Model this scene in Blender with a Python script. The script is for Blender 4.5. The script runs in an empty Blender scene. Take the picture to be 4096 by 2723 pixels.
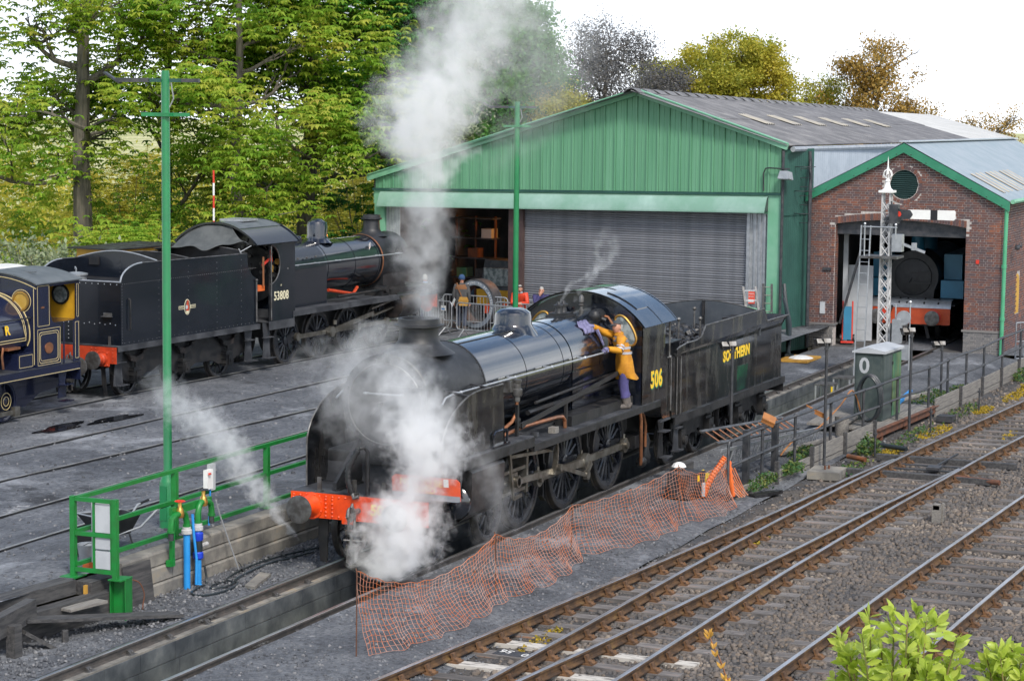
import bpy, bmesh, math, random
import numpy as np
from mathutils import Vector, Matrix
R = math.radians
random.seed(7)
scn = bpy.context.scene
col = scn.collection
# camera, world, sun, exposure
cam_d = bpy.data.cameras.new('camera')
cam = bpy.data.objects.new('camera', cam_d)
col.objects.link(cam)
YAW, PITCH, ROLL = .407, .109, .010
f_ = Vector((math.cos(YAW) * math.cos(PITCH), math.sin(YAW) * math.cos(PITCH), -math.sin(PITCH)))
r0 = Vector((math.sin(YAW), -math.cos(YAW), 0))
u0 = r0.cross(f_)
r_ = r0 * math.cos(ROLL) + u0 * math.sin(ROLL)
u_ = -r0 * math.sin(ROLL) + u0 * math.cos(ROLL)
mw = Matrix((r_, u_, -f_)).transposed().to_4x4()
mw.translation = Vector((-34.104, -16.899, 7.892))
cam.matrix_world = mw
cam_d.sensor_width = 36
cam_d.lens = 81.04
cam_d.clip_end = 6000
scn.camera = cam
SUN_EL, SUN_AZ = R(46), R(-138)          # direction towards the sun: azimuth measured from +X, counterclockwise
world = bpy.data.worlds.new("World")
scn.world = world
world.use_nodes = True
wn, wl = world.node_tree.nodes, world.node_tree.links
wn.clear()
wo = wn.new('ShaderNodeOutputWorld')
bg = wn.new('ShaderNodeBackground')
bg.inputs['Strength'].default_value = 0.12
sky = wn.new('ShaderNodeTexSky')
sky.sky_type = 'NISHITA'
sky.sun_disc = False
sky.sun_elevation = SUN_EL
sky.sun_rotation = R(90) - SUN_AZ
sky.air_density = 1.0
sky.dust_density = 2.0
tc = wn.new('ShaderNodeTexCoord')
mp = wn.new('ShaderNodeMapping')
mp.inputs['Scale'].default_value = (1, 1, 2.2)
nz = wn.new('ShaderNodeTexNoise')
nz.inputs['Scale'].default_value = 2.1
nz.inputs['Detail'].default_value = 6
nz.inputs['Roughness'].default_value = .55
rp = wn.new('ShaderNodeValToRGB')
rp.color_ramp.elements[0].position = .48
rp.color_ramp.elements[0].color = (0, 0, 0, 1)
rp.color_ramp.elements[1].position = .64
rp.color_ramp.elements[1].color = (1, 1, 1, 1)
sep = wn.new('ShaderNodeSeparateXYZ')
hz = wn.new('ShaderNodeMapRange')        # low sky is all cloud, as in the photograph
hz.inputs[1].default_value = .10
hz.inputs[2].default_value = .26
hz.inputs[3].default_value = 1
hz.inputs[4].default_value = 0
mx = wn.new('ShaderNodeMath'); mx.operation = 'MAXIMUM'
mix = wn.new('ShaderNodeMix'); mix.data_type = 'RGBA'
nz2 = wn.new('ShaderNodeTexNoise'); nz2.inputs['Scale'].default_value = 5; nz2.inputs['Detail'].default_value = 5
rp2 = wn.new('ShaderNodeValToRGB')
rp2.color_ramp.elements[0].position = .3
rp2.color_ramp.elements[0].color = (6.6, 7.1, 7.9, 1)
rp2.color_ramp.elements[1].position = .7
rp2.color_ramp.elements[1].color = (9.6, 9.8, 10.0, 1)
wl.new(tc.outputs['Generated'], mp.inputs[0]); wl.new(mp.outputs[0], nz.inputs['Vector']); wl.new(mp.outputs[0], nz2.inputs['Vector'])
wl.new(nz.outputs[0], rp.inputs[0]); wl.new(nz2.outputs[0], rp2.inputs[0])
wl.new(tc.outputs['Generated'], sep.inputs[0]); wl.new(sep.outputs[2], hz.inputs[0])
wl.new(rp.outputs[0], mx.inputs[0]); wl.new(hz.outputs[0], mx.inputs[1])
wl.new(mx.outputs[0], mix.inputs[0]); wl.new(sky.outputs[0], mix.inputs[6]); wl.new(rp2.outputs[0], mix.inputs[7])
wl.new(mix.outputs[2], bg.inputs[0]); wl.new(bg.outputs[0], wo.inputs[0])
sd = bpy.data.lights.new('sun', 'SUN')
sd.energy = 2.1
sd.angle = R(12)
sd.color = (1.0, .95, .88)
sun = bpy.data.objects.new('sun', sd)
col.objects.link(sun)
to_sun = Vector((math.cos(SUN_EL) * math.cos(SUN_AZ), math.cos(SUN_EL) * math.sin(SUN_AZ), math.sin(SUN_EL)))
sun.rotation_euler = to_sun.to_track_quat('Z', 'Y').to_euler()
scn.view_settings.view_transform = 'Standard'
scn.view_settings.look = 'None'
scn.view_settings.exposure = 0.62
scn.view_settings.gamma = 1
scn.view_settings.use_curve_mapping = False
cy = scn.cycles
cy.use_denoising = True
cy.max_bounces = 12
cy.diffuse_bounces = 3
cy.glossy_bounces = 3
cy.transparent_max_bounces = 12
cy.volume_bounces = 8
cy.volume_step_rate = 1.0
cy.use_adaptive_sampling = True
cy.adaptive_threshold = .015
# materials
def nd(nt, typ, **kw):
 n = nt.nodes.new(typ)
 for k, v in kw.items():
  setattr(n, k, v)
 return n
def mat(name, c1, c2=None, rough=.6, metal=0, scale=3, bump=0, bscale=40, coat=0, c3=None, island=0, spec=.5, stretch=None, lo=.4, hi=.6, rough2=None, space='Object', detail=6):
 m = bpy.data.materials.new(name)
 m.use_nodes = True
 nt = m.node_tree
 b = nt.nodes['Principled BSDF']
 b.inputs['Roughness'].default_value = rough
 b.inputs['Metallic'].default_value = metal
 b.inputs['Coat Weight'].default_value = coat
 b.inputs['Coat Roughness'].default_value = .06
 b.inputs['Specular IOR Level'].default_value = spec
 b.inputs['Base Color'].default_value = (*c1, 1)
 t = nd(nt, 'ShaderNodeTexCoord')
 vec = t.outputs[space] if space != 'Position' else nd(nt, 'ShaderNodeNewGeometry').outputs['Position']
 if stretch:
  q = nd(nt, 'ShaderNodeMapping')
  q.inputs['Scale'].default_value = stretch
  nt.links.new(vec, q.inputs[0]); vec = q.outputs[0]
 colr = None
 if c2:
  n = nd(nt, 'ShaderNodeTexNoise')
  n.inputs['Scale'].default_value = scale
  n.inputs['Detail'].default_value = detail
  n.inputs['Roughness'].default_value = .6
  nt.links.new(vec, n.inputs['Vector'])
  r = nd(nt, 'ShaderNodeValToRGB')
  e = r.color_ramp.elements
  e[0].position = lo; e[0].color = (*c1, 1)
  e[1].position = hi; e[1].color = (*c2, 1)
  if c3:
   k = e.new(min(.98, hi + .16)); k.color = (*c3, 1)
  nt.links.new(n.outputs[0], r.inputs[0])
  colr = r.outputs[0]
  if rough2 is not None:
   mr = nd(nt, 'ShaderNodeMapRange')
   mr.inputs[1].default_value = lo; mr.inputs[2].default_value = hi
   mr.inputs[3].default_value = rough; mr.inputs[4].default_value = rough2
   nt.links.new(n.outputs[0], mr.inputs[0]); nt.links.new(mr.outputs[0], b.inputs['Roughness'])
 if island:
  g = nd(nt, 'ShaderNodeNewGeometry')
  oi = nd(nt, 'ShaderNodeObjectInfo')
  ad = nd(nt, 'ShaderNodeMath', operation='ADD'); fr = nd(nt, 'ShaderNodeMath', operation='FRACT')
  nt.links.new(g.outputs['Random Per Island'], ad.inputs[0]); nt.links.new(oi.outputs['Random'], ad.inputs[1]); nt.links.new(ad.outputs[0], fr.inputs[0])
  hs = nd(nt, 'ShaderNodeHueSaturation')
  m1 = nd(nt, 'ShaderNodeMapRange'); m1.inputs[3].default_value = 1 - island; m1.inputs[4].default_value = 1 + island
  nt.links.new(fr.outputs[0], m1.inputs[0]); nt.links.new(m1.outputs[0], hs.inputs['Value'])
  if colr: nt.links.new(colr, hs.inputs['Color'])
  else: hs.inputs['Color'].default_value = (*c1, 1)
  colr = hs.outputs[0]
 if colr: nt.links.new(colr, b.inputs['Base Color'])
 if bump:
  n2 = nd(nt, 'ShaderNodeTexNoise')
  n2.inputs['Scale'].default_value = bscale
  n2.inputs['Detail'].default_value = 5
  nt.links.new(vec, n2.inputs['Vector'])
  bp = nd(nt, 'ShaderNodeBump')
  bp.inputs['Strength'].default_value = bump
  bp.inputs['Distance'].default_value = .02
  nt.links.new(n2.outputs[0], bp.inputs['Height']); nt.links.new(bp.outputs[0], b.inputs['Normal'])
 return m
def ramp_island(name, cols, rough=.8, translucent=0, noise=None):
 """colour picked per loose piece from a list of colours"""
 m = bpy.data.materials.new(name); m.use_nodes = True
 nt = m.node_tree; b = nt.nodes['Principled BSDF']; b.inputs['Roughness'].default_value = rough
 g = nd(nt, 'ShaderNodeNewGeometry'); oi = nd(nt, 'ShaderNodeObjectInfo')
 ad = nd(nt, 'ShaderNodeMath', operation='ADD'); fr = nd(nt, 'ShaderNodeMath', operation='FRACT')
 nt.links.new(g.outputs['Random Per Island'], ad.inputs[0]); nt.links.new(oi.outputs['Random'], ad.inputs[1]); nt.links.new(ad.outputs[0], fr.inputs[0])
 val = fr.outputs[0]
 if noise:
  n = nd(nt, 'ShaderNodeTexNoise'); n.inputs['Scale'].default_value = noise; n.inputs['Detail'].default_value = 3
  nt.links.new(g.outputs['Position'], n.inputs['Vector'])
  mm = nd(nt, 'ShaderNodeMath', operation='MULTIPLY_ADD'); mm.inputs[1].default_value = .45
  m2 = nd(nt, 'ShaderNodeMapRange'); m2.inputs[1].default_value = .3; m2.inputs[2].default_value = .7; m2.inputs[4].default_value = .55
  nt.links.new(n.outputs[0], m2.inputs[0]); nt.links.new(val, mm.inputs[0]); nt.links.new(m2.outputs[0], mm.inputs[2])
  val = mm.outputs[0]
 r = nd(nt, 'ShaderNodeValToRGB')
 e = r.color_ramp.elements
 e[0].color = (*cols[0], 1); e[1].color = (*cols[-1], 1)
 for i, c in enumerate(cols[1:-1]):
  k = e.new((i + 1) / (len(cols) - 1)); k.color = (*c, 1)
 nt.links.new(val, r.inputs[0]); nt.links.new(r.outputs[0], b.inputs['Base Color'])
 if translucent:
  tr = nd(nt, 'ShaderNodeBsdfTranslucent'); ms = nd(nt, 'ShaderNodeMixShader'); ms.inputs[0].default_value = translucent
  nt.links.new(r.outputs[0], tr.inputs[0]); nt.links.new(b.outputs[0], ms.inputs[1]); nt.links.new(tr.outputs[0], ms.inputs[2])
  nt.links.new(ms.outputs[0], nt.nodes['Material Output'].inputs[0])
 return m
def glow(name, c, s):
 m = bpy.data.materials.new(name); m.use_nodes = True
 b = m.node_tree.nodes['Principled BSDF']
 b.inputs['Base Color'].default_value = (*c, 1); b.inputs['Emission Color'].default_value = (*c, 1); b.inputs['Emission Strength'].default_value = s
 return m
M = dict(
 gloss=mat('gloss_black_paint', (.005, .007, .012), (.010, .013, .020), rough=.10, coat=.9, scale=1.2, rough2=.2, bump=.010, bscale=5, spec=.8),
 gloss2=mat('worn_black_paint', (.007, .008, .010), (.028, .025, .022), rough=.12, coat=.6, scale=1.6, rough2=.45, stretch=(1.6, 1, .45), lo=.47, hi=.66, bump=.02, bscale=4),
 navy=mat('satin_dark_paint', (.004, .007, .013), (.008, .011, .018), rough=.26, coat=.3, scale=2),
 tankblue=mat('dark_blue_paint', (.008, .012, .035), (.010, .014, .040), rough=.2, coat=.4, scale=2),
 sooty=mat('sooty_black', (.010, .011, .013), (.024, .025, .028), rough=.5, scale=4, bump=.05, bscale=30),
 frame=mat('oily_frame_black', (.007, .008, .010), (.020, .019, .019), rough=.38, scale=3, rough2=.7),
 plate=mat('trodden_plate', (.022, .024, .029), (.06, .064, .072), rough=.55, scale=2.2, rough2=.8, bump=.04, bscale=25),
 cylblk=mat('stained_cylinder_black', (.012, .012, .013), (.045, .033, .028), rough=.3, scale=3, rough2=.6, lo=.45, hi=.7),
 steel=mat('bright_rod_steel', (.30, .29, .26), (.17, .155, .13), rough=.36, metal=.85, scale=4),
 dullsteel=mat('dull_steel', (.16, .16, .16), (.08, .075, .07), rough=.5, metal=.6, scale=5),
 wheel=mat('wheel_black', (.016, .019, .026), (.035, .037, .042), rough=.22, scale=4, rough2=.5),
 tyre=mat('worn_tyre_steel', (.035, .036, .04), (.06, .055, .05), rough=.4, metal=.4, scale=6),
 redbeam=mat('vermilion_paint', (.80, .075, .008), (.66, .055, .008), rough=.35, scale=5, coat=.2),
 dullred=mat('dull_red_paint', (.52, .055, .015), (.38, .04, .012), rough=.5, scale=6),
 brass=mat('brass', (.60, .36, .09), (.45, .25, .06), rough=.3, metal=.75, scale=5),
 copper=mat('copper_pipe', (.42, .17, .08), (.24, .12, .07), rough=.4, metal=.7, scale=4),
 yellow=mat('yellow_lettering', (.85, .55, .02), rough=.5),
 greenletter=mat('green_lettering_shade', (.02, .25, .09), rough=.5),
 cream=mat('cream_lettering', (.72, .66, .45), rough=.5),
 lining=mat('cream_lining', (.62, .50, .24), rough=.45),
 ochre=mat('ochre_cab_paint', (.62, .34, .02), (.52, .28, .02), rough=.5, scale=3),
 roofgrey=mat('grey_cab_roof', (.09, .105, .115), (.12, .135, .145), rough=.55, scale=3),
 glass=mat('dusty_glass', (.12, .15, .16), (.32, .36, .36), rough=.12, scale=7, rough2=.4),
 tarp=mat('grey_tarpaulin', (.055, .062, .063), (.09, .097, .097), rough=.75, scale=2, bump=.1, bscale=8),
 coal=mat('coal_black', (.012, .012, .013), (.03, .03, .032), rough=.4, scale=9, bump=.3, bscale=30),
 poleg=mat('green_pole_paint', (.011, .20, .065), (.014, .17, .062), rough=.38, scale=3, coat=.15),
 frameg=mat('green_rail_paint', (.010, .20, .035), (.015, .16, .03), rough=.4, scale=6),
 shedg=mat('green_cladding', (.095, .265, .150), (.125, .315, .185), rough=.5, scale=1.3, stretch=(1, 3, .14), island=.06, c3=(.155, .345, .22), lo=.36, hi=.58),
 shedgt=mat('pale_green_trim', (.155, .39, .245), (.20, .43, .29), rough=.5, scale=1.3),
 shedgd=mat('green_canopy', (.19, .35, .265), (.26, .41, .345), rough=.45, scale=1.0, c3=(.34, .50, .44)),
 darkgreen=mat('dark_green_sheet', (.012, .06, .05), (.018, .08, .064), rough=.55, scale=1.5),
 bargeg=mat('green_barge_board', (.025, .19, .105), (.035, .22, .125), rough=.5, scale=2),
 slat=mat('galvanised_slat', (.19, .195, .21), (.24, .245, .26), rough=.42, metal=.35, scale=1.6, stretch=(1, 1.6, .2), island=.14, c3=(.15, .125, .11), lo=.38, hi=.6),
 galv=mat('galvanised_steel', (.42, .44, .46), (.33, .35, .37), rough=.4, metal=.5, scale=6),
 whitegalv=mat('pale_sheeting', (.42, .47, .52), (.36, .41, .46), rough=.55, scale=2),
 asb=mat('weathered_roof_sheet', (.135, .137, .145), (.20, .20, .207), rough=.95, scale=1.4, c3=(.28, .275, .265), bump=.15, bscale=20),
 asbw=mat('pale_roof_sheet', (.60, .60, .58), (.52, .52, .50), rough=.9, scale=1.5),
 metroof=mat('blue_grey_roof', (.26, .32, .36), (.31, .36, .40), rough=.5, scale=1.5),
 rooflight=mat('yellowed_rooflight', (.44, .40, .31), (.34, .32, .29), rough=.7, scale=3),
 mortar=mat('mortar', (.50, .46, .43), (.38, .35, .33), rough=.95, scale=8),
 brick=ramp_island('mixed_brick', [(.065, .043, .047), (.105, .058, .056), (.085, .060, .064), (.17, .068, .046), (.10, .068, .072), (.27, .095, .048), (.125, .074, .072)], rough=.9, noise=.55),
 engbrick=ramp_island('blue_brick', [(.12, .12, .125), (.20, .19, .18), (.16, .155, .155)], rough=.85),
 concrete=mat('stained_concrete', (.13, .125, .115), (.25, .235, .205), rough=.9, scale=2.2, c3=(.33, .26, .17), bump=.15, bscale=25),
 pitwall=mat('oily_pit_wall', (.035, .042, .055), (.085, .095, .11), rough=.75, scale=2.0, c3=(.16, .17, .18), bump=.12, bscale=14),
 wood=mat('weathered_wood', (.16, .15, .14), (.24, .225, .20), rough=.9, scale=5, stretch=(.5, 6, 6), bump=.2, bscale=20),
 darkwood=mat('dark_wood', (.035, .035, .037), (.075, .073, .072), rough=.8, scale=4, stretch=(.5, 5, 5), bump=.15, bscale=20),
 sleeper=mat('sleeper_wood', (.085, .078, .075), (.17, .155, .145), rough=.95, scale=3.5, c3=(.26, .12, .06), stretch=(4, .5, 3), island=.35, bump=.35, bscale=14),
 paleslp=mat('painted_sleeper', (.52, .49, .44), (.18, .165, .15), rough=.9, scale=6, stretch=(3, .7, 3), lo=.5, hi=.62),
 railside=mat('rusty_rail', (.055, .032, .018), (.12, .065, .028), rough=.75, scale=5, c3=(.17, .11, .035)),
 railtop=mat('polished_railhead', (.46, .46, .48), (.32, .30, .28), rough=.30, metal=.75, scale=3, stretch=(.4, 5, 1)),
 chair=mat('rusty_chair', (.075, .042, .024), (.17, .085, .035), rough=.85, scale=9, island=.2),
 darkiron=mat('dark_grey_tube', (.035, .04, .047), (.07, .07, .075), rough=.5, metal=.3, scale=6),
 rust=mat('rusty_steel', (.16, .06, .03), (.09, .045, .03), rough=.85, scale=4, bump=.1),
 cabgrey=mat('grey_green_cabinet', (.042, .062, .062), (.07, .09, .085), rough=.6, scale=3),
 cabgreen=mat('faded_green_cabinet', (.05, .17, .09), (.12, .17, .07), rough=.6, scale=3, stretch=(1, 1, .3)),
 white=mat('white_enamel', (.80, .80, .78), (.72, .72, .70), rough=.35, scale=3),
 whitepaint=mat('weathered_white_paint', (.46, .46, .46), (.27, .26, .25), rough=.6, scale=9, lo=.5, hi=.75),
 blackpaint=mat('plain_black', (.012, .012, .014), rough=.45),
 greyplastic=mat('grey_plastic', (.22, .23, .24), rough=.5),
 palepanel=mat('pale_grey_panel', (.46, .48, .50), (.40, .42, .44), rough=.6, scale=3),
 bluepipe=mat('blue_water_pipe', (.02, .24, .62), (.03, .28, .66), rough=.35, scale=3),
 bluefit=mat('blue_fitting', (.015, .05, .50), rough=.35),
 orange=mat('orange_plastic', (.80, .17, .035), (.62, .12, .03), rough=.5, scale=5),
 net=mat('orange_net', (.70, .19, .045), (.58, .32, .24), rough=.6, scale=3),
 yellowp=mat('yellow_plastic', (.75, .52, .01), rough=.4),
 redp=mat('red_paint', (.62, .04, .02), rough=.4),
 hose=mat('black_hose', (.02, .028, .032), rough=.4),
 skin=mat('skin', (.52, .27, .18), (.46, .22, .15), rough=.5, scale=10),
 hivis=mat('orange_yellow_coat', (.60, .27, .012), (.42, .17, .010), rough=.7, scale=5, bump=.25, bscale=9),
 reflect=mat('grey_reflective_band', (.42, .42, .46), rough=.4),
 greycloth=mat('grey_cloth', (.16, .16, .18), (.13, .13, .15), rough=.85, scale=8),
 purple=mat('blue_violet_cloth', (.085, .075, .22), (.06, .055, .16), rough=.85, scale=7, bump=.25, bscale=10),
 glove=mat('lilac_glove', (.21, .20, .34), (.11, .105, .20), rough=.8, scale=14),
 boot=mat('scuffed_boot', (.14, .12, .105), (.085, .075, .07), rough=.7, scale=9),
 capgrey=mat('dark_grey_cap', (.05, .058, .065), rough=.8),
 greyhair=mat('grey_hair', (.42, .41, .39), (.30, .29, .27), rough=.8, scale=20),
 redcoat=mat('red_orange_coat', (.66, .06, .02), (.55, .05, .02), rough=.6, scale=5, bump=.15, bscale=9),
 navycoat=mat('navy_coat', (.045, .04, .13), (.035, .03, .10), rough=.8, scale=6),
 bluecoat=mat('pale_blue_coat', (.16, .26, .42), rough=.8),
 jeans=mat('dark_jeans', (.03, .04, .065), (.05, .06, .09), rough=.85, scale=9),
 browncloth=mat('brown_yoke', (.17, .075, .03), rough=.9),
 darkcoat=mat('charcoal_coat', (.055, .055, .058), (.08, .08, .08), rough=.9, scale=12),
 tan=mat('tan_leather', (.52, .29, .05), (.42, .22, .04), rough=.55, scale=5),
 beanie=mat('blue_knit', (.03, .07, .16), rough=.95),
 bark=mat('bark', (.075, .065, .052), (.15, .13, .105), rough=.95, scale=3, stretch=(3, 3, .6), bump=.5, bscale=9),
 barkmoss=mat('mossy_bark', (.07, .065, .055), (.17, .15, .12), rough=.95, scale=2, stretch=(3, 3, .5), c3=(.19, .15, .06), bump=.6, bscale=8),
 leafg=ramp_island('chestnut_leaves', [(.09, .24, .03), (.18, .37, .04), (.29, .48, .055), (.42, .55, .07), (.54, .57, .09), (.55, .46, .10)], rough=.5, translucent=.52, noise=.3),
 leafdk=ramp_island('dark_green_leaves', [(.04, .16, .03), (.08, .27, .04), (.17, .36, .05)], rough=.55, translucent=.5, noise=.4),  # deeper green leaf colours, used for whole trees and bushes
 leafy=ramp_island('yellow_green_leaves', [(.16, .22, .035), (.34, .36, .04), (.46, .40, .04), (.56, .44, .05)], rough=.6, translucent=.42, noise=.25),
 leafo=ramp_island('ochre_leaves', [(.20, .17, .05), (.42, .26, .05), (.50, .32, .08)], rough=.6, translucent=.4),
 leafgr=ramp_island('grey_twiggy_leaves', [(.09, .095, .105), (.14, .14, .145), (.18, .165, .14)], rough=.8, translucent=.3),
 leafsage=ramp_island('sage_leaves', [(.18, .24, .12), (.27, .33, .18), (.34, .38, .26)], rough=.8, translucent=.25),
 leafbright=ramp_island('fresh_leaves', [(.30, .42, .04), (.44, .55, .07), (.56, .64, .13), (.36, .48, .08)], rough=.35, translucent=.45),
 weed=ramp_island('weed_leaves', [(.03, .10, .03), (.06, .13, .03), (.16, .17, .03)], rough=.7, translucent=.2),
 moss=ramp_island('yellow_stonecrop', [(.26, .18, .01), (.42, .28, .015), (.20, .17, .02)], rough=.9),
 ballast=ramp_island('ballast_stone', [(.045, .046, .052), (.075, .073, .075), (.115, .105, .098), (.085, .078, .074), (.17, .135, .105), (.125, .112, .104), (.29, .24, .19), (.20, .165, .13)], rough=.9, noise=.42),
 cinder=ramp_island('cinder_stone', [(.05, .053, .06), (.085, .09, .10), (.12, .125, .135), (.22, .22, .225)], rough=.9),
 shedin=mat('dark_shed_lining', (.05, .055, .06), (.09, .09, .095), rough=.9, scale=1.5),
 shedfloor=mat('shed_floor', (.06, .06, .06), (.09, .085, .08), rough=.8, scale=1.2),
 lampface=mat('lamp_glass', (.5, .52, .52), rough=.15),
 signred=mat('sign_red', (.75, .10, .06), rough=.5),
 stopred=mat('warning_board_red', (.70, .09, .02), (.62, .08, .03), rough=.4, scale=6),
 skyblue=mat('pale_blue_paint', (.035, .20, .33), (.03, .17, .28), rough=.4, scale=2),
 clear=mat('pale_board_edge', (.25, .27, .30), rough=.3),
)
# mesh builder
class MB:
 def __init__(s):
  s.v = []; s.f = []
 def add(s, vs, fs):
  o = len(s.v)
  s.v.extend([tuple(p) for p in vs]); s.f.extend([tuple(i + o for i in f) for f in fs])
  return s
 def box(s, x0, x1, y0, y1, z0, z1):
  return s.add([(x0, y0, z0), (x1, y0, z0), (x1, y1, z0), (x0, y1, z0), (x0, y0, z1), (x1, y0, z1), (x1, y1, z1), (x0, y1, z1)],
                     [(0, 3, 2, 1), (4, 5, 6, 7), (0, 1, 5, 4), (1, 2, 6, 5), (2, 3, 7, 6), (3, 0, 4, 7)])
 def bar(s, a, b, w, h, up=(0, 0, 1)):
  """rectangular bar from a to b, width w across, height h along up"""
  a, b = Vector(a), Vector(b); d = (b - a).normalized(); up = Vector(up)
  sd = d.cross(up)
  if sd.length < 1e-4: sd = d.cross(Vector((0, 1, 0)))
  sd.normalize(); u = sd.cross(d)
  vs = []
  for p in (a, b):
   for i, j in ((-1, -1), (1, -1), (1, 1), (-1, 1)):
    vs.append(p + sd * (w / 2 * i) + u * (h / 2 * j))
  return s.add(vs, [(0, 1, 2, 3), (7, 6, 5, 4), (0, 4, 5, 1), (1, 5, 6, 2), (2, 6, 7, 3), (3, 7, 4, 0)])
 def tube(s, pts, r, n=8, caps=True):
  pts = [Vector(p) for p in pts]
  rs = r if isinstance(r, (list, tuple)) else [r] * len(pts)
  vs = []; ref = None
  for i, p in enumerate(pts):
   t = (pts[min(i + 1, len(pts) - 1)] - pts[max(i - 1, 0)]).normalized()
   if ref is None:
    ref = t.cross(Vector((0, 0, 1)))
    if ref.length < .05: ref = t.cross(Vector((0, 1, 0)))
   ref = (ref - t * ref.dot(t)).normalized(); q = t.cross(ref)
   for k in range(n):
    a = 2 * math.pi * k / n
    vs.append(p + ref * (math.cos(a) * rs[i]) + q * (math.sin(a) * rs[i]))
  fs = []
  for i in range(len(pts) - 1):
   for k in range(n):
    k2 = (k + 1) % n
    fs.append((i * n + k, i * n + k2, (i + 1) * n + k2, (i + 1) * n + k))
  if caps:
   fs.append(tuple(range(n - 1, -1, -1))); fs.append(tuple((len(pts) - 1) * n + k for k in range(n)))
  return s.add(vs, fs)
 def lathe(s, prof, o=(0, 0, 0), axis='z', n=24, arc=None, close=True):
  """prof: (radius, height) pairs turned round an axis through o"""
  vs = []; a0, a1 = arc or (0, 2 * math.pi)
  m = n if arc is None else n + 1
  for (r, h) in prof:
   for k in range(m):
    a = a0 + (a1 - a0) * k / n
    c, sn = r * math.cos(a), r * math.sin(a)
    p = {'z': (c, sn, h), 'x': (h, c, sn), 'y': (c, h, sn)}[axis]
    vs.append((p[0] + o[0], p[1] + o[1], p[2] + o[2]))
  fs = []
  for i in range(len(prof) - 1):
   for k in range(n):
    k2 = (k + 1) % m
    fs.append((i * m + k, i * m + k2, (i + 1) * m + k2, (i + 1) * m + k))
  if arc is None and close and tuple(prof[0]) != tuple(prof[-1]):
   if prof[0][0] > 1e-4: fs.append(tuple(range(m - 1, -1, -1)))
   if prof[-1][0] > 1e-4: fs.append(tuple((len(prof) - 1) * m + k for k in range(m)))
  return s.add(vs, fs)
 def prism(s, poly, a, b, plane='xz'):
  """polygon in a plane pushed from a to b along the third axis"""
  def pt(p, t):
   return {'xz': (p[0], t, p[1]), 'yz': (t, p[0], p[1]), 'xy': (p[0], p[1], t)}[plane]
  n = len(poly)
  vs = [pt(p, a) for p in poly] + [pt(p, b) for p in poly]
  fs = [tuple(range(n - 1, -1, -1)), tuple(range(n, 2 * n))] + [(i, (i + 1) % n, n + (i + 1) % n, n + i) for i in range(n)]
  return s.add(vs, fs)
 def ball(s, c, r, n=10, sq=(1, 1, 1)):
  vs = []; fs = []
  m = max(4, n // 2)
  for i in range(m + 1):
   t = math.pi * i / m
   for k in range(n):
    a = 2 * math.pi * k / n
    vs.append((c[0] + r * sq[0] * math.sin(t) * math.cos(a), c[1] + r * sq[1] * math.sin(t) * math.sin(a), c[2] + r * sq[2] * math.cos(t)))
  for i in range(m):
   for k in range(n):
    k2 = (k + 1) % n
    fs.append((i * n + k, (i + 1) * n + k, (i + 1) * n + k2, i * n + k2))
  return s.add(vs, fs)
 def loft(s, rings, n=14, caps=True):
  """rings: (centre, rx, ry, rotz) ellipses, horizontal, joined upwards"""
  vs = []
  for c, rx, ry, rz in rings:
   for k in range(n):
    a = 2 * math.pi * k / n
    x, y = rx * math.cos(a), ry * math.sin(a)
    vs.append((c[0] + x * math.cos(rz) - y * math.sin(rz), c[1] + x * math.sin(rz) + y * math.cos(rz), c[2]))
  fs = [(i * n + k, i * n + (k + 1) % n, (i + 1) * n + (k + 1) % n, (i + 1) * n + k) for i in range(len(rings) - 1) for k in range(n)]
  if caps: fs += [tuple(range(n - 1, -1, -1)), tuple((len(rings) - 1) * n + k for k in range(n))]
  return s.add(vs, fs)
 def strip(s, pa, pb, t=.01):
  """thin solid sheet between two polylines"""
  n = len(pa); pa = [Vector(p) for p in pa]; pb = [Vector(p) for p in pb]
  vs = []
  nor = []
  for i in range(n):
   d = pa[min(i + 1, n - 1)] - pa[max(i - 1, 0)]
   q = d.cross(pb[i] - pa[i]); nor.append(q.normalized() if q.length > 1e-9 else Vector((0, 0, 1)))
  for sgn in (.5, -.5):
   for i in range(n): vs += [pa[i] + nor[i] * (t * sgn), pb[i] + nor[i] * (t * sgn)]
  fs = []; o = 2 * n
  for i in range(n - 1):
   a, b, c, d = 2 * i, 2 * i + 1, 2 * i + 3, 2 * i + 2
   fs += [(a, b, c, d), (o + d, o + c, o + b, o + a), (a, d, o + d, o + a), (b, o + b, o + c, c)]
  fs += [(0, o, o + 1, 1), (2 * n - 2, 2 * n - 1, o + 2 * n - 1, o + 2 * n - 2)]
  return s.add(vs, fs)
 def moved(s, mx):
  s.v = [tuple(mx @ Vector(p)) for p in s.v]; return s
 def mesh(s, name, smooth=True, ang=35):
  me = bpy.data.meshes.new(name)
  me.from_pydata(s.v, [], s.f)
  me.validate()
  if smooth:
   me.shade_smooth(); me.set_sharp_from_angle(angle=R(ang))
  return me
 def obj(s, name, m, parent=None, smooth=True, ang=35, loc=None):
  me = s.mesh(name, smooth, ang)
  if m is not None: me.materials.append(M[m] if isinstance(m, str) else m)
  o = link(name, me, parent, loc)
  if name in ('rivets', 'bolts', 'lattice'): o['kind'] = 'stuff'
  return o
def link(name, data, parent=None, loc=None, rot=None):
 o = bpy.data.objects.new(name, data); col.objects.link(o)
 if parent: o.parent = parent
 if loc is not None: o.location = loc
 if rot is not None: o.rotation_euler = rot
 return o
def tag(o, label=None, cat=None, group=None, kind=None):
 if label: o['label'] = label
 if cat: o['category'] = cat
 if group: o['group'] = group
 if kind: o['kind'] = kind
 return o
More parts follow.
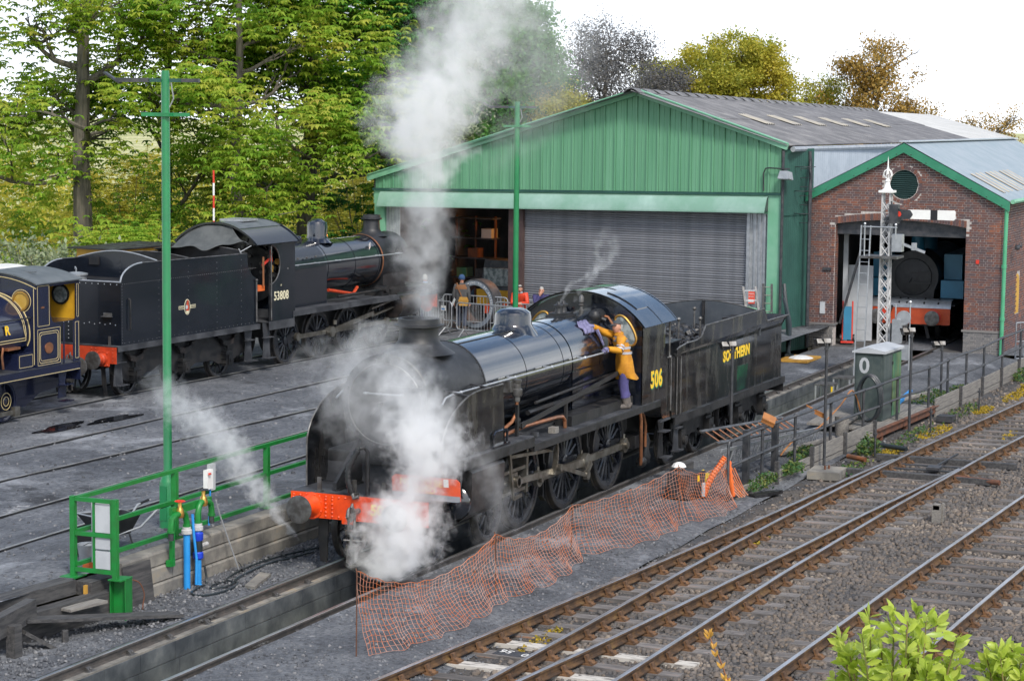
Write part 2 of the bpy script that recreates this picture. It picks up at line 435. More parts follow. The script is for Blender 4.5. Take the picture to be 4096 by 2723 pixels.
def thing(name, label, cat, loc=(0, 0, 0), rz=0, group=None):
 o = bpy.data.objects.new(name, None); col.objects.link(o)
 o.empty_display_size = .2
 o.location = loc; o.rotation_euler = (0, 0, rz)
 return tag(o, label, cat, group)
def kids(o):
 return [c for c in bpy.data.objects if c.parent == o]
def copy_tree(o, loc=None, rz=None, label=None, parent=None, _ch=None):
 c = o.copy(); col.objects.link(c)
 if parent: c.parent = parent
 if loc is not None: c.location = loc
 if rz is not None: c.rotation_euler = (0, 0, rz)
 if label: c['label'] = label
 for ch in list(o.children): copy_tree(ch, parent=c)
 return c
def raw(name, V, F, m, parent=None, smooth=False):
 """fast mesh from numpy arrays; F holds faces of one size"""
 me = bpy.data.meshes.new(name)
 V = np.asarray(V, np.float32); F = np.asarray(F, np.int32); k = F.shape[1]
 me.vertices.add(len(V)); me.vertices.foreach_set('co', V.ravel())
 me.loops.add(F.size); me.loops.foreach_set('vertex_index', F.ravel())
 me.polygons.add(len(F)); me.polygons.foreach_set('loop_start', np.arange(0, F.size, k, dtype=np.int32))
 me.update(calc_edges=True)
 if smooth: me.shade_smooth()
 me.materials.append(M[m] if isinstance(m, str) else m)
 return link(name, me, parent)
_fonts = {}
def text(s, size, loc, rot, m, parent, name='lettering', ext=.002, spacing=1.0, sx=1.0, bold=0, align='CENTER'):
 c = bpy.data.curves.new(name, 'FONT'); c.body = s; c.size = size; c.extrude = ext
 c.align_x = align; c.align_y = 'CENTER'; c.space_character = spacing; c.offset = bold; c.resolution_u = 3
 o = bpy.data.objects.new(name, c); col.objects.link(o)
 bpy.context.view_layer.update()
 me = bpy.data.meshes.new_from_object(o.evaluated_get(bpy.context.evaluated_depsgraph_get()))
 bpy.data.objects.remove(o); bpy.data.curves.remove(c)
 me.name = name; me.materials.clear(); me.materials.append(M[m])
 for v in me.vertices: v.co.x *= sx
 return link(name, me, parent, loc, rot)
SIDE = (R(90), 0, 0)        # lettering that faces -Y, reading along +X
def arc(cx, cz, r, a0, a1, n):
 return [(cx + r * math.cos(a0 + (a1 - a0) * i / n), cz + r * math.sin(a0 + (a1 - a0) * i / n)) for i in range(n + 1)]
# ground
def ground_mat(name, cols, s1, s2, bump, fleck=None, rough=.9, fl=(.66, .72)):
 m = bpy.data.materials.new(name); m.use_nodes = True
 nt = m.node_tree; b = nt.nodes['Principled BSDF']; b.inputs['Roughness'].default_value = rough
 g = nd(nt, 'ShaderNodeNewGeometry')
 n1 = nd(nt, 'ShaderNodeTexNoise'); n1.inputs['Scale'].default_value = s1; n1.inputs['Detail'].default_value = 8; n1.inputs['Roughness'].default_value = .68
 r1 = nd(nt, 'ShaderNodeValToRGB'); e = r1.color_ramp.elements
 e[0].position = .34; e[0].color = (*cols[0], 1); e[1].position = .68; e[1].color = (*cols[2], 1); k = e.new(.5); k.color = (*cols[1], 1)
 nt.links.new(g.outputs['Position'], n1.inputs['Vector']); nt.links.new(n1.outputs[0], r1.inputs[0])
 n2 = nd(nt, 'ShaderNodeTexNoise'); n2.inputs['Scale'].default_value = s2; n2.inputs['Detail'].default_value = 4; n2.inputs['Roughness'].default_value = .7
 nt.links.new(g.outputs['Position'], n2.inputs['Vector'])
 mul = nd(nt, 'ShaderNodeMix', data_type='RGBA', blend_type='MULTIPLY'); mul.inputs[0].default_value = 1
 r2 = nd(nt, 'ShaderNodeValToRGB'); e = r2.color_ramp.elements
 e[0].position = .3; e[0].color = (.45, .45, .47, 1); e[1].position = .7; e[1].color = (1.55, 1.55, 1.52, 1)
 nt.links.new(n2.outputs[0], r2.inputs[0]); nt.links.new(r1.outputs[0], mul.inputs[6]); nt.links.new(r2.outputs[0], mul.inputs[7])
 out = mul.outputs[2]
 if fleck:
  for (sc, col_, lo, hi) in fleck:
   n3 = nd(nt, 'ShaderNodeTexNoise'); n3.inputs['Scale'].default_value = sc; n3.inputs['Detail'].default_value = 9; n3.inputs['Roughness'].default_value = .75
   mp_ = nd(nt, 'ShaderNodeMapping'); mp_.inputs['Location'].default_value = (sc * 7.3, 3.1, 1.7)
   nt.links.new(g.outputs['Position'], mp_.inputs[0]); nt.links.new(mp_.outputs[0], n3.inputs['Vector'])
   mr = nd(nt, 'ShaderNodeMapRange'); mr.inputs[1].default_value = lo; mr.inputs[2].default_value = hi
   nt.links.new(n3.outputs[0], mr.inputs[0])
   mm = nd(nt, 'ShaderNodeMix', data_type='RGBA'); mm.inputs[7].default_value = (*col_, 1)
   nt.links.new(mr.outputs[0], mm.inputs[0]); nt.links.new(out, mm.inputs[6]); out = mm.outputs[2]
 nt.links.new(out, b.inputs['Base Color'])
 bp = nd(nt, 'ShaderNodeBump'); bp.inputs['Strength'].default_value = bump; bp.inputs['Distance'].default_value = .05
 nt.links.new(n2.outputs[0], bp.inputs['Height']); nt.links.new(bp.outputs[0], b.inputs['Normal'])
 return m
M['yard'] = ground_mat('yard_cinders', [(.050, .055, .066), (.100, .108, .123), (.168, .176, .190)], .36, 11, .9,
                       [(1.1, (.40, .40, .40), .62, .70), (.8, (.24, .15, .09), .66, .74), (.35, (.30, .315, .34), .55, .68), (.27, (.03, .032, .037), .56, .64), (.13, (.035, .037, .042), .58, .68)])
M['pitground'] = ground_mat('pit_side_cinders', [(.052, .057, .067), (.100, .107, .120), (.16, .167, .178)], .5, 14, .9,
       [(1.3, (.40, .40, .40), .63, .70), (.5, (.28, .295, .32), .54, .68), (.45, (.035, .038, .045), .58, .66)])
M['ballastbed'] = ground_mat('ballast_bed', [(.04, .04, .043), (.08, .074, .07), (.14, .12, .10)], .9, 22, 1.0,
                             [(.7, (.17, .105, .055), .60, .74), (.4, (.075, .078, .085), .52, .62)])
M['field'] = ground_mat('far_field', [(.24, .28, .09), (.42, .42, .18), (.55, .52, .30)], .02, .3, .2)
M['concfloor'] = ground_mat('apron_concrete', [(.11, .10, .095), (.16, .145, .135), (.20, .185, .17)], .5, 9, .3)
def sheet(name, xs, ys, zf, m, kind='structure', jit=0):
 V = []; F = []
 rng = random.Random(len(xs) * 31 + len(ys))
 for x in xs:
  for y in ys: V.append((x, y, zf(x, y) + (rng.uniform(-jit, jit) if jit else 0)))
 n = len(ys)
 for i in range(len(xs) - 1):
  for j in range(n - 1): F.append((i * n + j, (i + 1) * n + j, (i + 1) * n + j + 1, i * n + j + 1))
 mb = MB().add(V, F)
 return tag(mb.obj(name, m, smooth=True), kind=kind)
def fr(a, b, s):
 n = max(1, int(round((b - a) / s))); return [a + (b - a) * i / n for i in range(n + 1)]
def zyard(x, y):
 if y < 2.6: return .56
 t = min(1, (y - 2.6) / 5.6); t = t * t * (3 - 2 * t)
 return .56 * (1 - t) - .03 * t
sheet('yard_ground', fr(-34, 36, .7), fr(2.46, 27, .6), lambda x, y: zyard(x, y) + .012 * math.sin(x * 1.7 + y) * math.sin(y * 1.3 - x * .6), 'yard')
sheet('pit_side_ground', fr(-34, 36, .5), [.93, 1.3, 1.7, 2.1, 2.6], lambda x, y: -.05 + .02 * math.sin(x * 2.1) * math.sin(y * 3.3), 'pitground')
def zright(x, y):
 return -.04 if y > -2.6 else (-.04 - .17 * min(1, (-2.6 - y) / 1.0))
sheet('trackside_ground', fr(-34, 36, .5), [-.93, -1.3, -1.7, -2.1, -2.6, -2.9, -3.25, -3.62], lambda x, y: zright(x, y) + .018 * math.sin(x * 1.9 + y) * math.sin(y * 3), 'pitground')
sheet('ballast_bed', fr(-34, 45, .5), fr(-13.5, -3.6, .45), lambda x, y: -.235 + .015 * math.sin(x * 2.3) * math.sin(y * 2.9), 'ballastbed')
sheet('shed_yard', fr(36, 110, 6), fr(-13.5, 27, 3), lambda x, y: -.05, 'yard')
def zfar(x, y):
 d = math.hypot(x + 34, y + 17); t = max(0, min(1, (d - 110) / 500)); t = t * t * (3 - 2 * t)
 return -.8 - 44 * t + (5 * math.sin(x * .006 + 1) * math.sin(y * .005) if d > 300 else 0)
xs = [-3000, -1500, -700, -300, -150, -80, -40, 0, 40, 80, 110, 140, 180, 220, 280, 340, 420, 500, 620, 800, 1050, 1300, 1700, 2200, 3000]
ys = [-3000, -1500, -700, -300, -150, -80, -40, -14, 20, 40, 70, 110, 150, 200, 260, 330, 400, 500, 620, 800, 1000, 1400, 2000, 3000]
sheet('ground', xs, ys, zfar, 'field')
pit = bpy.data.objects.new("inspection_pit", None)
col.objects.link(pit); tag(pit, kind='structure')
mb = MB()
x = -34.0
rng = random.Random(3)
for sgn in (1, -1):
 mb = MB().box(-34, 35.9, min(sgn * .94, sgn * .60), max(sgn * .94, sgn * .60), -1.25, -.13)
 mb.obj('kerb', 'concrete', pit)
 for c in range(4):
  z0 = -1.2 + c * .262
  xx = -16 + rng.uniform(-.4, 0)
  while xx < 35:
   w = rng.uniform(.85, 1.15)
   y0, y1 = (.585 - rng.uniform(0, .006), .5985) if sgn > 0 else (-.5985, -.585 + rng.uniform(0, .006))
   pb = MB().box(xx + .006, xx + w - .006, y0, y1, z0 + .006, z0 + .256)
   pb.obj('pit_block', 'pitwall', pit, smooth=False)
   xx += w
MB().box(-34, 35.9, -.6, .6, -1.3, -1.22).obj('pit_floor', 'pitwall', pit)
def puddle(cx, cy, rx, ry, seed, lab):
 rg = random.Random(seed); n = 40; ph = [rg.uniform(0, 6.28) for _ in range(4)]
 poly = []
 for i in range(n):
  a = 2 * math.pi * i / n
  k = 1 + .22 * math.sin(2 * a + ph[0]) + .16 * math.sin(3 * a + ph[1]) + .12 * math.sin(5 * a + ph[2])
  poly.append((cx + rx * k * math.cos(a), cy + ry * k * math.sin(a)))
 z = max(zyard(cx, p[1]) for p in poly) + .022
 tag(MB().add([(p[0], p[1], z) for p in poly], [tuple(range(n))]).obj('puddle', 'puddle'), kind='structure')
M['pitrail'] = mat('dark_grey_rail', (.05, .047, .045), (.085, .075, .068), rough=.6, scale=4)
M['puddle'] = mat('puddle_water', (.012, .013, .016), rough=.05)
puddle(6.3, 13.6, 1.0, .40, 1, ''); puddle(10.2, 13.55, .95, .3, 2, ''); puddle(12.0, 13.25, 1.0, .22, 5, '')
# loose stone
def stones(name, n, area, zf, s0, s1, m, seed, keep=None, kind='stuff', flat=.7):
 rg = np.random.default_rng(seed)
 base = np.array([[-1, -1, -1], [1, -1, -1], [1, 1, -1], [-1, 1, -1], [-.8, -.8, 1], [.8, -.8, 1], [.8, .8, 1], [-.8, .8, 1]], float) * .5
 fq = np.array([[0, 3, 2, 1], [4, 5, 6, 7], [0, 1, 5, 4], [1, 2, 6, 5], [2, 3, 7, 6], [3, 0, 4, 7]])[1:]
 X = rg.uniform(area[0], area[1], n); Y = rg.uniform(area[2], area[3], n)
 if keep is not None:
  k = keep(X, Y, rg); X, Y = X[k], Y[k]; n = len(X)
 S = rg.uniform(s0, s1, n) * rg.choice([.7, 1, 1, 1.3], n)
 V = base[None] * rg.uniform(.6, 1.15, (n, 8, 3)) * S[:, None, None]
 V[:, :, 2] *= flat
 ax = rg.uniform(-.5, .5, n); ay = rg.uniform(-.5, .5, n); az = rg.uniform(0, 6.28, n)
 c, s = np.cos(ax)[:, None], np.sin(ax)[:, None]
 y, z = V[:, :, 1] * c - V[:, :, 2] * s, V[:, :, 1] * s + V[:, :, 2] * c
 V[:, :, 1], V[:, :, 2] = y, z
 c, s = np.cos(ay)[:, None], np.sin(ay)[:, None]
 x, z = V[:, :, 0] * c + V[:, :, 2] * s, -V[:, :, 0] * s + V[:, :, 2] * c
 V[:, :, 0], V[:, :, 2] = x, z
 c, s = np.cos(az)[:, None], np.sin(az)[:, None]
 x, y = V[:, :, 0] * c - V[:, :, 1] * s, V[:, :, 0] * s + V[:, :, 1] * c
 V[:, :, 0], V[:, :, 1] = x, y
 Z = zf(X, Y)
 V += np.stack([X, Y, Z + S * .12], 1)[:, None, :]
 F = (fq[None] + (np.arange(n) * 8)[:, None, None]).reshape(-1, 4)
 o = raw(name, V.reshape(-1, 3), F, m)
 return tag(o, kind=kind)
def kb(X, Y, rg):
 p = np.clip(1.15 - (X + 8) / 42, .22, 1)
 p = np.where(Y > -4.6, p * .25, p)
 return rg.uniform(0, 1, len(X)) < p
stones('ballast', 88000, (-9, 34, -11.6, -3.9), lambda X, Y: np.full(len(X), -.225), .035, .075, 'ballast', 5, kb)
stones('cinder_gravel', 9000, (-10, 20, -3.9, -.95), lambda X, Y: np.array([zright(0, b) for b in Y]), .012, .04, 'cinder', 6, lambda X, Y, r: r.uniform(0, 1, len(X)) < np.clip(1 - (X + 8) / 34, .2, 1))
stones('pit_gravel', 3500, (-9.5, 3, .97, 2.3), lambda X, Y: np.full(len(X), -.04), .012, .045, 'cinder', 8)
stones('yard_gravel', 5500, (-9, 24, 2.7, 15), lambda X, Y: np.array([zyard(0, b) for b in Y]), .015, .06, 'cinder', 9, lambda X, Y, r: r.uniform(0, 1, len(X)) < np.clip(1 - (X + 8) / 40, .2, 1))
# railway tracks
def lerp_line(pts):
 pts = sorted(pts)
 def f(x):
  if x <= pts[0][0]: a, b = pts[0], pts[1]
  else:
   a, b = pts[-2], pts[-1]
   for i in range(len(pts) - 1):
    if pts[i][0] <= x <= pts[i + 1][0]: a, b = pts[i], pts[i + 1]; break
  return a[1] + (b[1] - a[1]) * (x - a[0]) / (b[0] - a[0])
 return f
RAIL = [(-.064, -.145), (.064, -.145), (.064, -.128), (.012, -.112), (.010, -.048), (.034, -.036), (.034, -.006), (.026, 0), (-.026, 0), (-.034, -.006), (-.034, -.036), (-.010, -.048), (-.012, -.112), (-.064, -.128)]
def rail_mesh(f, x0, x1, z=0, step=1.5, prof=RAIL):
 xs = fr(x0, x1, step); n = len(prof); V = []; F = []
 for x in xs:
  y = f(x); s = (f(x + .2) - f(x - .2)) / .4
  l = math.hypot(1, s)
  for a, b in prof: V.append((x - a * s / l, y + a / l, z + b))
 for i in range(len(xs) - 1):
  for k in range(n): F.append((i * n + k, (i + 1) * n + k, (i + 1) * n + (k + 1) % n, i * n + (k + 1) % n))
 F += [tuple(range(n - 1, -1, -1)), tuple((len(xs) - 1) * n + k for k in range(n))]
 mb = MB().add(V, F); me = mb.mesh('rail', True, 25)
 me.materials.append(M['railside']); me.materials.append(M['railtop'])
 for p in me.polygons:
  if abs(p.normal.z) > .5 and p.center.z > z - .02: p.material_index = 1
 return me
chair_me = None
def chair_mesh():
 mb = MB()
 mb.box(-.10, .10, -.19, .19, -.178, -.150)
 for s in (1, -1):
  mb.prism([(s * .19, -.150), (s * .075, -.150), (s * .045, -.05), (s * .085, -.045), (s * .10, -.11)][::s], -.055, .055, 'yz')
 mb.box(-.09, .09, .036, .075, -.10, -.045)      # the key
 for a in (-.06, .06):
  for b in (.15, -.15): mb.lathe([(.018, -.150), (.018, -.13), (.010, -.12)], (a, b, 0), n=6)
 me = mb.mesh('rail_chair', False); me.materials.append(M['chair']); return me
chair_me = chair_mesh()
def track(name, rails, sl, lab):
 """rails: list of (function, x0, x1); sl: list of (x, y centre, length, chairs y, material)"""
 t = bpy.data.objects.new(name, None); col.objects.link(t); tag(t, kind='structure')
 for f, a, b in rails: link('rail', rail_mesh(f, a, b), t)
 rg = random.Random(len(sl))
 ms = {}
 for (x, yc, L, chs, m) in sl:
  key = (round(L, 1), m)
  if key not in ms:
   me = MB().box(-.125, .125, -L / 2, L / 2, -.32, -.178).mesh('sleeper', False); me.materials.append(M[m]); ms[key] = me
  s = link('sleeper', ms[key], t, (x + rg.uniform(-.03, .03), yc, rg.uniform(-.012, .006)), (0, 0, rg.uniform(-.02, .02)))
  for y in chs: link('rail_chair', chair_me, s, (0, y - yc, 0))
 return t
F1 = lerp_line([(-12, -2.93), (-7.19, -3.28), (.56, -3.98), (3.7, -4.24), (8, -4.55), (11.6, -4.74), (14.5, -4.97)])
F2 = lerp_line([(-12, -4.60), (-6.54, -4.64), (2.38, -4.70), (9, -4.84), (15.9, -5.09), (25.5, -5.68), (45, -7.0)])
F3 = lerp_line([(-12, -4.55), (-6.32, -5.03), (-3.93, -5.27), (1.48, -5.67), (5, -5.92), (7.88, -6.08), (14, -6.55)])
F4 = lerp_line([(-12, -6.17), (-5.76, -6.20), (2.38, -6.24), (9, -6.40), (15.9, -6.66), (25.5, -7.25), (45, -8.6)])
F5 = lerp_line([(-12, -7.90), (-4.92, -8.0), (3, -8.16), (11.4, -8.42), (25.5, -9.2), (45, -10.6)])
F6 = lerp_line([(-12, -9.45), (-4.92, -9.55), (3, -9.72), (11.4, -9.98), (25.5, -10.76), (45, -12.2)])
sl = []
x = -10.0
i = 0
while x < 38:
 a = min(F1(x), F2(x)) if x > 14.3 else F1(x)
 if x < 14.3:
  top, bot = F1(x) + .45, F4(x) - .5
  ch = [F1(x), F2(x), F3(x), F4(x)]
 else:
  top, bot = F2(x) + .52, F4(x) - .52; ch = [F2(x), F4(x)]
 m = 'paleslp' if i in (7, 9) else 'sleeper'
 sl.append((x, (top + bot) / 2, top - bot, ch, m)); x += .70; i += 1
track('turnout_track', [(F1, -12, 14.5), (F2, -12, 45), (F3, -12, 13.9), (F4, -12, 45)], sl, '')
sl = []
x = -10.0
while x < 32:
 sl.append((x, (F5(x) + F6(x)) / 2, 2.59, [F5(x), F6(x)], 'sleeper')); x += .74
track('plain_track', [(F5, -12, 45), (F6, -12, 45)], sl, '')
t = bpy.data.objects.new('pit_track', None); col.objects.link(t); tag(t, kind='structure')
for s in (.775, -.775):
 me = rail_mesh(lambda x, s=s: s, -34, 44); me.materials[0] = M['pitrail']; link('rail', me, t)
mb = MB().box(-.09, .09, -.15, .15, -.148, -.125)
for s in (1, -1): mb.prism([(s * .15, -.13), (s * .05, -.13), (s * .045, -.075), (s * .07, -.07)][::s], -.05, .05, 'yz'); mb.lathe([(.02, -.13), (.02, -.09), (.01, -.08)], (0, s * .12, 0), n=6)
pc = mb.mesh('rail_clip', False); pc.materials.append(M['dullsteel'])
for s in (.775, -.775):
 x = -10
 while x < 34:
  if not (-1 < x < 17): link('rail_clip', pc, t, (x, s, 0))
  x += 1.05
mb = MB()
for s, x0 in ((.775, -4.9), (-.775, -6.0)):
 for sd in (1, -1): mb.box(x0, x0 + .5, s + sd * .013, s + sd * .034, -.105, -.05)
 for k in range(4): mb.lathe([(.022, -.06), (.022, .06)], (x0 + .07 + k * .12, s, -.078), 'y', 6)
mb.obj('fishplate', 'dullsteel', t)
def sunk(name, lines, z):
 t = bpy.data.objects.new(name, None); col.objects.link(t); tag(t, kind='structure')
 for pts in lines:
  f = lerp_line(pts)
  mb = MB(); xs = fr(-14, 35, 1.2)
  mb.strip([(q, f(q) - .034, zyard(q, f(q)) + .016) for q in xs], [(q, f(q) + .034, zyard(q, f(q)) + .016) for q in xs], .05)
  mb.obj('rail', 'sooty', t)
  MB().strip([(q, f(q) - .03, zyard(q, f(q)) + .0445) for q in xs], [(q, f(q) + .03, zyard(q, f(q)) + .0445) for q in xs], .006).obj('rail_head', 'sunkrail', t)
M['sunkrail'] = mat('dull_sunk_rail', (.36, .36, .36), (.22, .215, .21), rough=.38, metal=.4, scale=2)
sunk('yard_track', [[(6, 12.40), (20, 12.1)], [(3.5, 10.42), (15, 9.85)]], 0)
sunk('yard_siding', [[(.5, 8.15), (8.8, 8.2)], [(-3, 5.5), (1, 5.65)]], 0)
LO = lambda x: 16.13 - .047 * (x - 16.0) if x > 13 else 16.271 - .047 * 0 - .02 * (13 - x)
sunk('locomotive_road', [[(-2, LO(0) - .98), (10, LO(10) - .80), (16, LO(16) - .80), (30, LO(30) - .8)], [(-2, LO(0) + .65), (10, LO(10) + .75), (16, LO(16) + .8), (30, LO(30) + .8)]], 0)
M['bulkhead'] = mat('blue_grey_bulkhead', (.045, .055, .068), (.065, .074, .086), rough=.6, scale=3)
# locomotive pieces
def wheel(parent, x, y, z, r, n, name='driving_wheel', side=-1, crank=None, balance=None, w=.13, mt='wheel', tyre='tyre', solid=False):
 """spoked wheel in the XZ plane; side -1 faces -Y"""
 o = thing(name, None, None, (x, y, z)); o.parent = parent
 del_keys(o)
 t = MB()
 t.lathe([(r * .90, -w / 2), (r * .985, -w / 2), (r, -w / 2 + .012), (r, w / 2 - .03), (r + .028, w / 2 - .02), (r + .028, w / 2), (r * .90, w / 2), (r * .90, -w / 2)], (0, 0, 0), 'y', 40)
 if side > 0: t.v = [(a, -b, c) for a, b, c in t.v]; t.f = [tuple(reversed(q)) for q in t.f]
 t.obj('tyre', tyre, o)
 b = MB()
 b.lathe([(r * .80, -.045), (r * .905, -.055), (r * .905, .05), (r * .80, .04), (r * .80, -.045)], axis='y', n=40)
 b.lathe([(0, -.085), (r * .12, -.085), (r * .20, -.06), (r * .20, .07), (0, .07)], axis='y', n=20)
 if solid:
  b.lathe([(r * .15, -.02), (r * .85, -.02), (r * .85, .02), (r * .15, .02)], axis='y', n=32)
 for k in range(n):
  a = 2 * math.pi * k / n + .1
  p, q = (r * .17 * math.cos(a), 0, r * .17 * math.sin(a)), (r * .83 * math.cos(a), 0, r * .83 * math.sin(a))
  b.tube([p, q], [.036 * r / .85 + .006, .026 * r / .85 + .006], 6, False)
 if crank:
  ca, cr = crank
  p = (cr * math.cos(ca), 0, cr * math.sin(ca))
  b.bar((0, side * .06, 0), (p[0], side * .06, p[2]), .07, .26, (0, 0, 1) if abs(math.sin(ca)) < .8 else (1, 0, 0))
  b.lathe([(.0, 0), (.13, 0), (.13, side * .1), (0, side * .1)], (p[0], 0, p[2]), 'y', 14)
  b.lathe([(.0, 0), (.06, 0), (.06, side * .26), (0, side * .26)], (p[0], 0, p[2]), 'y', 12)
 if balance is not None:
  pts = arc(0, 0, r * .86, balance - .55, balance + .55, 10) + arc(0, 0, r * .62, balance + .45, balance - .45, 6)
  b.prism(pts, -.05, .045)
 b.obj('spokes', mt, o)
 return o
def del_keys(o):
 for k in ('label', 'category', 'group'):
  if k in o: del o[k]
 return o
def buffer(parent, x, y, z, d, m='redbeam', head=.23, L=.46, square=False):
 """d = direction along X the buffer points"""
 o = del_keys(thing('buffer', None, None, (x, y, z))); o.parent = parent
 s = MB()
 if square:
  s.box(min(0, d * .05), max(0, d * .05), -.19, .19, -.19, .19)
  for a in (-.15, .15):
   for b_ in (-.15, .15): s.ball((d * .055, a, b_), .022, 6)
  s.lathe([(.15, d * .05), (.14, d * .14), (.115, d * .16), (.115, d * .32), (.125, d * .32), (.125, d * .34), (0, d * .34)], axis='x', n=20)
 else:
  s.lathe([(.225, 0), (.225, d * .03), (.19, d * .035), (.165, d * .09), (.12, d * .17), (.105, d * .28), (.12, d * .285), (.12, d * .31), (0, d * .31)], axis='x', n=24)
  for k in range(8):
   a = k * math.pi / 4 + .39; s.ball((d * .032, .205 * math.cos(a), .205 * math.sin(a)), .016, 6)
 s.obj('shank', m, o)
 h = MB().lathe([(.085, d * .28), (.085, d * (L - .07)), (head * .8, d * (L - .05)), (head, d * (L - .035)), (head, d * (L - .015)), (head * .7, d * (L - .002)), (0, d * L)], axis='x', n=28)
 h.obj('buffer_head', 'dullsteel', o)
 return o
def rivets(mb, pts, n, r=.018):
 for p in pts: mb.ball(p, r, 6, (n[0] * .2 + .9, 1, 1))
def coupling(parent, x, z, d, y=0):
 o = del_keys(thing('coupling_hook', None, None, (x, y, z))); o.parent = parent
 mb = MB()
 mb.tube([(0, 0, 0), (d * .16, 0, 0), (d * .22, 0, -.05), (d * .31, 0, -.09), (d * .37, 0, -.03), (d * .36, 0, .06), (d * .33, 0, .10)], [.045, .05, .055, .055, .045, .03, .015], 8)
 mb.tube([(d * .20, 0, .02), (d * .24, 0, .10), (d * .21, 0, .15)], [.05, .035, .015], 8)
 for s in (.055, -.055): mb.tube([(d * .24, s, 0), (d * .25, s, -.3)], .02, 6)
 mb.bar((d * .25, -.1, -.32), (d * .25, .1, -.32), .06, .07)
 mb.tube([(d * .25, 0, -.30), (d * .24, 0, -.55)], .032, 8); mb.tube([(d * .30, .12, -.44), (d * .18, -.2, -.46)], .014, 6); mb.ball((d * .18, -.2, -.46), .032, 8)
 mb.bar((d * .24, -.1, -.56), (d * .24, .1, -.56), .06, .07)
 for s in (.06, -.06): mb.tube([(d * .24, s, -.57), (d * .26, s * 1.3, -.80), (d * .26, 0, -.86)], .018, 6)
 mb.obj('screw_link', 'dullsteel', o)
 return o
# the steaming engine
E1 = thing('steam_locomotive', 'black steam engine numbered 506 with tall smoke deflectors, wreathed in steam over the pit', 'locomotive', (0, 0, 0))
ZC = 2.69
def part(mb, name, m, parent=None, **k): return mb.obj(name, m, parent or E1, **k)
mb = MB().lathe([(.78, -.16), (.815, -.13), (.815, 2.06), (.825, 2.06), (.825, 2.10), (.79, 2.10)], (0, 0, ZC), 'x', 56)
mb.prism([(-.62, 1.62), (.62, 1.62), (.68, 2.15), (-.68, 2.15)], .1, 1.75, 'yz')
for xr in (2.02, .02):
 for k in range(40):
  a = 2 * math.pi * k / 40; mb.ball((xr, .818 * math.cos(a), ZC + .818 * math.sin(a)), .014, 6)
part(mb, 'smokebox', 'sooty')
mb = MB().lathe([(.80, -.17), (.70, -.185), (.66, -.19)], (0, 0, ZC), 'x', 48, close=False)
mb.lathe([(.665, -.18), (.665, -.20), (.60, -.235), (.35, -.285), (0, -.30)], (0, 0, ZC - .02), 'x', 48)
door = part(mb, 'smokebox_door', 'sooty')
MB().lathe([(.672, -.176), (.690, -.196), (.672, -.214), (.655, -.196), (.672, -.176)], (0, 0, ZC - .02), 'x', 56, close=False).obj('door_rim', 'dullsteel', door)
for k in range(36):
 pass
mb = MB()
for k in range(44):
 a = 2 * math.pi * k / 44; mb.ball((-.182, .75 * math.cos(a), ZC + .75 * math.sin(a)), .015, 6)
for k in range(6):
 a = 2 * math.pi * k / 6 + .3; mb.lathe([(.03, -.17), (.03, -.24), (.015, -.25)], (0, .72 * math.cos(a), ZC + .72 * math.sin(a)), 'x', 8)
mb.obj('rivets', 'sooty', door)
mb = MB().tube([(-.38, .30, 2.86), (-.38, -.42, 2.86)], .018, 8)
for yy in (.26, -.38): mb.tube([(-.24, yy, 2.86), (-.38, yy, 2.86)], .016, 6); mb.ball((-.38, yy, 2.86), .03, 8)
mb.obj('door_handrail', 'galv', door)
mb = MB()
for zz in (2.95, 2.40): mb.bar((-.29, -.80, zz), (-.30, -.05, zz), .03, .085)
mb.tube([(-.27, -.78, 2.3), (-.27, -.78, 3.05)], .025, 8)
mb.bar((-.30, 0, ZC), (-.42, 0, ZC), .06, .06); mb.tube([(-.40, 0, ZC), (-.40, .16, ZC - .2)], .016, 6); mb.tube([(-.43, 0, ZC), (-.43, -.05, ZC - .25)], .016, 6)
mb.obj('door_hinges', 'sooty', door)
mb = MB().box(-.20, -.12, -.10, .10, 3.28, 3.40); mb.bar((-.20, 0, 3.34), (-.20, 0, 3.52), .06, .025, (1, 0, 0)); part(mb, 'lamp_bracket', 'sooty')
mb = MB().lathe([(.62, 3.40), (.52, 3.47), (.42, 3.53), (.36, 3.60), (.335, 3.70), (.335, 3.84), (.40, 3.845), (.43, 3.86), (.43, 3.885), (.37, 3.90), (.355, 3.99), (.30, 3.99), (.29, 3.6)], (1.09, 0, 0), 'z', 40, close=False)
part(mb, 'chimney', 'sooty')
mb = MB().lathe([(.785, 2.10), (.785, 6.2)], (0, 0, ZC), 'x', 64, close=False)
part(mb, 'boiler', 'gloss')
mb = MB()
mb.lathe([(.795, 6.2), (.795, 8.62)], (0, 0, ZC), 'x', 64, arc=(-.28, math.pi + .28), close=False)
for s in (1, -1): mb.box(6.2, 8.62, s * .775 - .012, s * .775 + .012, 1.5, 2.55)
mb.box(6.2, 6.23, -.775, .775, 1.5, 2.6)
part(mb, 'firebox', 'gloss')
for xb in (3.98, 5.75, 7.6):
 r = .80 if xb > 6.2 else .79
 MB().lathe([(r, xb), (r + .002, xb), (r + .002, xb + .035), (r, xb + .035)], (0, 0, ZC), 'x', 64, close=False).obj('boiler_band', 'gloss', E1)
mb = MB().lathe([(.52, 3.40), (.44, 3.44), (.375, 3.50), (.355, 3.54), (.352, 3.68), (.33, 3.75), (.25, 3.805), (.12, 3.83), (0, 3.835)], (5.13, 0, 0), 'z', 48)
for i, p in enumerate(mb.v):       # the flange follows the barrel
 if p[2] < 3.53:
  dz = math.sqrt(max(.01, .80 ** 2 - min(.64, p[1] ** 2))) + ZC - 3.47
  mb.v[i] = (p[0], p[1], p[2] + dz * (3.53 - p[2]) / .13 * .9)
part(mb, 'dome', 'gloss')
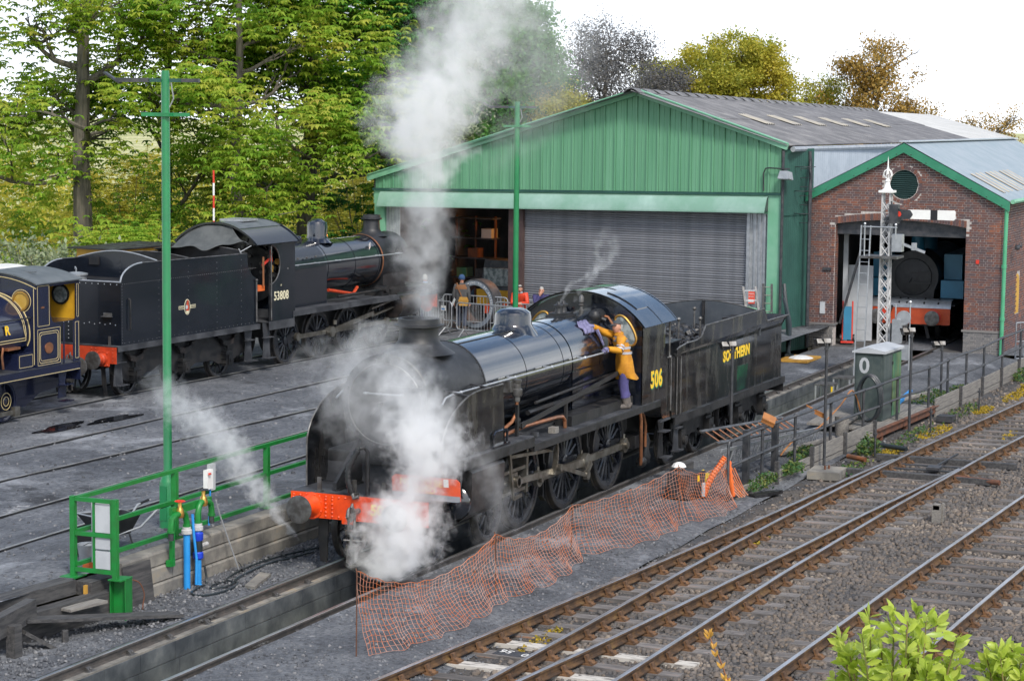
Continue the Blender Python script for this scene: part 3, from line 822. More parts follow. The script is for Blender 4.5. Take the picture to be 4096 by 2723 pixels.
mb = MB().bar((2.1, -.21, ZC + .765), (4.7, -.21, ZC + .765), .012, .012); part(mb, 'cladding_seam', 'blackpaint')
mb = MB().box(7.22, 7.78, -.21, .21, 3.44, 3.50).box(7.27, 7.73, -.17, .17, 3.50, 3.54)
for xx in (7.38, 7.62): mb.lathe([(.085, 3.54), (.07, 3.58), (.065, 3.66), (.095, 3.665), (.095, 3.70), (.05, 3.71), (.03, 3.76), (0, 3.76)], (xx, 0, 0), 'z', 16)
part(mb, 'safety_valves', 'sooty')
mb = MB().lathe([(.05, 3.46), (.05, 3.53), (.03, 3.55), (.03, 3.60), (.055, 3.62), (.055, 3.64), (.03, 3.66), (.05, 3.68), (.052, 3.78), (.02, 3.83), (0, 3.84)], (8.28, -.12, 0), 'z', 14); part(mb, 'whistle', 'dullsteel')
mb = MB().lathe([(.14, 8.25), (.14, 8.5)], (0, -.42, 3.42), 'x', 14); mb.ball((8.25, -.42, 3.42), .13, 10); mb.tube([(8.3, -.42, 3.42), (8.35, -.62, 3.34)], .045, 8); mb.tube([(8.30, .42, 3.42), (8.5, .42, 3.42)], .12, 12); part(mb, 'steam_fountain', 'sooty')
mb = MB().tube([(8.45, -.30, 3.45), (8.46, -.62, 3.40), (8.5, -.80, 3.15), (8.52, -.86, 2.9)], .028, 8); mb.tube([(8.35, .28, 3.5), (8.3, .55, 3.42), (8.4, .75, 3.2), (8.5, .8, 3.0)], .03, 8)
part(mb, 'copper_pipe', 'copper')
for s in (-1, 1):
 mb = MB().tube([(-.05, s * .98, 2.70), (.12, s * .96, 2.79), (.4, s * .955, 2.82), (8.5, s * .955, 2.81)], .019, 8)
 for xx in (.75, 1.55, 3.05, 4.75, 6.4, 8.0): mb.tube([(xx, s * .79, 2.81), (xx, s * .955, 2.81)], .017, 6); mb.ball((xx, s * .955, 2.815), .036, 8)
 part(mb, 'handrail', 'galv')
for s in (-1, 1):
 y0, y1 = (s * 1.31, s * .45) if s < 0 else (s * .45, s * 1.31)
 mb = MB().box(.13, 3.12, y0, y1, 1.765, 1.79).box(3.12, 9.72, y0, y1, 1.625, 1.65)
 mb.box(3.10, 3.125, y0, y1, 1.60, 1.79)
 rp_ = part(mb, 'running_plate', 'plate')
 mb = MB().box(.13, 3.12, s * 1.30 - .012, s * 1.30 + .012, 1.60, 1.7645).box(3.12, 9.72, s * 1.30 - .012, s * 1.30 + .012, 1.50, 1.6245)
 mb.box(.12, .14, y0, y1, 1.60, 1.7645)
 mb.obj('valance', 'frame', rp_)
 mb = MB().box(1.35, 2.0, s * 1.02 - .16, s * 1.02 + .16, 1.79, 1.80).box(2.4, 2.75, s * 1.0 - .2, s * 1.0 + .14, 1.79, 1.797)
 mb.lathe([(.09, 1.79), (.09, 1.803), (0, 1.803)], (2.25, s * 1.0, 0), 'z', 16); mb.lathe([(.11, 1.79), (.11, 1.803), (0, 1.803)], (2.1, s * .8, 0), 'z', 16)
 mb.box(3.3, 3.55, s * 1.02 - .1, s * 1.02 + .1, 1.65, 1.71); mb.bar((3.75, s * 1.05, 1.66), (3.75, s * 1.05, 1.75), .12, .1, (1, 0, 0))
 mb.obj('inspection_covers', 'plate', rp_)
mb = MB()
for s in (-.58, .58): mb.prism([(-1.10, .88), (-1.10, 1.25), (.1, 1.25), (.13, 1.6), (9.7, 1.6), (9.7, 1.0), (9.2, .62), (7.4, .62), (3.2, .62), (2.6, .9), (.6, .9), (-.4, .88)], s - .015, s + .015)
part(mb, 'frames', 'frame')
mb = MB().box(-1.10, .05, -1.27, 1.27, 1.255, 1.275)
mb.strip([(.05, -1.27, 1.265), (.12, -1.27, 1.40), (.14, -1.27, 1.77)], [(.05, 1.27, 1.265), (.12, 1.27, 1.40), (.14, 1.27, 1.77)], .012)
fp = part(mb, 'front_platform', 'plate')
for s in (1, -1):      # sloping stay plates on the platform
 st = MB().prism([(-.86, 1.276), (.10, 1.276), (.04, 2.02), (-.02, 2.02), (-.86, 1.40)], s * .57 - .012, s * .57 + .012)
 st.bar((-.87, s * .57, 1.29), (-.87, s * .57, 1.40), .06, .03, (1, 0, 0)); st.bar((-.87, s * .57, 1.40), (-.0, s * .57, 2.04), .06, .022)
 st.bar((-.84, s * .57 - .03, 1.285), (.05, s * .57 - .03, 1.285), .05, .05)
 for k in range(8): st.ball((-.80 + k * .11, s * .57 - .06, 1.30), .012, 6)
 st.obj('frame_stay', 'sooty', fp)
MB().box(-.02, .55, -.5, .5, 1.62, 2.04).obj('saddle_front', 'sooty', fp)
mb = MB().box(-1.135, -1.105, -1.25, 1.25, .86, 1.27)
beam = part(mb, 'buffer_beam', 'redbeam')
mb = MB(); pts = []
for k in range(21): pts.append((-1.138, -1.19 + k * .119, 1.225))
for k in range(13): pts.append((-1.138, -.72 + k * .12, .905))
for yy in (-1.20, 1.20, -.60, .60, -.48, .48):
 for k in range(4): pts.append((-1.138, yy, .97 + k * .07))
rivets(mb, pts, (1, 0, 0), .019); mb.obj('rivets', 'redbeam', beam)
MB().box(-1.15, -1.10, .10, .30, .80, .90).obj('bracket', 'redbeam', beam)
MB().prism([(-1.0, .86), (-.70, .86), (-.78, .70), (-.92, .66)], -1.134, -1.108, 'yz').obj('gusset', 'redbeam', beam)
for s in (1, -1): buffer(E1, -1.135, s * .864, 1.06, -1)
coupling(E1, -1.135, 1.04, -1)
text('506', .245, (-1.14, -.40, 1.06), (R(90), 0, R(-90)), 'yellow', beam, ext=.003, bold=.010)
mb = MB().tube([(-1.05, -.12, 1.27), (-1.05, -.12, 2.0), (-1.09, -.08, 2.08), (-1.15, -.02, 2.06)], .036, 10)
pts = []
for k in range(19):
 t_ = k / 18; pts.append((-1.16 - .05 * math.sin(t_ * 3), .0 + .10 * t_ + .10 * math.sin(t_ * 3.1), 2.04 - .72 * t_))
mb.tube(pts, [.05 + (.009 if k % 2 else -.004) for k in range(19)], 10)
hp = part(mb, 'brake_hose', 'sooty')
mb = MB().tube([(-1.17, .10, 1.34), (-1.19, .06, 1.25), (-1.17, -.02, 1.28)], .035, 8); mb.obj('hose_coupling', 'dullsteel', hp)
for yy in (.78, .13, -.4, -.9):
 MB().bar((-1.02, yy, 1.275), (-1.02, yy, 1.52), .075, .02, (1, 0, 0)).bar((-1.02, yy - .06, 1.285), (-1.02, yy + .06, 1.285), .1, .03).obj('lamp_iron', 'dullsteel', E1)
for s in (1, -1):
 mb = MB().strip([(-.95, s * .73 - .09, .86), (-.96, s * .74 - .09, .5), (-.92, s * .75 - .06, .1)], [(-.95, s * .73 + .09, .86), (-.96, s * .74 + .09, .5), (-.92, s * .75 + .06, .1)], .03); part(mb, 'guard_iron', 'frame')
for s in (1, -1):
 prof = [(-.62, 1.28), (-.62, 1.95)] + [(-.62 + 1.55 * (1 - math.cos(a)), 1.95 + .90 * math.sin(a)) for a in [R(9 * k) for k in range(1, 11)]] + [(1.86, 2.85), (1.96, 1.80), (.16, 1.80), (.10, 1.28)]
 mb = MB().prism(prof, s * 1.235 - .006, s * 1.235 + .006)
 df = part(mb, 'smoke_deflector', 'gloss2')
 rim = MB().tube([(p[0], s * 1.235, p[1]) for p in prof[:13]], .016, 6); rim.obj('deflector_rim', 'dullsteel', df)
 for xx in (.45, 1.5): MB().tube([(xx, s * .80, 2.86), (xx, s * 1.24, 2.80)], .02, 6).obj('deflector_stay', 'sooty', df)
 if s < 0:
  sb = MB().tube([(1.42, -1.26, 1.83), (1.42, -1.27, 2.02), (1.48, -1.27, 2.06), (1.94, -1.27, 2.06), (1.99, -1.27, 2.02), (1.99, -1.26, 1.83)], .022, 6); sb.box(1.36, 2.06, -1.30, -1.22, 1.80, 1.83); sb.obj('foot_bar', 'gloss', df)
def rod(mb, a, b, y, h0, h1, w=.05):
 a, b = Vector((a[0], y, a[1])), Vector((b[0], y, b[1])); d = (b - a).normalized(); u = Vector((-d.z, 0, d.x))
 vs = []
 for p, h in ((a, h0), (b, h1)):
  for i, j in ((-1, -1), (1, -1), (1, 1), (-1, 1)): vs.append(p + Vector((0, i * w / 2, 0)) + u * (j * h / 2))
 mb.add(vs, [(0, 1, 2, 3), (7, 6, 5, 4), (0, 4, 5, 1), (1, 5, 6, 2), (2, 6, 7, 3), (3, 7, 4, 0)])
PINZ = .86
for s in (-1, 1):
 Y = lambda v: s * v
 mb = MB()
 cyp = [(.66, 1.58), (1.20, 1.60), (1.285, 1.50), (1.275, 1.05), (1.22, .80), (1.04, .66), (.80, .68), (.66, .80)]
 mb.prism([(s * a, b) for a, b in cyp][::-s], .50, 1.86, 'yz')
 c = part(mb, 'cylinder', 'cylblk')
 MB().lathe([(.30, .50), (.30, .44), (.26, .40), (.12, .36), (0, .35)], (0, s * .97, 1.0), 'x', 24).obj('cylinder_cover', 'gloss', c)
 MB().lathe([(.17, .50), (.17, .40), (.10, .36), (0, .36)], (0, s * .90, 1.42), 'x', 20).obj('valve_cover', 'gloss', c)
 MB().box(.52, 1.84, min(s * 1.17, s * 1.292), max(s * 1.17, s * 1.292), 1.595, 1.63).obj('cylinder_top_plate', 'plate', c)
 mb = MB()
 mb.bar((1.86, Y(.97), 1.18), (3.42, Y(.97), 1.18), .11, .06).bar((1.86, Y(.97), .80), (3.42, Y(.97), .80), .11, .06)
 mb.box(3.38, 3.46, min(Y(.6), Y(1.05)), max(Y(.6), Y(1.05)), .72, 1.5)
 part(mb, 'slide_bars', 'steel')
 mb = MB().tube([(1.86, Y(.97), .99), (2.75, Y(.97), .99)], .042, 10); mb.box(2.62, 2.98, min(Y(.90), Y(1.05)), max(Y(.90), Y(1.05)), .84, 1.14); mb.lathe([(.07, 0), (.07, s * .14), (0, s * .14)], (2.85, Y(1.0), .99), 'y', 12)
 part(mb, 'crosshead', 'steel')
 mb = MB(); rod(mb, (2.85, .99), (6.16, PINZ), Y(1.09), .10, .15); mb.lathe([(.17, -.05), (.17, .05)], (6.16, Y(1.09), PINZ), 'y', 18); mb.lathe([(.11, -.05), (.11, .05)], (2.85, Y(1.09), .99), 'y', 14)
 part(mb, 'connecting_rod', 'steel')
 mb = MB(); rod(mb, (4.03, PINZ), (6.16, PINZ), Y(1.0), .13, .13); rod(mb, (6.16, PINZ), (8.45, PINZ), Y(1.0), .13, .13)
 for xx in (4.03, 6.16, 8.45): mb.lathe([(.15, -.045), (.15, .045)], (xx, Y(1.0), PINZ), 'y', 18); mb.lathe([(.07, .0), (.07, s * .1), (0, s * .1)], (xx, Y(1.0), PINZ), 'y', 12); mb.tube([(xx, Y(1.0), PINZ + .14), (xx, Y(1.0), PINZ + .22)], .025, 8)
 part(mb, 'coupling_rod', 'steel')
 mb = MB()       # valve gear: combination lever, radius rod, expansion link, return crank, eccentric rod
 rod(mb, (2.42, 1.56), (2.60, .72), Y(1.13), .075, .055, .04); rod(mb, (2.60, .72), (2.95, .74), Y(1.13), .06, .06, .04)
 rod(mb, (2.42, 1.48), (4.55, 1.33), Y(1.10), .06, .06, .04)
 rod(mb, (6.16, PINZ), (5.90, .66), Y(1.2), .10, .09, .05); rod(mb, (5.90, .66), (4.55, 1.0), Y(1.22), .085, .07, .04)
 mb.lathe([(.085, -.04), (.085, .05)], (5.90, Y(1.22), .66), 'y', 14); mb.lathe([(.07, -.04), (.07, .05)], (4.55, Y(1.22), 1.0), 'y', 12)
 for k in range(6):
  a0, a1 = R(-32 + k * 11), R(-21 + k * 11)
  mb.bar((3.55 + math.cos(a0), Y(1.14), 1.26 + math.sin(a0) * .72), (3.55 + math.cos(a1), Y(1.14), 1.26 + math.sin(a1) * .72), .05, .09, (0, 1, 0))
 part(mb, 'valve_gear', 'steel')
 mb = MB().tube([(1.86, Y(.9), 1.42), (2.45, Y(.98), 1.44)], .03, 8); mb.bar((4.3, Y(.7), 1.55), (4.3, Y(1.2), 1.40), .1, .1); mb.box(4.25, 4.75, min(Y(.7), Y(1.08)), max(Y(.7), Y(1.08)), 1.45, 1.6); mb.bar((2.2, Y(1.0), 1.6), (2.2, Y(1.0), 1.3), .12, .05, (1, 0, 0))
 part(mb, 'gear_brackets', 'frame')
 for xx, nm in ((3.70, 1), (5.83, 2), (8.115, 3)):
  wheel(E1, xx, Y(.75), .85, .85, 18, side=s, crank=(0.02, .33), balance=math.pi if nm != 2 else math.pi)
 for xx in (0, 2.286): wheel(E1, xx, Y(.75), .545, .545, 10, 'bogie_wheel', side=s)
 mb = MB()
 for xx in (4.75, 6.95): mb.bar((xx, Y(.75), 1.45), (xx + .1, Y(.75), .35), .1, .06, (1, 0, 0)); mb.prism([(xx + .0, .4), (xx + .12, .3), (xx + .14, 1.0), (xx + .02, 1.0)], Y(.75) - .05, Y(.75) + .05)
 part(mb, 'brake_hangers', 'frame')
mb = MB()
for s in (-.52, .52): mb.box(-.55, 2.85, s - .02, s + .02, .40, .82);
mb.box(.3, 1.9, -.5, .5, .5, .85)
for xx in (0, 2.286): mb.tube([(xx, -.7, .545), (xx, .7, .545)], .08, 10)
part(mb, 'bogie_frame', 'frame')
mb = MB()
for xx in (3.70, 5.83, 8.115): mb.tube([(xx, -.72, .85), (xx, .72, .85)], .1, 10)
mb.box(3.3, 8.9, -.3, .3, .75, 1.5)
part(mb, 'axles', 'frame')
mb = MB().lathe([(.085, 2.50), (.10, 2.53), (.10, 2.62), (.07, 2.64), (.075, 2.74), (.09, 2.75), (.09, 2.79), (0, 2.80)], (2.95, -1.03, 0), 'z', 14)
mb.lathe([(.06, -.78), (.06, -.98), (.085, -.98), (.085, -1.03)], (2.95, 0, 2.70), 'y', 12); mb.box(2.72, 2.88, -1.0, -.78, 2.58, 2.78)
mb.tube([(2.95, -1.03, 2.5), (2.95, -1.03, 2.4)], .06, 8)
part(mb, 'clack_valve', 'dullsteel')
mb = MB().tube([(2.95, -1.03, 2.42), (2.95, -1.03, 2.2), (2.80, -1.0, 2.05), (2.45, -.95, 1.93), (2.3, -.9, 1.88)], .032, 8)
mb.tube([(2.5, -.95, 1.84), (3.3, -1.05, 1.92), (4.7, -1.08, 1.90), (4.95, -1.09, 1.88), (5.05, -1.1, 1.80), (5.06, -1.1, 1.66)], .036, 8)
part(mb, 'feed_pipe', 'copper')
mb = MB()       # long reversing rod
mb.bar((3.05, -1.08, 1.95), (3.2, -1.08, 1.98), .03, .1)
pts = [(3.0, 2.10), (2.96, 2.02), (3.05, 1.96), (3.6, 1.99), (8.55, 2.42)]
for i in range(len(pts) - 1): mb.bar((pts[i][0], -1.06, pts[i][1]), (pts[i + 1][0], -1.06, pts[i + 1][1]), .03, .085)
mb.bar((2.90, -1.06, 1.79), (2.90, -1.06, 2.35), .05, .07, (1, 0, 0)); mb.bar((5.2, -1.06, 1.65), (5.2, -1.06, 2.1), .05, .06, (1, 0, 0))
part(mb, 'reversing_rod', 'frame')
mb = MB().box(5.3, 8.55, -1.14, -.80, 1.652, 1.84); mb.tube([(4.3, -.82, 2.2), (8.55, -.84, 2.32)], .03, 8); mb.tube([(4.0, -.80, 2.05), (8.55, -.86, 2.12)], .045, 8); part(mb, 'side_boxes', 'frame')
mb = MB().box(4.35, 4.52, -1.2, -1.06, 1.652, 1.76); part(mb, 'wood_block', 'wood')
mb = MB().tube([(9.0, -1.12, 1.55), (9.02, -1.15, 1.3), (9.05, -1.15, .55), (9.12, -1.12, .38)], .035, 8); mb.tube([(8.95, -1.1, 1.55), (9.3, -1.1, 1.35), (9.42, -1.1, 1.15), (9.42, -1.1, .7)], .03, 8); part(mb, 'overflow_pipe', 'copper')
mb = MB().lathe([(.09, .35), (.12, .5), (.08, .62), (.10, .8), (.06, .95)], (9.55, -1.05, 0), 'z', 12); mb.ball((9.2, -1.1, .42), .12, 10); mb.tube([(9.2, -1.05, .42), (9.6, -1.0, .5), (9.9, -1.0, .45)], .05, 8); mb.box(9.1, 9.7, -1.0, -.7, .7, .95); part(mb, 'injector', 'frame')
CX0, CX1 = 8.62, 10.28
def cabarc(w, ze, zt, n=22):
 rr = (w * w + (zt - ze) ** 2) / (2 * (zt - ze)); cz = zt - rr; a = math.asin(w / rr)
 return [(rr * math.sin(-a + 2 * a * k / n), cz + rr * math.cos(-a + 2 * a * k / n)) for k in range(n + 1)]
def pear(s, grow=0):
 """cab front window: upright, wide at the top towards the boiler, following the roof"""
 pts = [(.70, 3.36), (.80, 3.44), (.93, 3.40), (1.08, 3.22), (1.17, 3.02), (1.17, 2.90), (1.08, 2.82), (.98, 2.86), (.90, 3.0), (.78, 3.22)]
 cy_, cz_ = .95, 3.12
 return [(s * (cy_ + (a - cy_) * (1 + grow)), cz_ + (b - cz_) * (1 + grow)) for a, b in pts]
def smoothloop(p, it=2):
 for _ in range(it):
  q = []
  for i in range(len(p)):
   a, b = p[i], p[(i + 1) % len(p)]
   q += [(a[0] * .75 + b[0] * .25, a[1] * .75 + b[1] * .25), (a[0] * .25 + b[0] * .75, a[1] * .25 + b[1] * .75)]
  p = q
 return p
ca = cabarc(1.30, 3.22, 3.84)
mb = MB().prism([(-1.30, 1.65), (1.30, 1.65)] + ca[::-1], CX0, CX0 + .02, 'yz')
cf = part(mb, 'cab_front', 'gloss')
for s in (1, -1):
 w_ = smoothloop(pear(s))
 MB().prism(w_[::-s], CX0 - .012, CX0 - .004, 'yz').obj('cab_window', 'glass', cf)
 o_ = [Vector((CX0 - .015, a, b)) for a, b in w_]; MB().tube(o_ + [o_[0]], .024, 6, False).obj('window_frame', 'brass', cf)
for s in (1, -1):
 side = [(8.62, 1.65), (8.62, 3.22), (10.05, 3.22), (9.95, 3.16), (9.90, 3.02), (9.90, 2.66), (9.96, 2.52), (10.08, 2.45), (10.28, 2.45), (10.28, 1.20), (9.98, 1.20), (9.86, 1.24), (9.76, 1.36), (9.74, 1.65)]
 mb = MB().prism(side if s < 0 else side, s * 1.295 - .012, s * 1.295 + .012)
 cs = part(mb, 'cab_side', 'gloss2')
 if s < 0:
  text('506', .47, (9.45, -1.309, 2.08), SIDE, 'yellow', cs, ext=.002, sx=.92, bold=.014, spacing=1.08)
  text('506', .47, (9.475, -1.3075, 2.055), SIDE, 'greenletter', cs, name='lettering_shade', ext=.0015, sx=.92, bold=.014, spacing=1.08)
  MB().tube([(10.24, -1.34, 1.35), (10.24, -1.34, 2.44)], .018, 6).tube([(10.20, -1.31, 2.45), (10.20, -1.31, 3.20)], .02, 6).ball((10.22, -1.32, 2.46), .04, 8).obj('cab_handrail', 'dullsteel', cs)
  edge = [(10.05, 3.22), (9.95, 3.16), (9.90, 3.02), (9.90, 2.66), (9.96, 2.52), (10.08, 2.45), (10.28, 2.45)]
  MB().tube([(a, -1.295, b) for a, b in edge], .028, 6).obj('opening_beading', 'gloss', cs)
  MB().box(9.70, 10.28, -1.33, -1.27, 1.17, 1.215).obj('cab_foot', 'plate', cs)
ra = cabarc(1.38, 3.20, 3.87)
mb = MB().strip([(CX0 - .12, a, b) for a, b in ra], [(10.42, a, b) for a, b in ra], .03)
rf = part(mb, 'cab_roof', 'gloss')
for xx in (CX0 - .10, 9.55, 10.40): MB().strip([(xx - .02, a, b + .012) for a, b in ra], [(xx + .02, a, b + .012) for a, b in ra], .03).obj('roof_rib', 'gloss', rf)
MB().strip([(8.9, a, b + .03) for a, b in ra[3:9]], [(9.5, a, b + .03) for a, b in ra[3:9]], .02).obj('roof_vent', 'gloss', rf)
mb = MB().box(CX0 + .02, 10.6, -1.2, 1.2, 1.5, 1.6).box(8.66, 9.0, -.8, .8, 1.6, 3.3); part(mb, 'cab_inside', 'frame')
for zz, y_ in ((.95, -1.28), (.42, -1.33)): part(MB().box(9.80, 10.12, y_ - .12, y_ + .06, zz, zz + .025), 'step', 'plate')
part(MB().prism([(9.78, 1.2), (10.16, 1.2), (10.06, .9), (10.12, .42), (9.80, .42), (9.86, .9)], -1.24, -1.22), 'step_plate', 'frame')
bd = thing('warning_board', 'long red rounded warning board with yellow capitals, propped on the engine front', 'sign', (-1.0, -1.16, 1.285), R(-3))
poly = [(-.62, .02), (-.56, 0), (.56, 0), (.62, .05), (.62, .33), (.56, .38), (-.56, .38), (-.62, .33)]
m_ = Matrix.Translation((0, 0, .01)) @ Matrix.Rotation(R(-6), 4, 'Y')
MB().prism(poly, -.01, .01, 'yz').moved(m_).obj('board', 'stopred', bd)
MB().prism([(-.62, .02), (-.56, 0), (.56, 0), (.62, .05), (.62, .10), (-.62, .10)], -.014, -.0115, 'yz').moved(m_).obj('bottom_edge', 'clear', bd)
text('NOT TO BE', .15, (-.046, .08, .285), (R(90), 0, R(-90)), 'yellow', bd, ext=.003)
text('MOVED', .15, (-.034, .08, .165), (R(90), 0, R(-90)), 'yellow', bd, ext=.003)
MB().prism([(-.42, .24), (-.33, .24), (-.33, .37), (-.42, .37)], -.018, -.012, 'yz').moved(m_).obj('paper_label', 'white', bd)
# its tender
T1 = thing('locomotive_tender', 'black eight wheeled tender lettered SOUTHERN, coupled behind engine 506', 'tender', (0, 0, 0))
def tp(mb, name, m, parent=None, **k): return mb.obj(name, m, parent or T1, **k)
tp(MB().box(10.58, 18.45, -1.32, 1.32, 1.135, 1.16).box(10.58, 18.45, -1.325, -1.295, 1.0, 1.1345).box(10.58, 18.45, 1.295, 1.325, 1.0, 1.1345).box(18.42, 18.45, -1.29, 1.29, .80, 1.1345), 'running_plate', 'frame')
tp(MB().box(18.451, 18.475, -1.25, 1.25, .84, 1.13), 'rear_buffer_beam', 'dullred')
mb = MB()
mb.prism([(10.95, 1.16), (18.3, 1.16), (18.3, 2.36), (10.95, 2.36)], -1.26, -1.24)
tk = tp(mb, 'tank_side', 'gloss2')
tp(MB().prism([(10.95, 1.16), (18.3, 1.16), (18.3, 2.36), (10.95, 2.36)], 1.24, 1.26), 'tank_side', 'gloss2')
tp(MB().box(18.28, 18.3, -1.24, 1.24, 1.16, 2.36), 'tank_rear', 'gloss2')
tp(MB().box(10.95, 10.97, -1.24, 1.24, 1.16, 2.3).box(10.97, 18.28, -1.24, 1.24, 2.28, 2.30), 'tank_top', 'frame')
for s in (1, -1):
 fl = [(s * 1.25, 2.362), (s * 1.265, 2.44), (s * 1.31, 2.54), (s * 1.38, 2.62)]
 x0_, x1_ = 10.95, 18.28
 for i in range(3):
  a, b = fl[i], fl[i + 1]
  MB().strip([(x0_ - .03 * i, a[0], a[1]), (x1_ + .03 * i, a[0], a[1])], [(x0_ - .03 * (i + 1), b[0], b[1]), (x1_ + .03 * (i + 1), b[0], b[1])], .014).obj('side_flare', 'gloss2', T1)
 top = [(10.45, 2.58), (10.62, 2.62), (11.1, 2.66), (11.7, 2.66), (12.0, 2.70), (12.15, 2.80), (12.3, 2.92), (16.5, 2.92), (16.62, 2.80), (16.7, 2.64)]
 MB().prism([(16.7, 2.60), (10.45, 2.50)] + top, s * 1.375 - .01, s * 1.375 + .01).obj('coal_rave', 'gloss2', T1)
 MB().tube([(a, s * 1.375, b) for a, b in top], .018, 6).obj('rave_beading', 'dullsteel', T1)
 MB().tube([(16.7, s * 1.385, 2.63), (18.38, s * 1.40, 2.63)], .018, 6).obj('tank_beading', 'dullsteel', T1)
 MB().prism([(10.45, 2.50), (10.95, 2.50), (10.95, 2.40), (10.62, 2.40)], s * 1.30 - .01, s * 1.30 + .01).obj('front_corner', 'gloss2', T1)
MB().strip([(18.3, -1.25, 2.362), (18.36, -1.33, 2.54), (18.40, -1.40, 2.63)], [(18.3, 1.25, 2.362), (18.36, 1.33, 2.54), (18.40, 1.40, 2.63)], .014).obj('rear_flare', 'gloss2', T1)
pr = [(-1.30, 2.30), (1.30, 2.30)] + [(1.30 - 2.6 * k / 16, 2.86 + .20 * math.sin(math.pi * k / 16)) for k in range(17)]
MB().prism(pr, 16.5, 16.52, 'yz').obj('coal_bulkhead', 'bulkhead', T1)
MB().tube([(16.5, a, b) for a, b in pr[2:]], .012, 5).obj('bulkhead_edge', 'dullsteel', T1)
MB().bar((16.46, .08, 2.32), (16.46, .08, 3.06), .05, .08, (1, 0, 0)).obj('bulkhead_stay', 'frame', T1)
MB().box(11.0, 12.0, -.9, .1, 2.30, 2.62).box(10.98, 11.9, -1.0, .2, 2.62, 2.645).obj('tool_box', 'frame', T1)
MB().lathe([(.26, 2.3), (.26, 2.6), (.29, 2.6), (.29, 2.66), (.1, 2.70), (0, 2.70)], (17.5, 0, 0), 'z', 20).obj('water_filler', 'plate', T1)
MB().box(15.8, 16.6, -1.1, -.6, 2.3, 2.75).obj('locker', 'frame', T1)
for xx, yy in ((12.5, -.7), (12.9, -1.05), (15.0, -.2)): MB().tube([(xx, yy, 2.3), (xx, yy, 2.98)], .022, 6).ball((xx, yy, 3.0), .05, 8).obj('fire_iron_stand', 'dullsteel', T1)
text('SOUTHERN', .32, (14.84, -1.267, 2.06), SIDE, 'yellow', tk, ext=.002, sx=1.12, spacing=1.04, bold=.014)
text('SOUTHERN', .32, (14.86, -1.2645, 2.042), SIDE, 'greenletter', tk, name='lettering_shade', ext=.001, sx=1.13, spacing=1.04, bold=.010)
tp(MB().prism([(14.9, 1.2), (15.5, 1.2), (15.7, 1.75), (14.95, 1.75)], -1.2645, -1.2605), 'cleaned_patch', 'gloss', tk)
for xx in (10.98, 11.22): MB().tube([(xx - .25, -1.30, 1.2), (xx - .25, -1.30, 2.40)], .018, 6).obj('handrail', 'dullsteel', T1)
MB().box(10.60, 10.94, -1.24, -1.22, 1.16, 2.38).obj('front_plate', 'gloss2', T1)
for xc in (12.55, 16.45):
 for s in (1, -1):
  mb = MB()
  mb.prism([(xc - 1.35, .95), (xc + 1.35, .95), (xc + 1.35, .62), (xc + 1.1, .40), (xc + .75, .40), (xc + .5, .62), (xc - .5, .62), (xc - .75, .40), (xc - 1.1, .40), (xc - 1.35, .62)], s * 1.0 - .02, s * 1.0 + .02)
  for dx in (-.92, .92):
   mb.box(xc + dx - .15, xc + dx + .15, min(s * 1.02, s * 1.16), max(s * 1.02, s * 1.16), .36, .78)
   mb.lathe([(.10, s * 1.16), (.10, s * 1.22), (.05, s * 1.24)], (xc + dx, 0, .54), 'y', 12)
   mb.box(xc + dx - .2, xc + dx + .2, min(s * 1.02, s * 1.10), max(s * 1.02, s * 1.10), .78, .84)
   for k in range(4): mb.box(xc + dx - .42 + k * .07, xc + dx + .42 - k * .07, min(s * 1.04, s * 1.12), max(s * 1.04, s * 1.12), .97 - k * .03, .995 - k * .03)
  tp(mb, 'bogie_side_frame', 'frame')
  for dx in (-.92, .92): wheel(T1, xc + dx, s * .75, .545, .545, 10, 'tender_wheel', side=s)
 mb = MB().box(xc - .4, xc + .4, -1, 1, .55, 1.0)
 for dx in (-.92, .92): mb.tube([(xc + dx, -1, .545), (xc + dx, 1, .545)], .07, 8)
 tp(mb, 'bogie_bolster', 'frame')
tp(MB().box(10.7, 18.4, -.5, .5, .75, 1.13), 'underframe', 'frame')
mb = MB()
for xx in (10.72, ): mb.prism([(xx, 1.1), (xx + .4, 1.1), (xx + .3, .8), (xx + .36, .42), (xx, .42), (xx + .08, .8)], -1.24, -1.22)
mb.box(10.70, 11.06, -1.36, -1.2, .42, .445).box(10.74, 11.02, -1.34, -1.2, .90, .925); tp(mb, 'steps', 'plate')
for s in (1, -1): buffer(T1, 18.475, s * .864, 1.0, 1, 'dullred')
M['cleanpatch'] = mat('cleaned_green_paint', (.012, .10, .045), (.010, .03, .022), rough=.2, scale=2.5, coat=.4)
for o in T1.children:
 for c in o.children:
  if c.name.startswith('cleaned_patch'): c.data.materials.clear(); c.data.materials.append(M['cleanpatch'])
cm = MB(); rg = random.Random(11)
for k in range(330):
 xx, yy = rg.uniform(12.2, 17.0), rg.uniform(-1.0, 1.1)
 r0_ = rg.uniform(.05, .13)
 h = 2.36 + .20 * max(0, 1 - abs(yy) / 1.2) * math.exp(-((xx - 13.2) / 2.0) ** 2) + rg.uniform(-.05, .08)
 i0 = len(cm.v); cm.ball((0, 0, 0), r0_, 6, (rg.uniform(.7, 1.3), rg.uniform(.7, 1.3), rg.uniform(.6, 1)))
 q = Matrix.Rotation(rg.uniform(0, 6), 3, 'Z') @ Matrix.Rotation(rg.uniform(0, 3), 3, 'X')
 for i in range(i0, len(cm.v)):
  p = q @ Vector(cm.v[i]) * rg.uniform(.85, 1.15); cm.v[i] = (p.x + xx, p.y + yy, p.z + h)
tag(cm.obj('coal', 'coal', smooth=False), kind='stuff', label='lumps of black coal heaped in the tender')
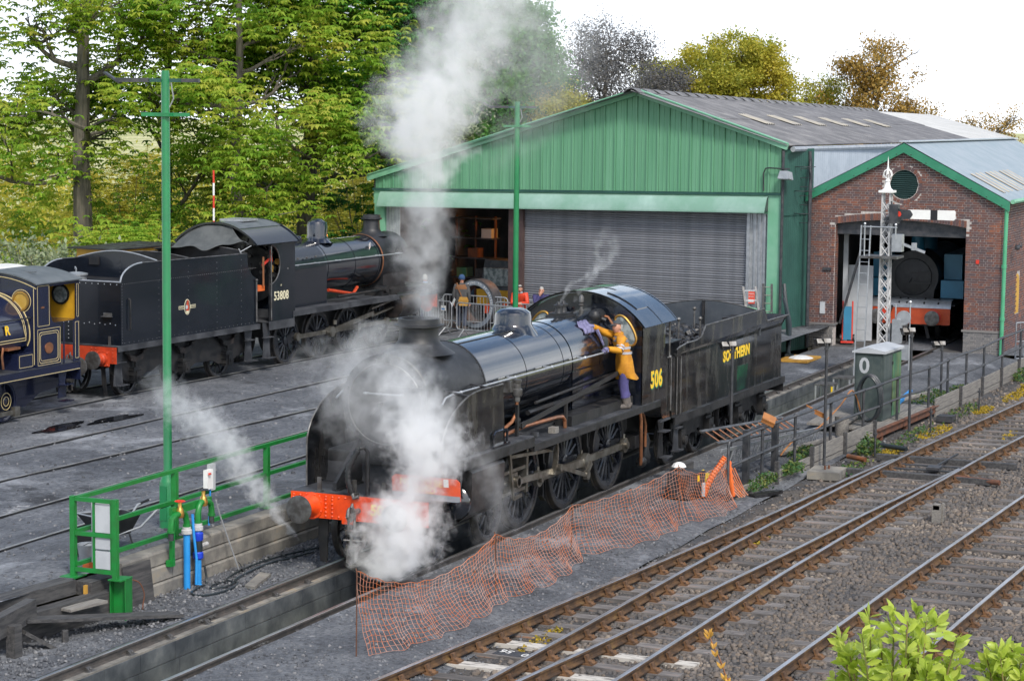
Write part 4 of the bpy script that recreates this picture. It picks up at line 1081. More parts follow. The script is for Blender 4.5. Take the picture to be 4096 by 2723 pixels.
# second engine on the left road, seen from behind its tender
RZ2 = -.047
E2 = thing('steam_locomotive', 'black goods engine numbered 53808 with a tarpaulin hung from its open cab', 'locomotive', (16.0, 16.13, -.03), RZ2)
T2 = thing('locomotive_tender', 'black riveted tender with a lion crest, coupled in front of the yellow cabbed tank engine', 'tender', (16.0, 16.13, -.03), RZ2)
def p2(mb, name, m, parent=None, **k): return mb.obj(name, m, parent or E2, **k)
def q2(mb, name, m, parent=None, **k): return mb.obj(name, m, parent or T2, **k)
S2 = 1.25
q2(MB().box(-1.22, 5.4, -1.30, 1.30, 1.36, 1.385).box(-1.22, 5.4, -1.30, -1.28, 1.24, 1.3595).box(-1.22, 5.4, 1.28, 1.30, 1.24, 1.3595), 'running_plate', 'plate')
bb = q2(MB().box(-1.25, -1.225, -1.25, 1.25, .94, 1.35), 'rear_buffer_beam', 'dullred')
mb = MB(); rivets(mb, [(-1.252, y, z) for y in (-1.15, -.62, -.5, .5, .62, 1.15) for z in (1.02, 1.12, 1.22, 1.3)], (1, 0, 0), .018); mb.obj('rivets', 'dullred', bb)
for s in (1, -1): buffer(T2, -1.25, s * .864, 1.06, -1, 'dullred', square=True, L=.48)
for s in (1, -1):
 prof = [(-1.05, 1.385), (5.32, 1.385), (5.32, 2.62), (5.05, 2.75), (4.85, 3.0), (4.8, 3.36), (-.12, 3.42)] + [(-.12 - .93 * math.sin(a), 2.98 + .44 * (math.cos(a)) ** 1.0 * (1 if True else 1)) for a in [R(12 * k) for k in range(1, 8)]] + [(-1.05, 2.98)]
 sd_ = q2(MB().prism(prof, s * S2 - .012, s * S2 + .012), 'tank_side', 'navy')
 rim_ = [(4.8, 3.36), (-.12, 3.42)] + [(-.12 - .93 * math.sin(a), 2.98 + .44 * math.cos(a)) for a in [R(12 * k) for k in range(1, 8)]] + [(-1.05, 2.98)]
 MB().tube([(a, s * S2, b) for a, b in rim_[1:]], .022, 6).obj('beading', 'galv', sd_)
 MB().tube([(a, s * S2, b) for a, b in rim_[:2]], .018, 6).obj('beading', 'dullsteel', sd_)
 mb = MB(); pts = [(-.98 + .09 * k, s * (S2 + .012), 2.93) for k in range(70)] + [(-1.0, s * (S2 + .012), 1.45 + .075 * k) for k in range(20)] + [(5.25, s * (S2 + .012), 1.45 + .09 * k) for k in range(13)]
 pts += [(x_, s * (S2 + .012), 1.45 + .16 * k) for x_ in (.6, 1.95, 3.3, 4.5) for k in range(12)] + [(-.9 + .2 * k, s * (S2 + .012), 1.44) for k in range(31)]
 rivets(mb, pts, (0, 1, 0), .011); mb.obj('rivets', 'dullsteel', sd_)
 if s < 0:
  MB().tube([(-.72, -S2 - .01, 1.75), (-.72, -S2 - .07, 1.78), (-.72, -S2 - .07, 2.52), (-.72, -S2 - .01, 2.55)], .02, 6).obj('handrail', 'frame', sd_)
  MB().tube([(5.22, -S2 - .05, 1.45), (5.22, -S2 - .05, 2.58)], .022, 6).ball((5.22, -S2 - .05, 2.6), .04, 8).obj('handrail', 'dullsteel', sd_)
  el = [(1.89 + .135 * math.cos(a), 2.13 + .205 * math.sin(a)) for a in [2 * math.pi * k / 28 for k in range(28)]]
  cr = MB().prism(el, -S2 - .018, -S2 - .0125).obj('crest', 'cream', sd_)
  el2 = [(1.89 + .118 * math.cos(a), 2.13 + .185 * math.sin(a)) for a in [2 * math.pi * k / 28 for k in range(28)]]
  MB().prism(el2, -S2 - .020, -S2 - .0185).obj('crest_field', 'cabgrey', cr)
  MB().prism([(1.83, 2.02), (1.95, 2.02), (1.98, 2.12), (1.94, 2.22), (1.96, 2.29), (1.88, 2.31), (1.85, 2.24), (1.80, 2.14)], -S2 - .022, -S2 - .0205).obj('crest_lion', 'dullred', cr)
  MB().prism(arc(1.855, 2.13, .055, 0, 2 * math.pi, 14)[:-1], -S2 - .024, -S2 - .0225).obj('crest_wheel', 'palepanel', cr)
  MB().box(1.83, 1.95, -S2 - .024, -S2 - .0225, 1.965, 2.03).obj('crest_crown', 'cream', cr)
  for x0_, wd in ((1.50, 'BRITISH'), (2.035, 'RAILWAYS')):
   MB().box(x0_, x0_ + .24, -S2 - .018, -S2 - .0125, 2.085, 2.175).obj('crest_band', 'cream', cr); MB().box(x0_ + .012, x0_ + .228, -S2 - .020, -S2 - .0185, 2.097, 2.163).obj('crest_band_field', 'blackpaint', cr)
   text(wd, .05, (x0_ + .12, -S2 - .021, 2.13), SIDE, 'cream', cr, ext=.001)
q2(MB().box(-1.06, -1.04, -1.24, 1.24, 1.385, 2.98), 'tank_rear', 'navy')
MB().tube([(-1.05, -1.25, 2.985), (-1.05, 1.25, 2.985)], .02, 6).obj('beading', 'galv', T2)
mb = MB(); rivets(mb, [(-1.062, -1.15 + .19 * k, 2.92) for k in range(13)] + [(-1.062, .35, 1.5 + .1 * k) for k in range(9)] + [(-1.062, -1.1 + .16 * k, 1.9 + .03 * (k % 2)) for k in range(14)], (1, 0, 0), .013); mb.obj('rivets', 'palepanel', T2)
MB().box(-1.16, -1.06, -1.02, -.72, 2.10, 2.115).box(-1.075, -1.06, -1.0, -.74, 2.12, 2.20).obj('lamp_step', 'dullsteel', T2)
MB().bar((-1.18, -1.0, 1.385), (-1.18, -1.0, 1.62), .07, .02, (1, 0, 0)).obj('lamp_iron', 'dullsteel', T2)
q2(MB().box(-1.04, 5.3, -1.24, 1.24, 2.92, 2.94), 'tank_top', 'frame')
ba = [(-1.24, 2.94), (1.24, 2.94), (1.24, 3.42)] + [(1.24 - 2.48 * k / 16, 3.42 + .20 * math.sin(math.pi * k / 16)) for k in range(1, 16)] + [(-1.24, 3.42)]
q2(MB().prism(ba, .55, .57, 'yz'), 'coal_bulkhead', 'navy')
MB().tube([(.56, a, b + .01) for a, b in ba[2:]], .02, 6).obj('bulkhead_beading', 'galv', T2)
mb = MB(); rivets(mb, [(.548, -.1, 2.98 + .1 * k) for k in range(6)] , (1, 0, 0), .014); mb.box(.50, .55, .55, .85, 3.25, 3.45); mb.obj('bulkhead_fittings', 'frame', T2)
ba2 = [(a, (b - 3.42) * .6 + 3.40 if b > 3 else b) for a, b in ba]
for xx in (2.0, 4.72):
 MB().prism(ba2, xx, xx + .02, 'yz').obj('partition', 'frame', T2); MB().tube([(xx, a, b + .01) for a, b in ba2[2:]], .018, 6).obj('partition_beading', 'dullsteel', T2)
MB().lathe([(.27, 2.94), (.27, 3.05), (.30, 3.05), (.30, 3.09), (.12, 3.13), (0, 3.13)], (-.45, .55, 0), 'z', 24).tube([(-.45, .55, 3.12), (-.45, .55, 3.22), (-.40, .62, 3.25), (-.36, .66, 3.2)], .018, 6).obj('water_filler', 'galv', T2)
for s in (1, -1):
 fr_ = [(-1.2, 1.24), (5.35, 1.24), (5.35, .7), (5.0, .62), (4.7, .55)]
 for xc in (4.05, 1.98, -.21):
  fr_ += [(xc + .62, .55)] + [(xc + .62 * math.cos(a), .60 + .42 * math.sin(a)) for a in (R(40), R(90), R(140))][:0] + [(xc + .3, .42), (xc - .3, .42), (xc - .62, .55)]
 fr_ += [(-1.0, .6), (-1.2, .7)]
 f_o = q2(MB().prism(fr_, s * 1.0 - .012, s * 1.0 + .012), 'outside_frame', 'frame')
 for xc in (-.21, 1.98, 4.05):
  mb = MB()
  mb.box(xc - .16, xc + .16, min(s * 1.01, s * 1.17), max(s * 1.01, s * 1.17), .36, .76); mb.box(xc - .10, xc + .10, min(s * 1.17, s * 1.22), max(s * 1.17, s * 1.22), .40, .66); mb.lathe([(.05, s * 1.22), (.05, s * 1.25), (0, s * 1.25)], (xc, 0, .5), 'y', 10)
  for k in range(3): mb.box(xc - .19, xc + .19, min(s * 1.01, s * 1.18), max(s * 1.01, s * 1.18), .42 + k * .13, .435 + k * .13)
  mb.bar((xc, s * 1.1, .76), (xc, s * 1.1, .95), .06, .06, (1, 0, 0))
  mb.obj('axlebox', 'frame', f_o)
  mb = MB()
  for k in range(5):
   pts = [(xc - .52 + .05 * k, 1.18 - .0 * k), (xc - .25, 1.07 - .028 * k), (xc, 1.02 - .032 * k), (xc + .25, 1.07 - .028 * k), (xc + .52 - .05 * k, 1.18)]
   for i in range(4): mb.bar((pts[i][0], s * 1.1, pts[i][1]), (pts[i + 1][0], s * 1.1, pts[i + 1][1]), .09, .025)
  mb.obj('leaf_spring', 'rust' if k < 0 else 'cylblk', f_o)
  wheel(T2, xc, s * .75, .53, .53, 10, 'tender_wheel', side=s)
 mb = MB()
 for x0_ in (-1.0, 5.05):
  mb.bar((x0_, s * 1.15, 1.3), (x0_, s * 1.15, .36), .36, .02, (1, 0, 0)) if False else mb.prism([(x0_ - .2, 1.24), (x0_ + .2, 1.24), (x0_ + .14, .9), (x0_ + .2, .36), (x0_ - .2, .36), (x0_ - .14, .9)], s * 1.12 - .01, s * 1.12 + .01)
  for zz, d in ((.94, .12), (.37, .2)): mb.box(x0_ - .22, x0_ + .22, min(s * 1.12, s * (1.12 + d)), max(s * 1.12, s * (1.12 + d)), zz, zz + .02)
 q2(mb, 'steps', 'plate')
 q2(MB().strip([(-1.12, s * .74 - .06, .92), (-1.06, s * .74 - .06, .4), (-1.0, s * .74 - .05, .08)], [(-1.12, s * .74 + .06, .92), (-1.06, s * .74 + .06, .4), (-1.0, s * .74 + .05, .08)], .03), 'guard_iron', 'frame')
q2(MB().box(-1.2, 5.3, -.6, .6, .75, 1.24), 'underframe', 'frame')
coupling(T2, -1.25, 1.04, -1)
p2(MB().box(5.9, 7.25, -1.28, 1.28, 1.36, 1.385).box(5.9, 7.25, -1.28, -1.26, 1.15, 1.3595).box(7.2, 13.1, -1.28, 1.28, 1.56, 1.585).box(7.2, 13.1, -1.28, -1.26, 1.43, 1.5595).box(7.195, 7.22, -1.28, 1.28, 1.36, 1.585).box(13.1, 16.2, -1.28, 1.28, 1.56, 1.585).box(13.1, 16.2, -1.28, -1.26, 1.43, 1.5595), 'running_plate', 'plate')
def circ_open(x0, x1, z0, z1): return None
for s in (1, -1):
 ox, oz, orr = 5.95, 2.98, .56
 cut = [(ox + orr * math.cos(a), oz + orr * math.sin(a)) for a in [R(80 - 12 * k) for k in range(0, 15)]]
 prof = [(5.92, 1.385), (7.3, 1.385), (7.3, 3.60), (6.05, 3.60)] + cut + [(5.92, 2.4)]
 cs = p2(MB().prism(prof, s * S2 - .012, s * S2 + .012), 'cab_side', 'navy')
 MB().tube([(a, s * S2, b) for a, b in cut], .02, 6).obj('opening_beading', 'dullsteel', cs)
 if s < 0:
  text('53808', .34, (6.56, -S2 - .0135, 2.07), SIDE, 'cream', cs, sx=.88, bold=.008, spacing=1.05)
  text('7F', .075, (6.55, -S2 - .0135, 2.36), SIDE, 'cream', cs)
  MB().box(5.915, 5.93, -S2 - .03, -S2, 1.4, 3.5).obj('cab_pillar', 'frame', cs)
  MB().tube([(5.98, -S2 - .05, 1.42), (5.98, -S2 - .05, 3.5)], .02, 6).obj('cab_handrail', 'dullsteel', cs)
  MB().tube([(5.80, -1.15, 2.4), (5.80, -1.15, 3.2)], .03, 8).obj('copper_pipe', 'copper', cs)
ra2 = cabarc(1.34, 3.56, 4.12, 20)
rf = p2(MB().strip([(5.15, a, b) for a, b in ra2], [(7.42, a, b) for a, b in ra2], .03), 'cab_roof', 'navy')
MB().strip([(5.15, a, b + .02) for a, b in ra2[5:16]], [(7.40, a, b + .02) for a, b in ra2[5:16]], .012).obj('roof_cover', 'roofgrey', rf)
MB().box(5.95, 6.75, -.38, .38, 4.14, 4.20).obj('roof_ventilator', 'galv', rf)
for xx in (5.16, 7.4): MB().strip([(xx - .02, a, b + .02) for a, b in ra2], [(xx + .02, a, b + .02) for a, b in ra2], .05).obj('roof_rib', 'navy', rf)
p2(MB().prism([(-1.24, 1.585), (1.24, 1.585)] + [(a * .93, b - .02) for a, b in ra2][::-1], 7.28, 7.30, 'yz'), 'cab_front', 'navy')
mb = MB().lathe([(.80, 7.05), (.80, 7.1)], (0, 0, 2.6), 'x', 32); bh = p2(mb, 'backhead', 'sooty')
mb = MB(); rg = random.Random(4)
for k in range(26):
 yy, zz = rg.uniform(-1.1, .3), rg.uniform(2.5, 3.5); a = rg.uniform(0, 3.1)
 mb.tube([(7.0, yy, zz), (6.9, yy + .2 * math.cos(a), zz + .2 * math.sin(a))], rg.uniform(.012, .03), 6); mb.lathe([(.05, 6.85), (.05, 6.88), (0, 6.88)], (0, yy, zz), 'x', 8)
mb.obj('cab_fittings', 'dullsteel', bh)
MB().lathe([(.085, 6.6), (.085, 6.62)], (0, -1.1, 3.02), 'x', 14).lathe([(.05, 6.5), (.05, 6.52)], (0, -1.0, 2.85), 'x', 10).tube([(6.2, -1.2, 2.75), (6.2, -1.2, 2.95)], .02, 6).obj('brass_gauges', 'brass', bh)
MB().tube([(6.3, -1.1, 3.05), (6.6, -.9, 3.25), (6.55, -.9, 3.35)], .035, 8).tube([(6.0, -1.0, 2.95), (6.35, -1.0, 3.1)], .04, 8).obj('regulator_handle', 'redp', bh)
MB().box(5.6, 5.95, -1.1, -.85, 2.25, 2.40).obj('red_cloth', 'orange', bh)
mb = MB().lathe([(.80, 7.3), (.80, 9.82)], (0, 0, 2.57), 'x', 48, arc=(0, math.pi), close=False)
for s in (1, -1): mb.box(7.3, 9.82, s * .80 - .012, s * .80 + .012, 1.585, 2.575)
mb.prism([(-.80, 1.6), (.80, 1.6)] + arc(0, 2.57, .80, 0, math.pi, 20), 9.79, 9.82, 'yz')
fb = p2(mb, 'firebox', 'navy')
mb = MB()
for k in range(4): mb.ball((7.75 + k * .5, -.77, 2.98), .035, 8)
mb.obj('washout_plugs', 'dullsteel', fb)
MB().box(7.55, 7.66, -.70, -.62, 3.18, 3.40).moved(Matrix.Translation((0, .05, 0))).obj('paper_label', 'white', fb)
p2(MB().lathe([(.76, 9.82), (.76, 13.2)], (0, 0, 2.6), 'x', 56, close=False), 'boiler', 'gloss')
for xb in (10.0, 11.6, 13.05): MB().lathe([(.765, xb), (.772, xb), (.772, xb + .06), (.765, xb + .06)], (0, 0, 2.6), 'x', 48, close=False).obj('boiler_band', 'gloss', E2)
MB().lathe([(.80, 13.2), (.815, 13.24), (.80, 13.28)], (0, 0, 2.6), 'x', 48, close=False).obj('brass_band', 'copper', E2)
MB().bar((12.6, -.66, 3.02), (12.78, -.60, 3.10), .01, .22).obj('paper_label', 'white', E2)
p2(MB().lathe([(.80, 13.22), (.82, 13.3), (.82, 14.9), (.75, 14.92), (.6, 15.05), (0, 15.1)], (0, 0, 2.6), 'x', 48).prism([(-.7, 1.56), (.7, 1.56), (.7, 2.2), (-.7, 2.2)], 13.4, 14.8, 'yz'), 'smokebox', 'sooty')
p2(MB().lathe([(.50, 3.30), (.40, 3.36), (.33, 3.42), (.31, 3.50), (.31, 3.80), (.27, 3.91), (.15, 3.99), (0, 4.01)], (10.62, 0, 0), 'z', 36), 'dome', 'gloss')
p2(MB().lathe([(.5, 3.32), (.40, 3.38), (.30, 3.46), (.265, 3.55), (.25, 3.80), (.29, 3.82), (.33, 3.84), (.33, 3.87), (.28, 3.89), (.27, 3.97), (.2, 3.97), (.2, 3.6)], (13.9, 0, 0), 'z', 32, close=False), 'chimney', 'sooty')
p2(MB().lathe([(.22, 3.35), (.22, 3.50), (.17, 3.56), (0, 3.56)], (9.32, 0, 0), 'z', 20), 'safety_valve_cover', 'navy')
mb = MB().tube([(7.35, -.92, 2.82), (14.2, -.92, 2.80)], .018, 8)
for k in range(6): mb.tube([(8.0 + k * 1.2, -.76, 2.81), (8.0 + k * 1.2, -.92, 2.81)], .014, 6); mb.ball((8.0 + k * 1.2, -.92, 2.81), .03, 8)
p2(mb, 'handrail', 'galv')
p2(MB().box(7.3, 15.5, -.55, .55, .75, 1.56), 'frames', 'frame')
p2(MB().box(13.1, 15.9, -1.15, 1.15, 1.586, 1.75).box(12.6, 13.3, -1.1, -.5, 1.586, 1.72).lathe([(.11, -1.2), (.11, -.8)], (12.8, 0, 1.78), 'y', 12).tube([(10.2, -.95, 1.75), (12.7, -1.0, 1.76)], .045, 8), 'mechanical_lubricators', 'frame')
p2(MB().tube([(10.0, -.75, 1.95), (11.2, -.9, 1.75), (11.8, -.7, 1.9)], .05, 8), 'red_frame_stretcher', 'dullred')
p2(MB().box(15.9, 15.93, -1.25, 1.25, 1.0, 1.55), 'front_buffer_beam', 'dullred')
for s in (1, -1): buffer(E2, 15.93, s * .864, 1.06, 1, 'dullred')
for s in (1, -1):
 for i, xx in enumerate((7.56, 9.30, 11.05, 12.80)):
  wheel(E2, xx, s * .75, .70, .70, 14, side=s, crank=(.25, .30), balance=math.pi + .25)
 wheel(E2, 15.0, s * .75, .5, .5, 10, 'leading_wheel', side=s)
 cz, dx = .70 + .30 * math.sin(.25), .30 * math.cos(.25)
 mb = MB(); rod(mb, (7.56 + dx, cz), (9.30 + dx, cz), s * 1.0, .12, .12); rod(mb, (9.30 + dx, cz), (12.8 + dx, cz), s * 1.0, .12, .12)
 for xx in (7.56, 9.30, 11.05, 12.8): mb.lathe([(.12, -.05), (.12, .05)], (xx + dx, s * 1.0, cz), 'y', 14)
 p2(mb, 'coupling_rod', 'steel')
 mb = MB(); rod(mb, (9.30 + dx, cz), (12.1, 1.12), s * 1.1, .17, .12); mb.lathe([(.16, -.06), (.16, .06)], (9.30 + dx, s * 1.1, cz), 'y', 16); mb.tube([(9.5 + dx, s * 1.1, cz + .2), (9.5 + dx, s * 1.1, cz + .32)], .06, 8)
 p2(mb, 'connecting_rod', 'steel')
 p2(MB().bar((12.0, s * 1.05, 1.02), (13.4, s * 1.05, 1.2), .1, .06).bar((12.0, s * 1.05, 1.25), (13.4, s * 1.05, 1.42), .1, .06), 'slide_bars', 'steel')
 p2(MB().lathe([(.42, 13.4), (.42, 14.6), (.35, 14.65), (0, 14.68)], (0, s * .98, 1.25), 'x', 24), 'cylinder', 'cylblk')
 mb = MB()
 for x0_ in (5.95, ):
  mb.prism([(x0_ - .2, 1.36), (x0_ + .2, 1.36), (x0_ + .14, .9), (x0_ + .2, .36), (x0_ - .2, .36), (x0_ - .14, .9)], s * 1.15 - .01, s * 1.15 + .01)
  for zz, d in ((.94, .12), (.37, .2)): mb.box(x0_ - .22, x0_ + .22, min(s * 1.15, s * (1.15 + d)), max(s * 1.15, s * (1.15 + d)), zz, zz + .02)
 p2(mb, 'steps', 'plate')
V = []; F = []; nu, nv = 30, 16
for i in range(nu + 1):
 for j in range(nv + 1):
  u, v = i / nu, j / nv
  yt = 1.22 - 1.75 * u
  tp_ = Vector((5.20, yt, 4.10 - .50 * abs(yt / 1.3) ** 2.2 - .03)); bt = Vector((3.95, 1.24, 3.40)).lerp(Vector((4.95, -1.22, 3.60)), u ** .8)
  p = tp_.lerp(bt, v); g = math.sin(u * 21 + 1) * .035 + math.sin(u * 9.5) * .06
  V.append((p.x + g * (v + .2) * .8, p.y, p.z - .16 * math.sin(math.pi * v) * (1 - .4 * u) + g * v * 1.1))
for i in range(nu):
 for j in range(nv):
  F.append((i * (nv + 1) + j, (i + 1) * (nv + 1) + j, (i + 1) * (nv + 1) + j + 1, i * (nv + 1) + j + 1))
mb = MB().add(V, F)
tz = thing('tarpaulin', 'grey sheet roped from the open cab roof down to the tender', 'tarpaulin', (16.0, 16.13, -.03), RZ2)
o = mb.obj('sheet', 'tarp', tz); md = o.modifiers.new('thick', 'SOLIDIFY'); md.thickness = .012
MB().tube([(4.55, -1.15, 3.5), (4.75, -1.2, 3.2)], .012, 5).tube([(5.1, -1.2, 3.55), (4.6, -1.15, 3.4)], .01, 5).obj('rope', 'palepanel', tz)
# saddle tank engine at the left edge
E3 = thing('tank_engine', 'dark blue lined saddle tank engine with an ochre painted cab inside', 'locomotive', (11.1, 16.02, -.02), .01)
def p3(mb, name, m, parent=None, **k): return mb.obj(name, m, parent or E3, **k)
W3 = 1.2
rp3 = p3(MB().box(-6.5, 1.85, -W3, W3, 1.20, 1.225), 'running_plate', 'plate')
for s in (1, -1): MB().box(-6.5, 1.85, s * (W3 - .012) - .01, s * (W3 - .012) + .01, 1.0, 1.1995).obj('valance', 'tankblue', rp3); MB().box(-6.5, 1.83, s * W3 - .003, s * W3 + .003, 1.02, 1.034).obj('lining', 'lining', rp3)
MB().box(1.83, 1.86, -1.2, 1.2, .75, 1.2).obj('buffer_beam', 'tankblue', E3)
for s in (1, -1): buffer(E3, 1.86, s * .864, 1.0, 1, 'tankblue')
def linebox(parent, x0, x1, z0, z1, y, r=.06, w=.012, dbl=False):
 def loop(x0, x1, z0, z1, r):
  q = []
  for cx_, cz_, a in ((x1 - r, z1 - r, 0), (x0 + r, z1 - r, 90), (x0 + r, z0 + r, 180), (x1 - r, z0 + r, 270)):
   q += [(cx_ + r * math.cos(R(a + 30 * k)), cz_ + r * math.sin(R(a + 30 * k))) for k in range(4)]
  return q
 q = loop(x0, x1, z0, z1, r); mb = MB(); n = len(q)
 for i in range(n):
  a, b = q[i], q[(i + 1) % n]
  if math.hypot(a[0] - b[0], a[1] - b[1]) > 1e-5: mb.bar((a[0], y, a[1]), (b[0], y, b[1]), .004, w, (b[1] - a[1], 0, a[0] - b[0]))
 mb.obj('lining', 'lining', parent)
 if dbl: linebox(parent, x0 + .05, x1 - .05, z0 + .05, z1 - .05, y, r, w * .8)
for s in (1, -1):
 cut = [(.56, 3.12)] + [(.56 + .08 * (1 - math.cos(R(18 * k))) * 0, 3.12 - .9 * k / 8) for k in range(1, 5)] + [(.58, 2.45), (.66, 2.28), (.80, 2.2), (1.0, 2.17)]
 prof = [(0, 1.225), (1.0, 1.225), (1.0, 2.17)] + cut[::-1][1:] + [(0.56, 3.22), (0, 3.22)]
 cs = p3(MB().prism(prof, s * W3 - .012, s * W3 + .012), 'cab_side', 'tankblue')
 MB().prism([(1.58, 1.225), (1.80, 1.225), (1.80, 3.2), (.56, 3.2), (.56, 3.12), (1.66, 3.12), (1.66, 2.3), (1.58, 2.2)], s * W3 - .012, s * W3 + .012).obj('cab_rear_pillar', 'tankblue', E3)
 if s < 0:
  y_ = -W3 - .014
  linebox(cs, .10, .92, 1.32, 2.05, y_, .08, .014, True); linebox(cs, .04, .98, 1.27, 2.12, y_, .02, .010)
  linebox(cs, .05, .53, 2.20, 3.15, y_, .02, .010); linebox(cs, 1.62, 1.77, 1.30, 2.18, y_, .02, .010); linebox(cs, 1.69, 1.77, 2.3, 3.1, y_, .02, .008)
  MB().lathe([(0, y_ - .012), (.17, y_ - .012), (.17, y_ + .01)], (.50, 0, 1.66), 'y', 24).moved(Matrix.Translation((.5, 0, 1.66)) @ Matrix.Diagonal((1.0, 1, .78, 1)) @ Matrix.Translation((-.5, 0, -1.66))).obj('maker_plate', 'copper', cs)
  MB().box(.18, .32, y_ - .006, y_, 2.62, 2.66).obj('small_plate', 'copper', cs)
  MB().tube([(1.10, -W3 - .03, 1.23), (1.10, -W3 - .03, 2.2)], .022, 6).tube([(1.52, -W3 - .03, 1.23), (1.52, -W3 - .03, 2.2)], .022, 6).obj('grab_rails', 'tankblue', E3)
MB().box(.02, 1.78, -1.18, 1.18, 2.22, 2.235).obj('cab_ledge', 'tankblue', E3)
ra3 = cabarc(1.26, 3.20, 3.46, 16)
p3(MB().strip([(-.03, a, b) for a, b in ra3], [(1.88, a, b) for a, b in ra3], .03), 'cab_roof', 'roofgrey')
MB().box(.6, .63, -.8, .8, 3.42, 3.455).obj('roof_strip', 'roofgrey', E3)
fr3 = p3(MB().prism([(-W3, 1.225), (W3, 1.225)] + [(a * .95, b - .02) for a, b in ra3][::-1], -.012, .012, 'yz'), 'cab_front', 'tankblue')
for s in (1, -1):
 MB().lathe([(0, -.028), (.20, -.028), (.20, -.02)], (0, s * .80, 2.80), 'x', 28).obj('spectacle_glass', 'glass', fr3)
 MB().lathe([(.19, -.02), (.19, -.05), (.235, -.05), (.235, -.02)], (0, s * .80, 2.80), 'x', 28, close=False).obj('spectacle_ring', 'brass', fr3)
 MB().lathe([(.262, -.013), (.262, -.018), (.275, -.018), (.275, -.013)], (0, s * .80, 2.80), 'x', 28, close=False).obj('lining', 'lining', fr3)
M['brassglass'] = mat('ochre_seen_through_glass', (.40, .24, .04), (.46, .30, .07), rough=.12, scale=3)
for o in fr3.children:
 if o.name.startswith('spectacle_glass'): o.data.materials.clear(); o.data.materials.append(M['brassglass'])
MB().tube([(-.016, a * .97, b - .10) for a, b in ra3], .008, 5).tube([(-.016, -1.15, 1.3), (-.016, -1.15, 3.1)], .008, 5).obj('lining', 'lining', fr3)
MB().box(.015, .03, -1.17, 1.17, 1.3, 3.2).box(1.76, 1.775, -1.17, 1.17, 2.24, 3.2).obj('cab_lining', 'ochre', E3)
MB().box(.4, 1.76, 1.165, 1.18, 1.3, 3.15).obj('cab_lining', 'ochre', E3)
for s in (-1, 1): MB().lathe([(0, -.02), (.20, -.02), (.20, .0)], (1.755, s * .72, 2.82), 'x', 24).obj('rear_window', 'glass', E3); MB().lathe([(.20, -.03), (.20, .0), (.25, .0), (.25, -.03)], (1.757, s * .72, 2.82), 'x', 24, close=False).obj('rear_window_ring', 'sooty', E3)
tkp = arc(0, 2.02, 1.02, R(-8), R(188), 30)
tkp = [(a, 2.02 + (b - 2.02) * .93) for a, b in tkp]
tkp = [(tkp[0][0] - .06, tkp[0][1] - .14)] + tkp + [(tkp[-1][0] + .06, tkp[-1][1] - .14)]
st = p3(MB().prism(tkp[::-1], -4.2, -.014, 'yz'), 'saddle_tank', 'tankblue')
MB().tube([(-.02, a * 1.015, 2.02 + (b - 2.02) * 1.015) for a, b in tkp], .013, 5, False).obj('lining', 'lining', st)
pl_ = [(-2.6, R(186)), (-.16, R(186)), (-.16, R(95))]
def tpt(x, a, k=1.006): return (x, 1.02 * k * math.cos(a), 2.02 + 1.02 * .93 * k * math.sin(a))
for off in (0, .06):
 ln = [tpt(-3.6, R(178 + off * 40)), tpt(-.16 - off * 0 + off * -0, R(178 + off * 40))] if False else [tpt(-3.6 + 3.44 * k / 10, R(188 - off * 60)) for k in range(11)] + [tpt(-.16 - off, R(188 - off * 60 - 9 * k)) for k in range(1, 12)]
 MB().tube(ln, .009, 5).obj('lining', 'lining', st)
text('R', .30, (-.92, -1.035, 2.18), (R(84), 0, 0), 'yellow', st, ext=.006, bold=.01); text('R', .30, (-.90, -1.03, 2.165), (R(84), 0, 0), 'bluefit', st, name='lettering_shade', ext=.004, bold=.01)
MB().tube([(-4, -1.10, 2.42), (-.05, -1.08, 2.42)], .02, 6).ball((-.12, -1.08, 2.42), .04, 8).obj('handrail', 'sooty', st)
p3(MB().lathe([(.55, -5.5), (.55, -.02)], (0, 0, 1.85), 'x', 28), 'boiler', 'tankblue')
bx = p3(MB().box(-.68, -.03, -1.15, -.45, 1.226, 1.62), 'tool_box', 'tankblue'); linebox(bx, -.62, -.08, 1.28, 1.56, -1.152, .01, .01)
MB().box(-1.0, -.5, -1.1, -.7, 1.72, 1.78).tube([(-1.05, -1.0, 1.3), (-1.1, -1.0, 1.6), (-1.05, -1.0, 1.8)], .03, 8).obj('injector_pipe', 'copper', E3)
p3(MB().prism([(-6.3, 1.0), (1.75, 1.0), (1.7, .55), (.9, .50), (.3, .25), (-6, .3)], -.66, -.60).prism([(-6.3, 1.0), (1.75, 1.0), (1.7, .55), (.9, .50), (.3, .25), (-6, .3)], .60, .66), 'frames', 'tankblue')
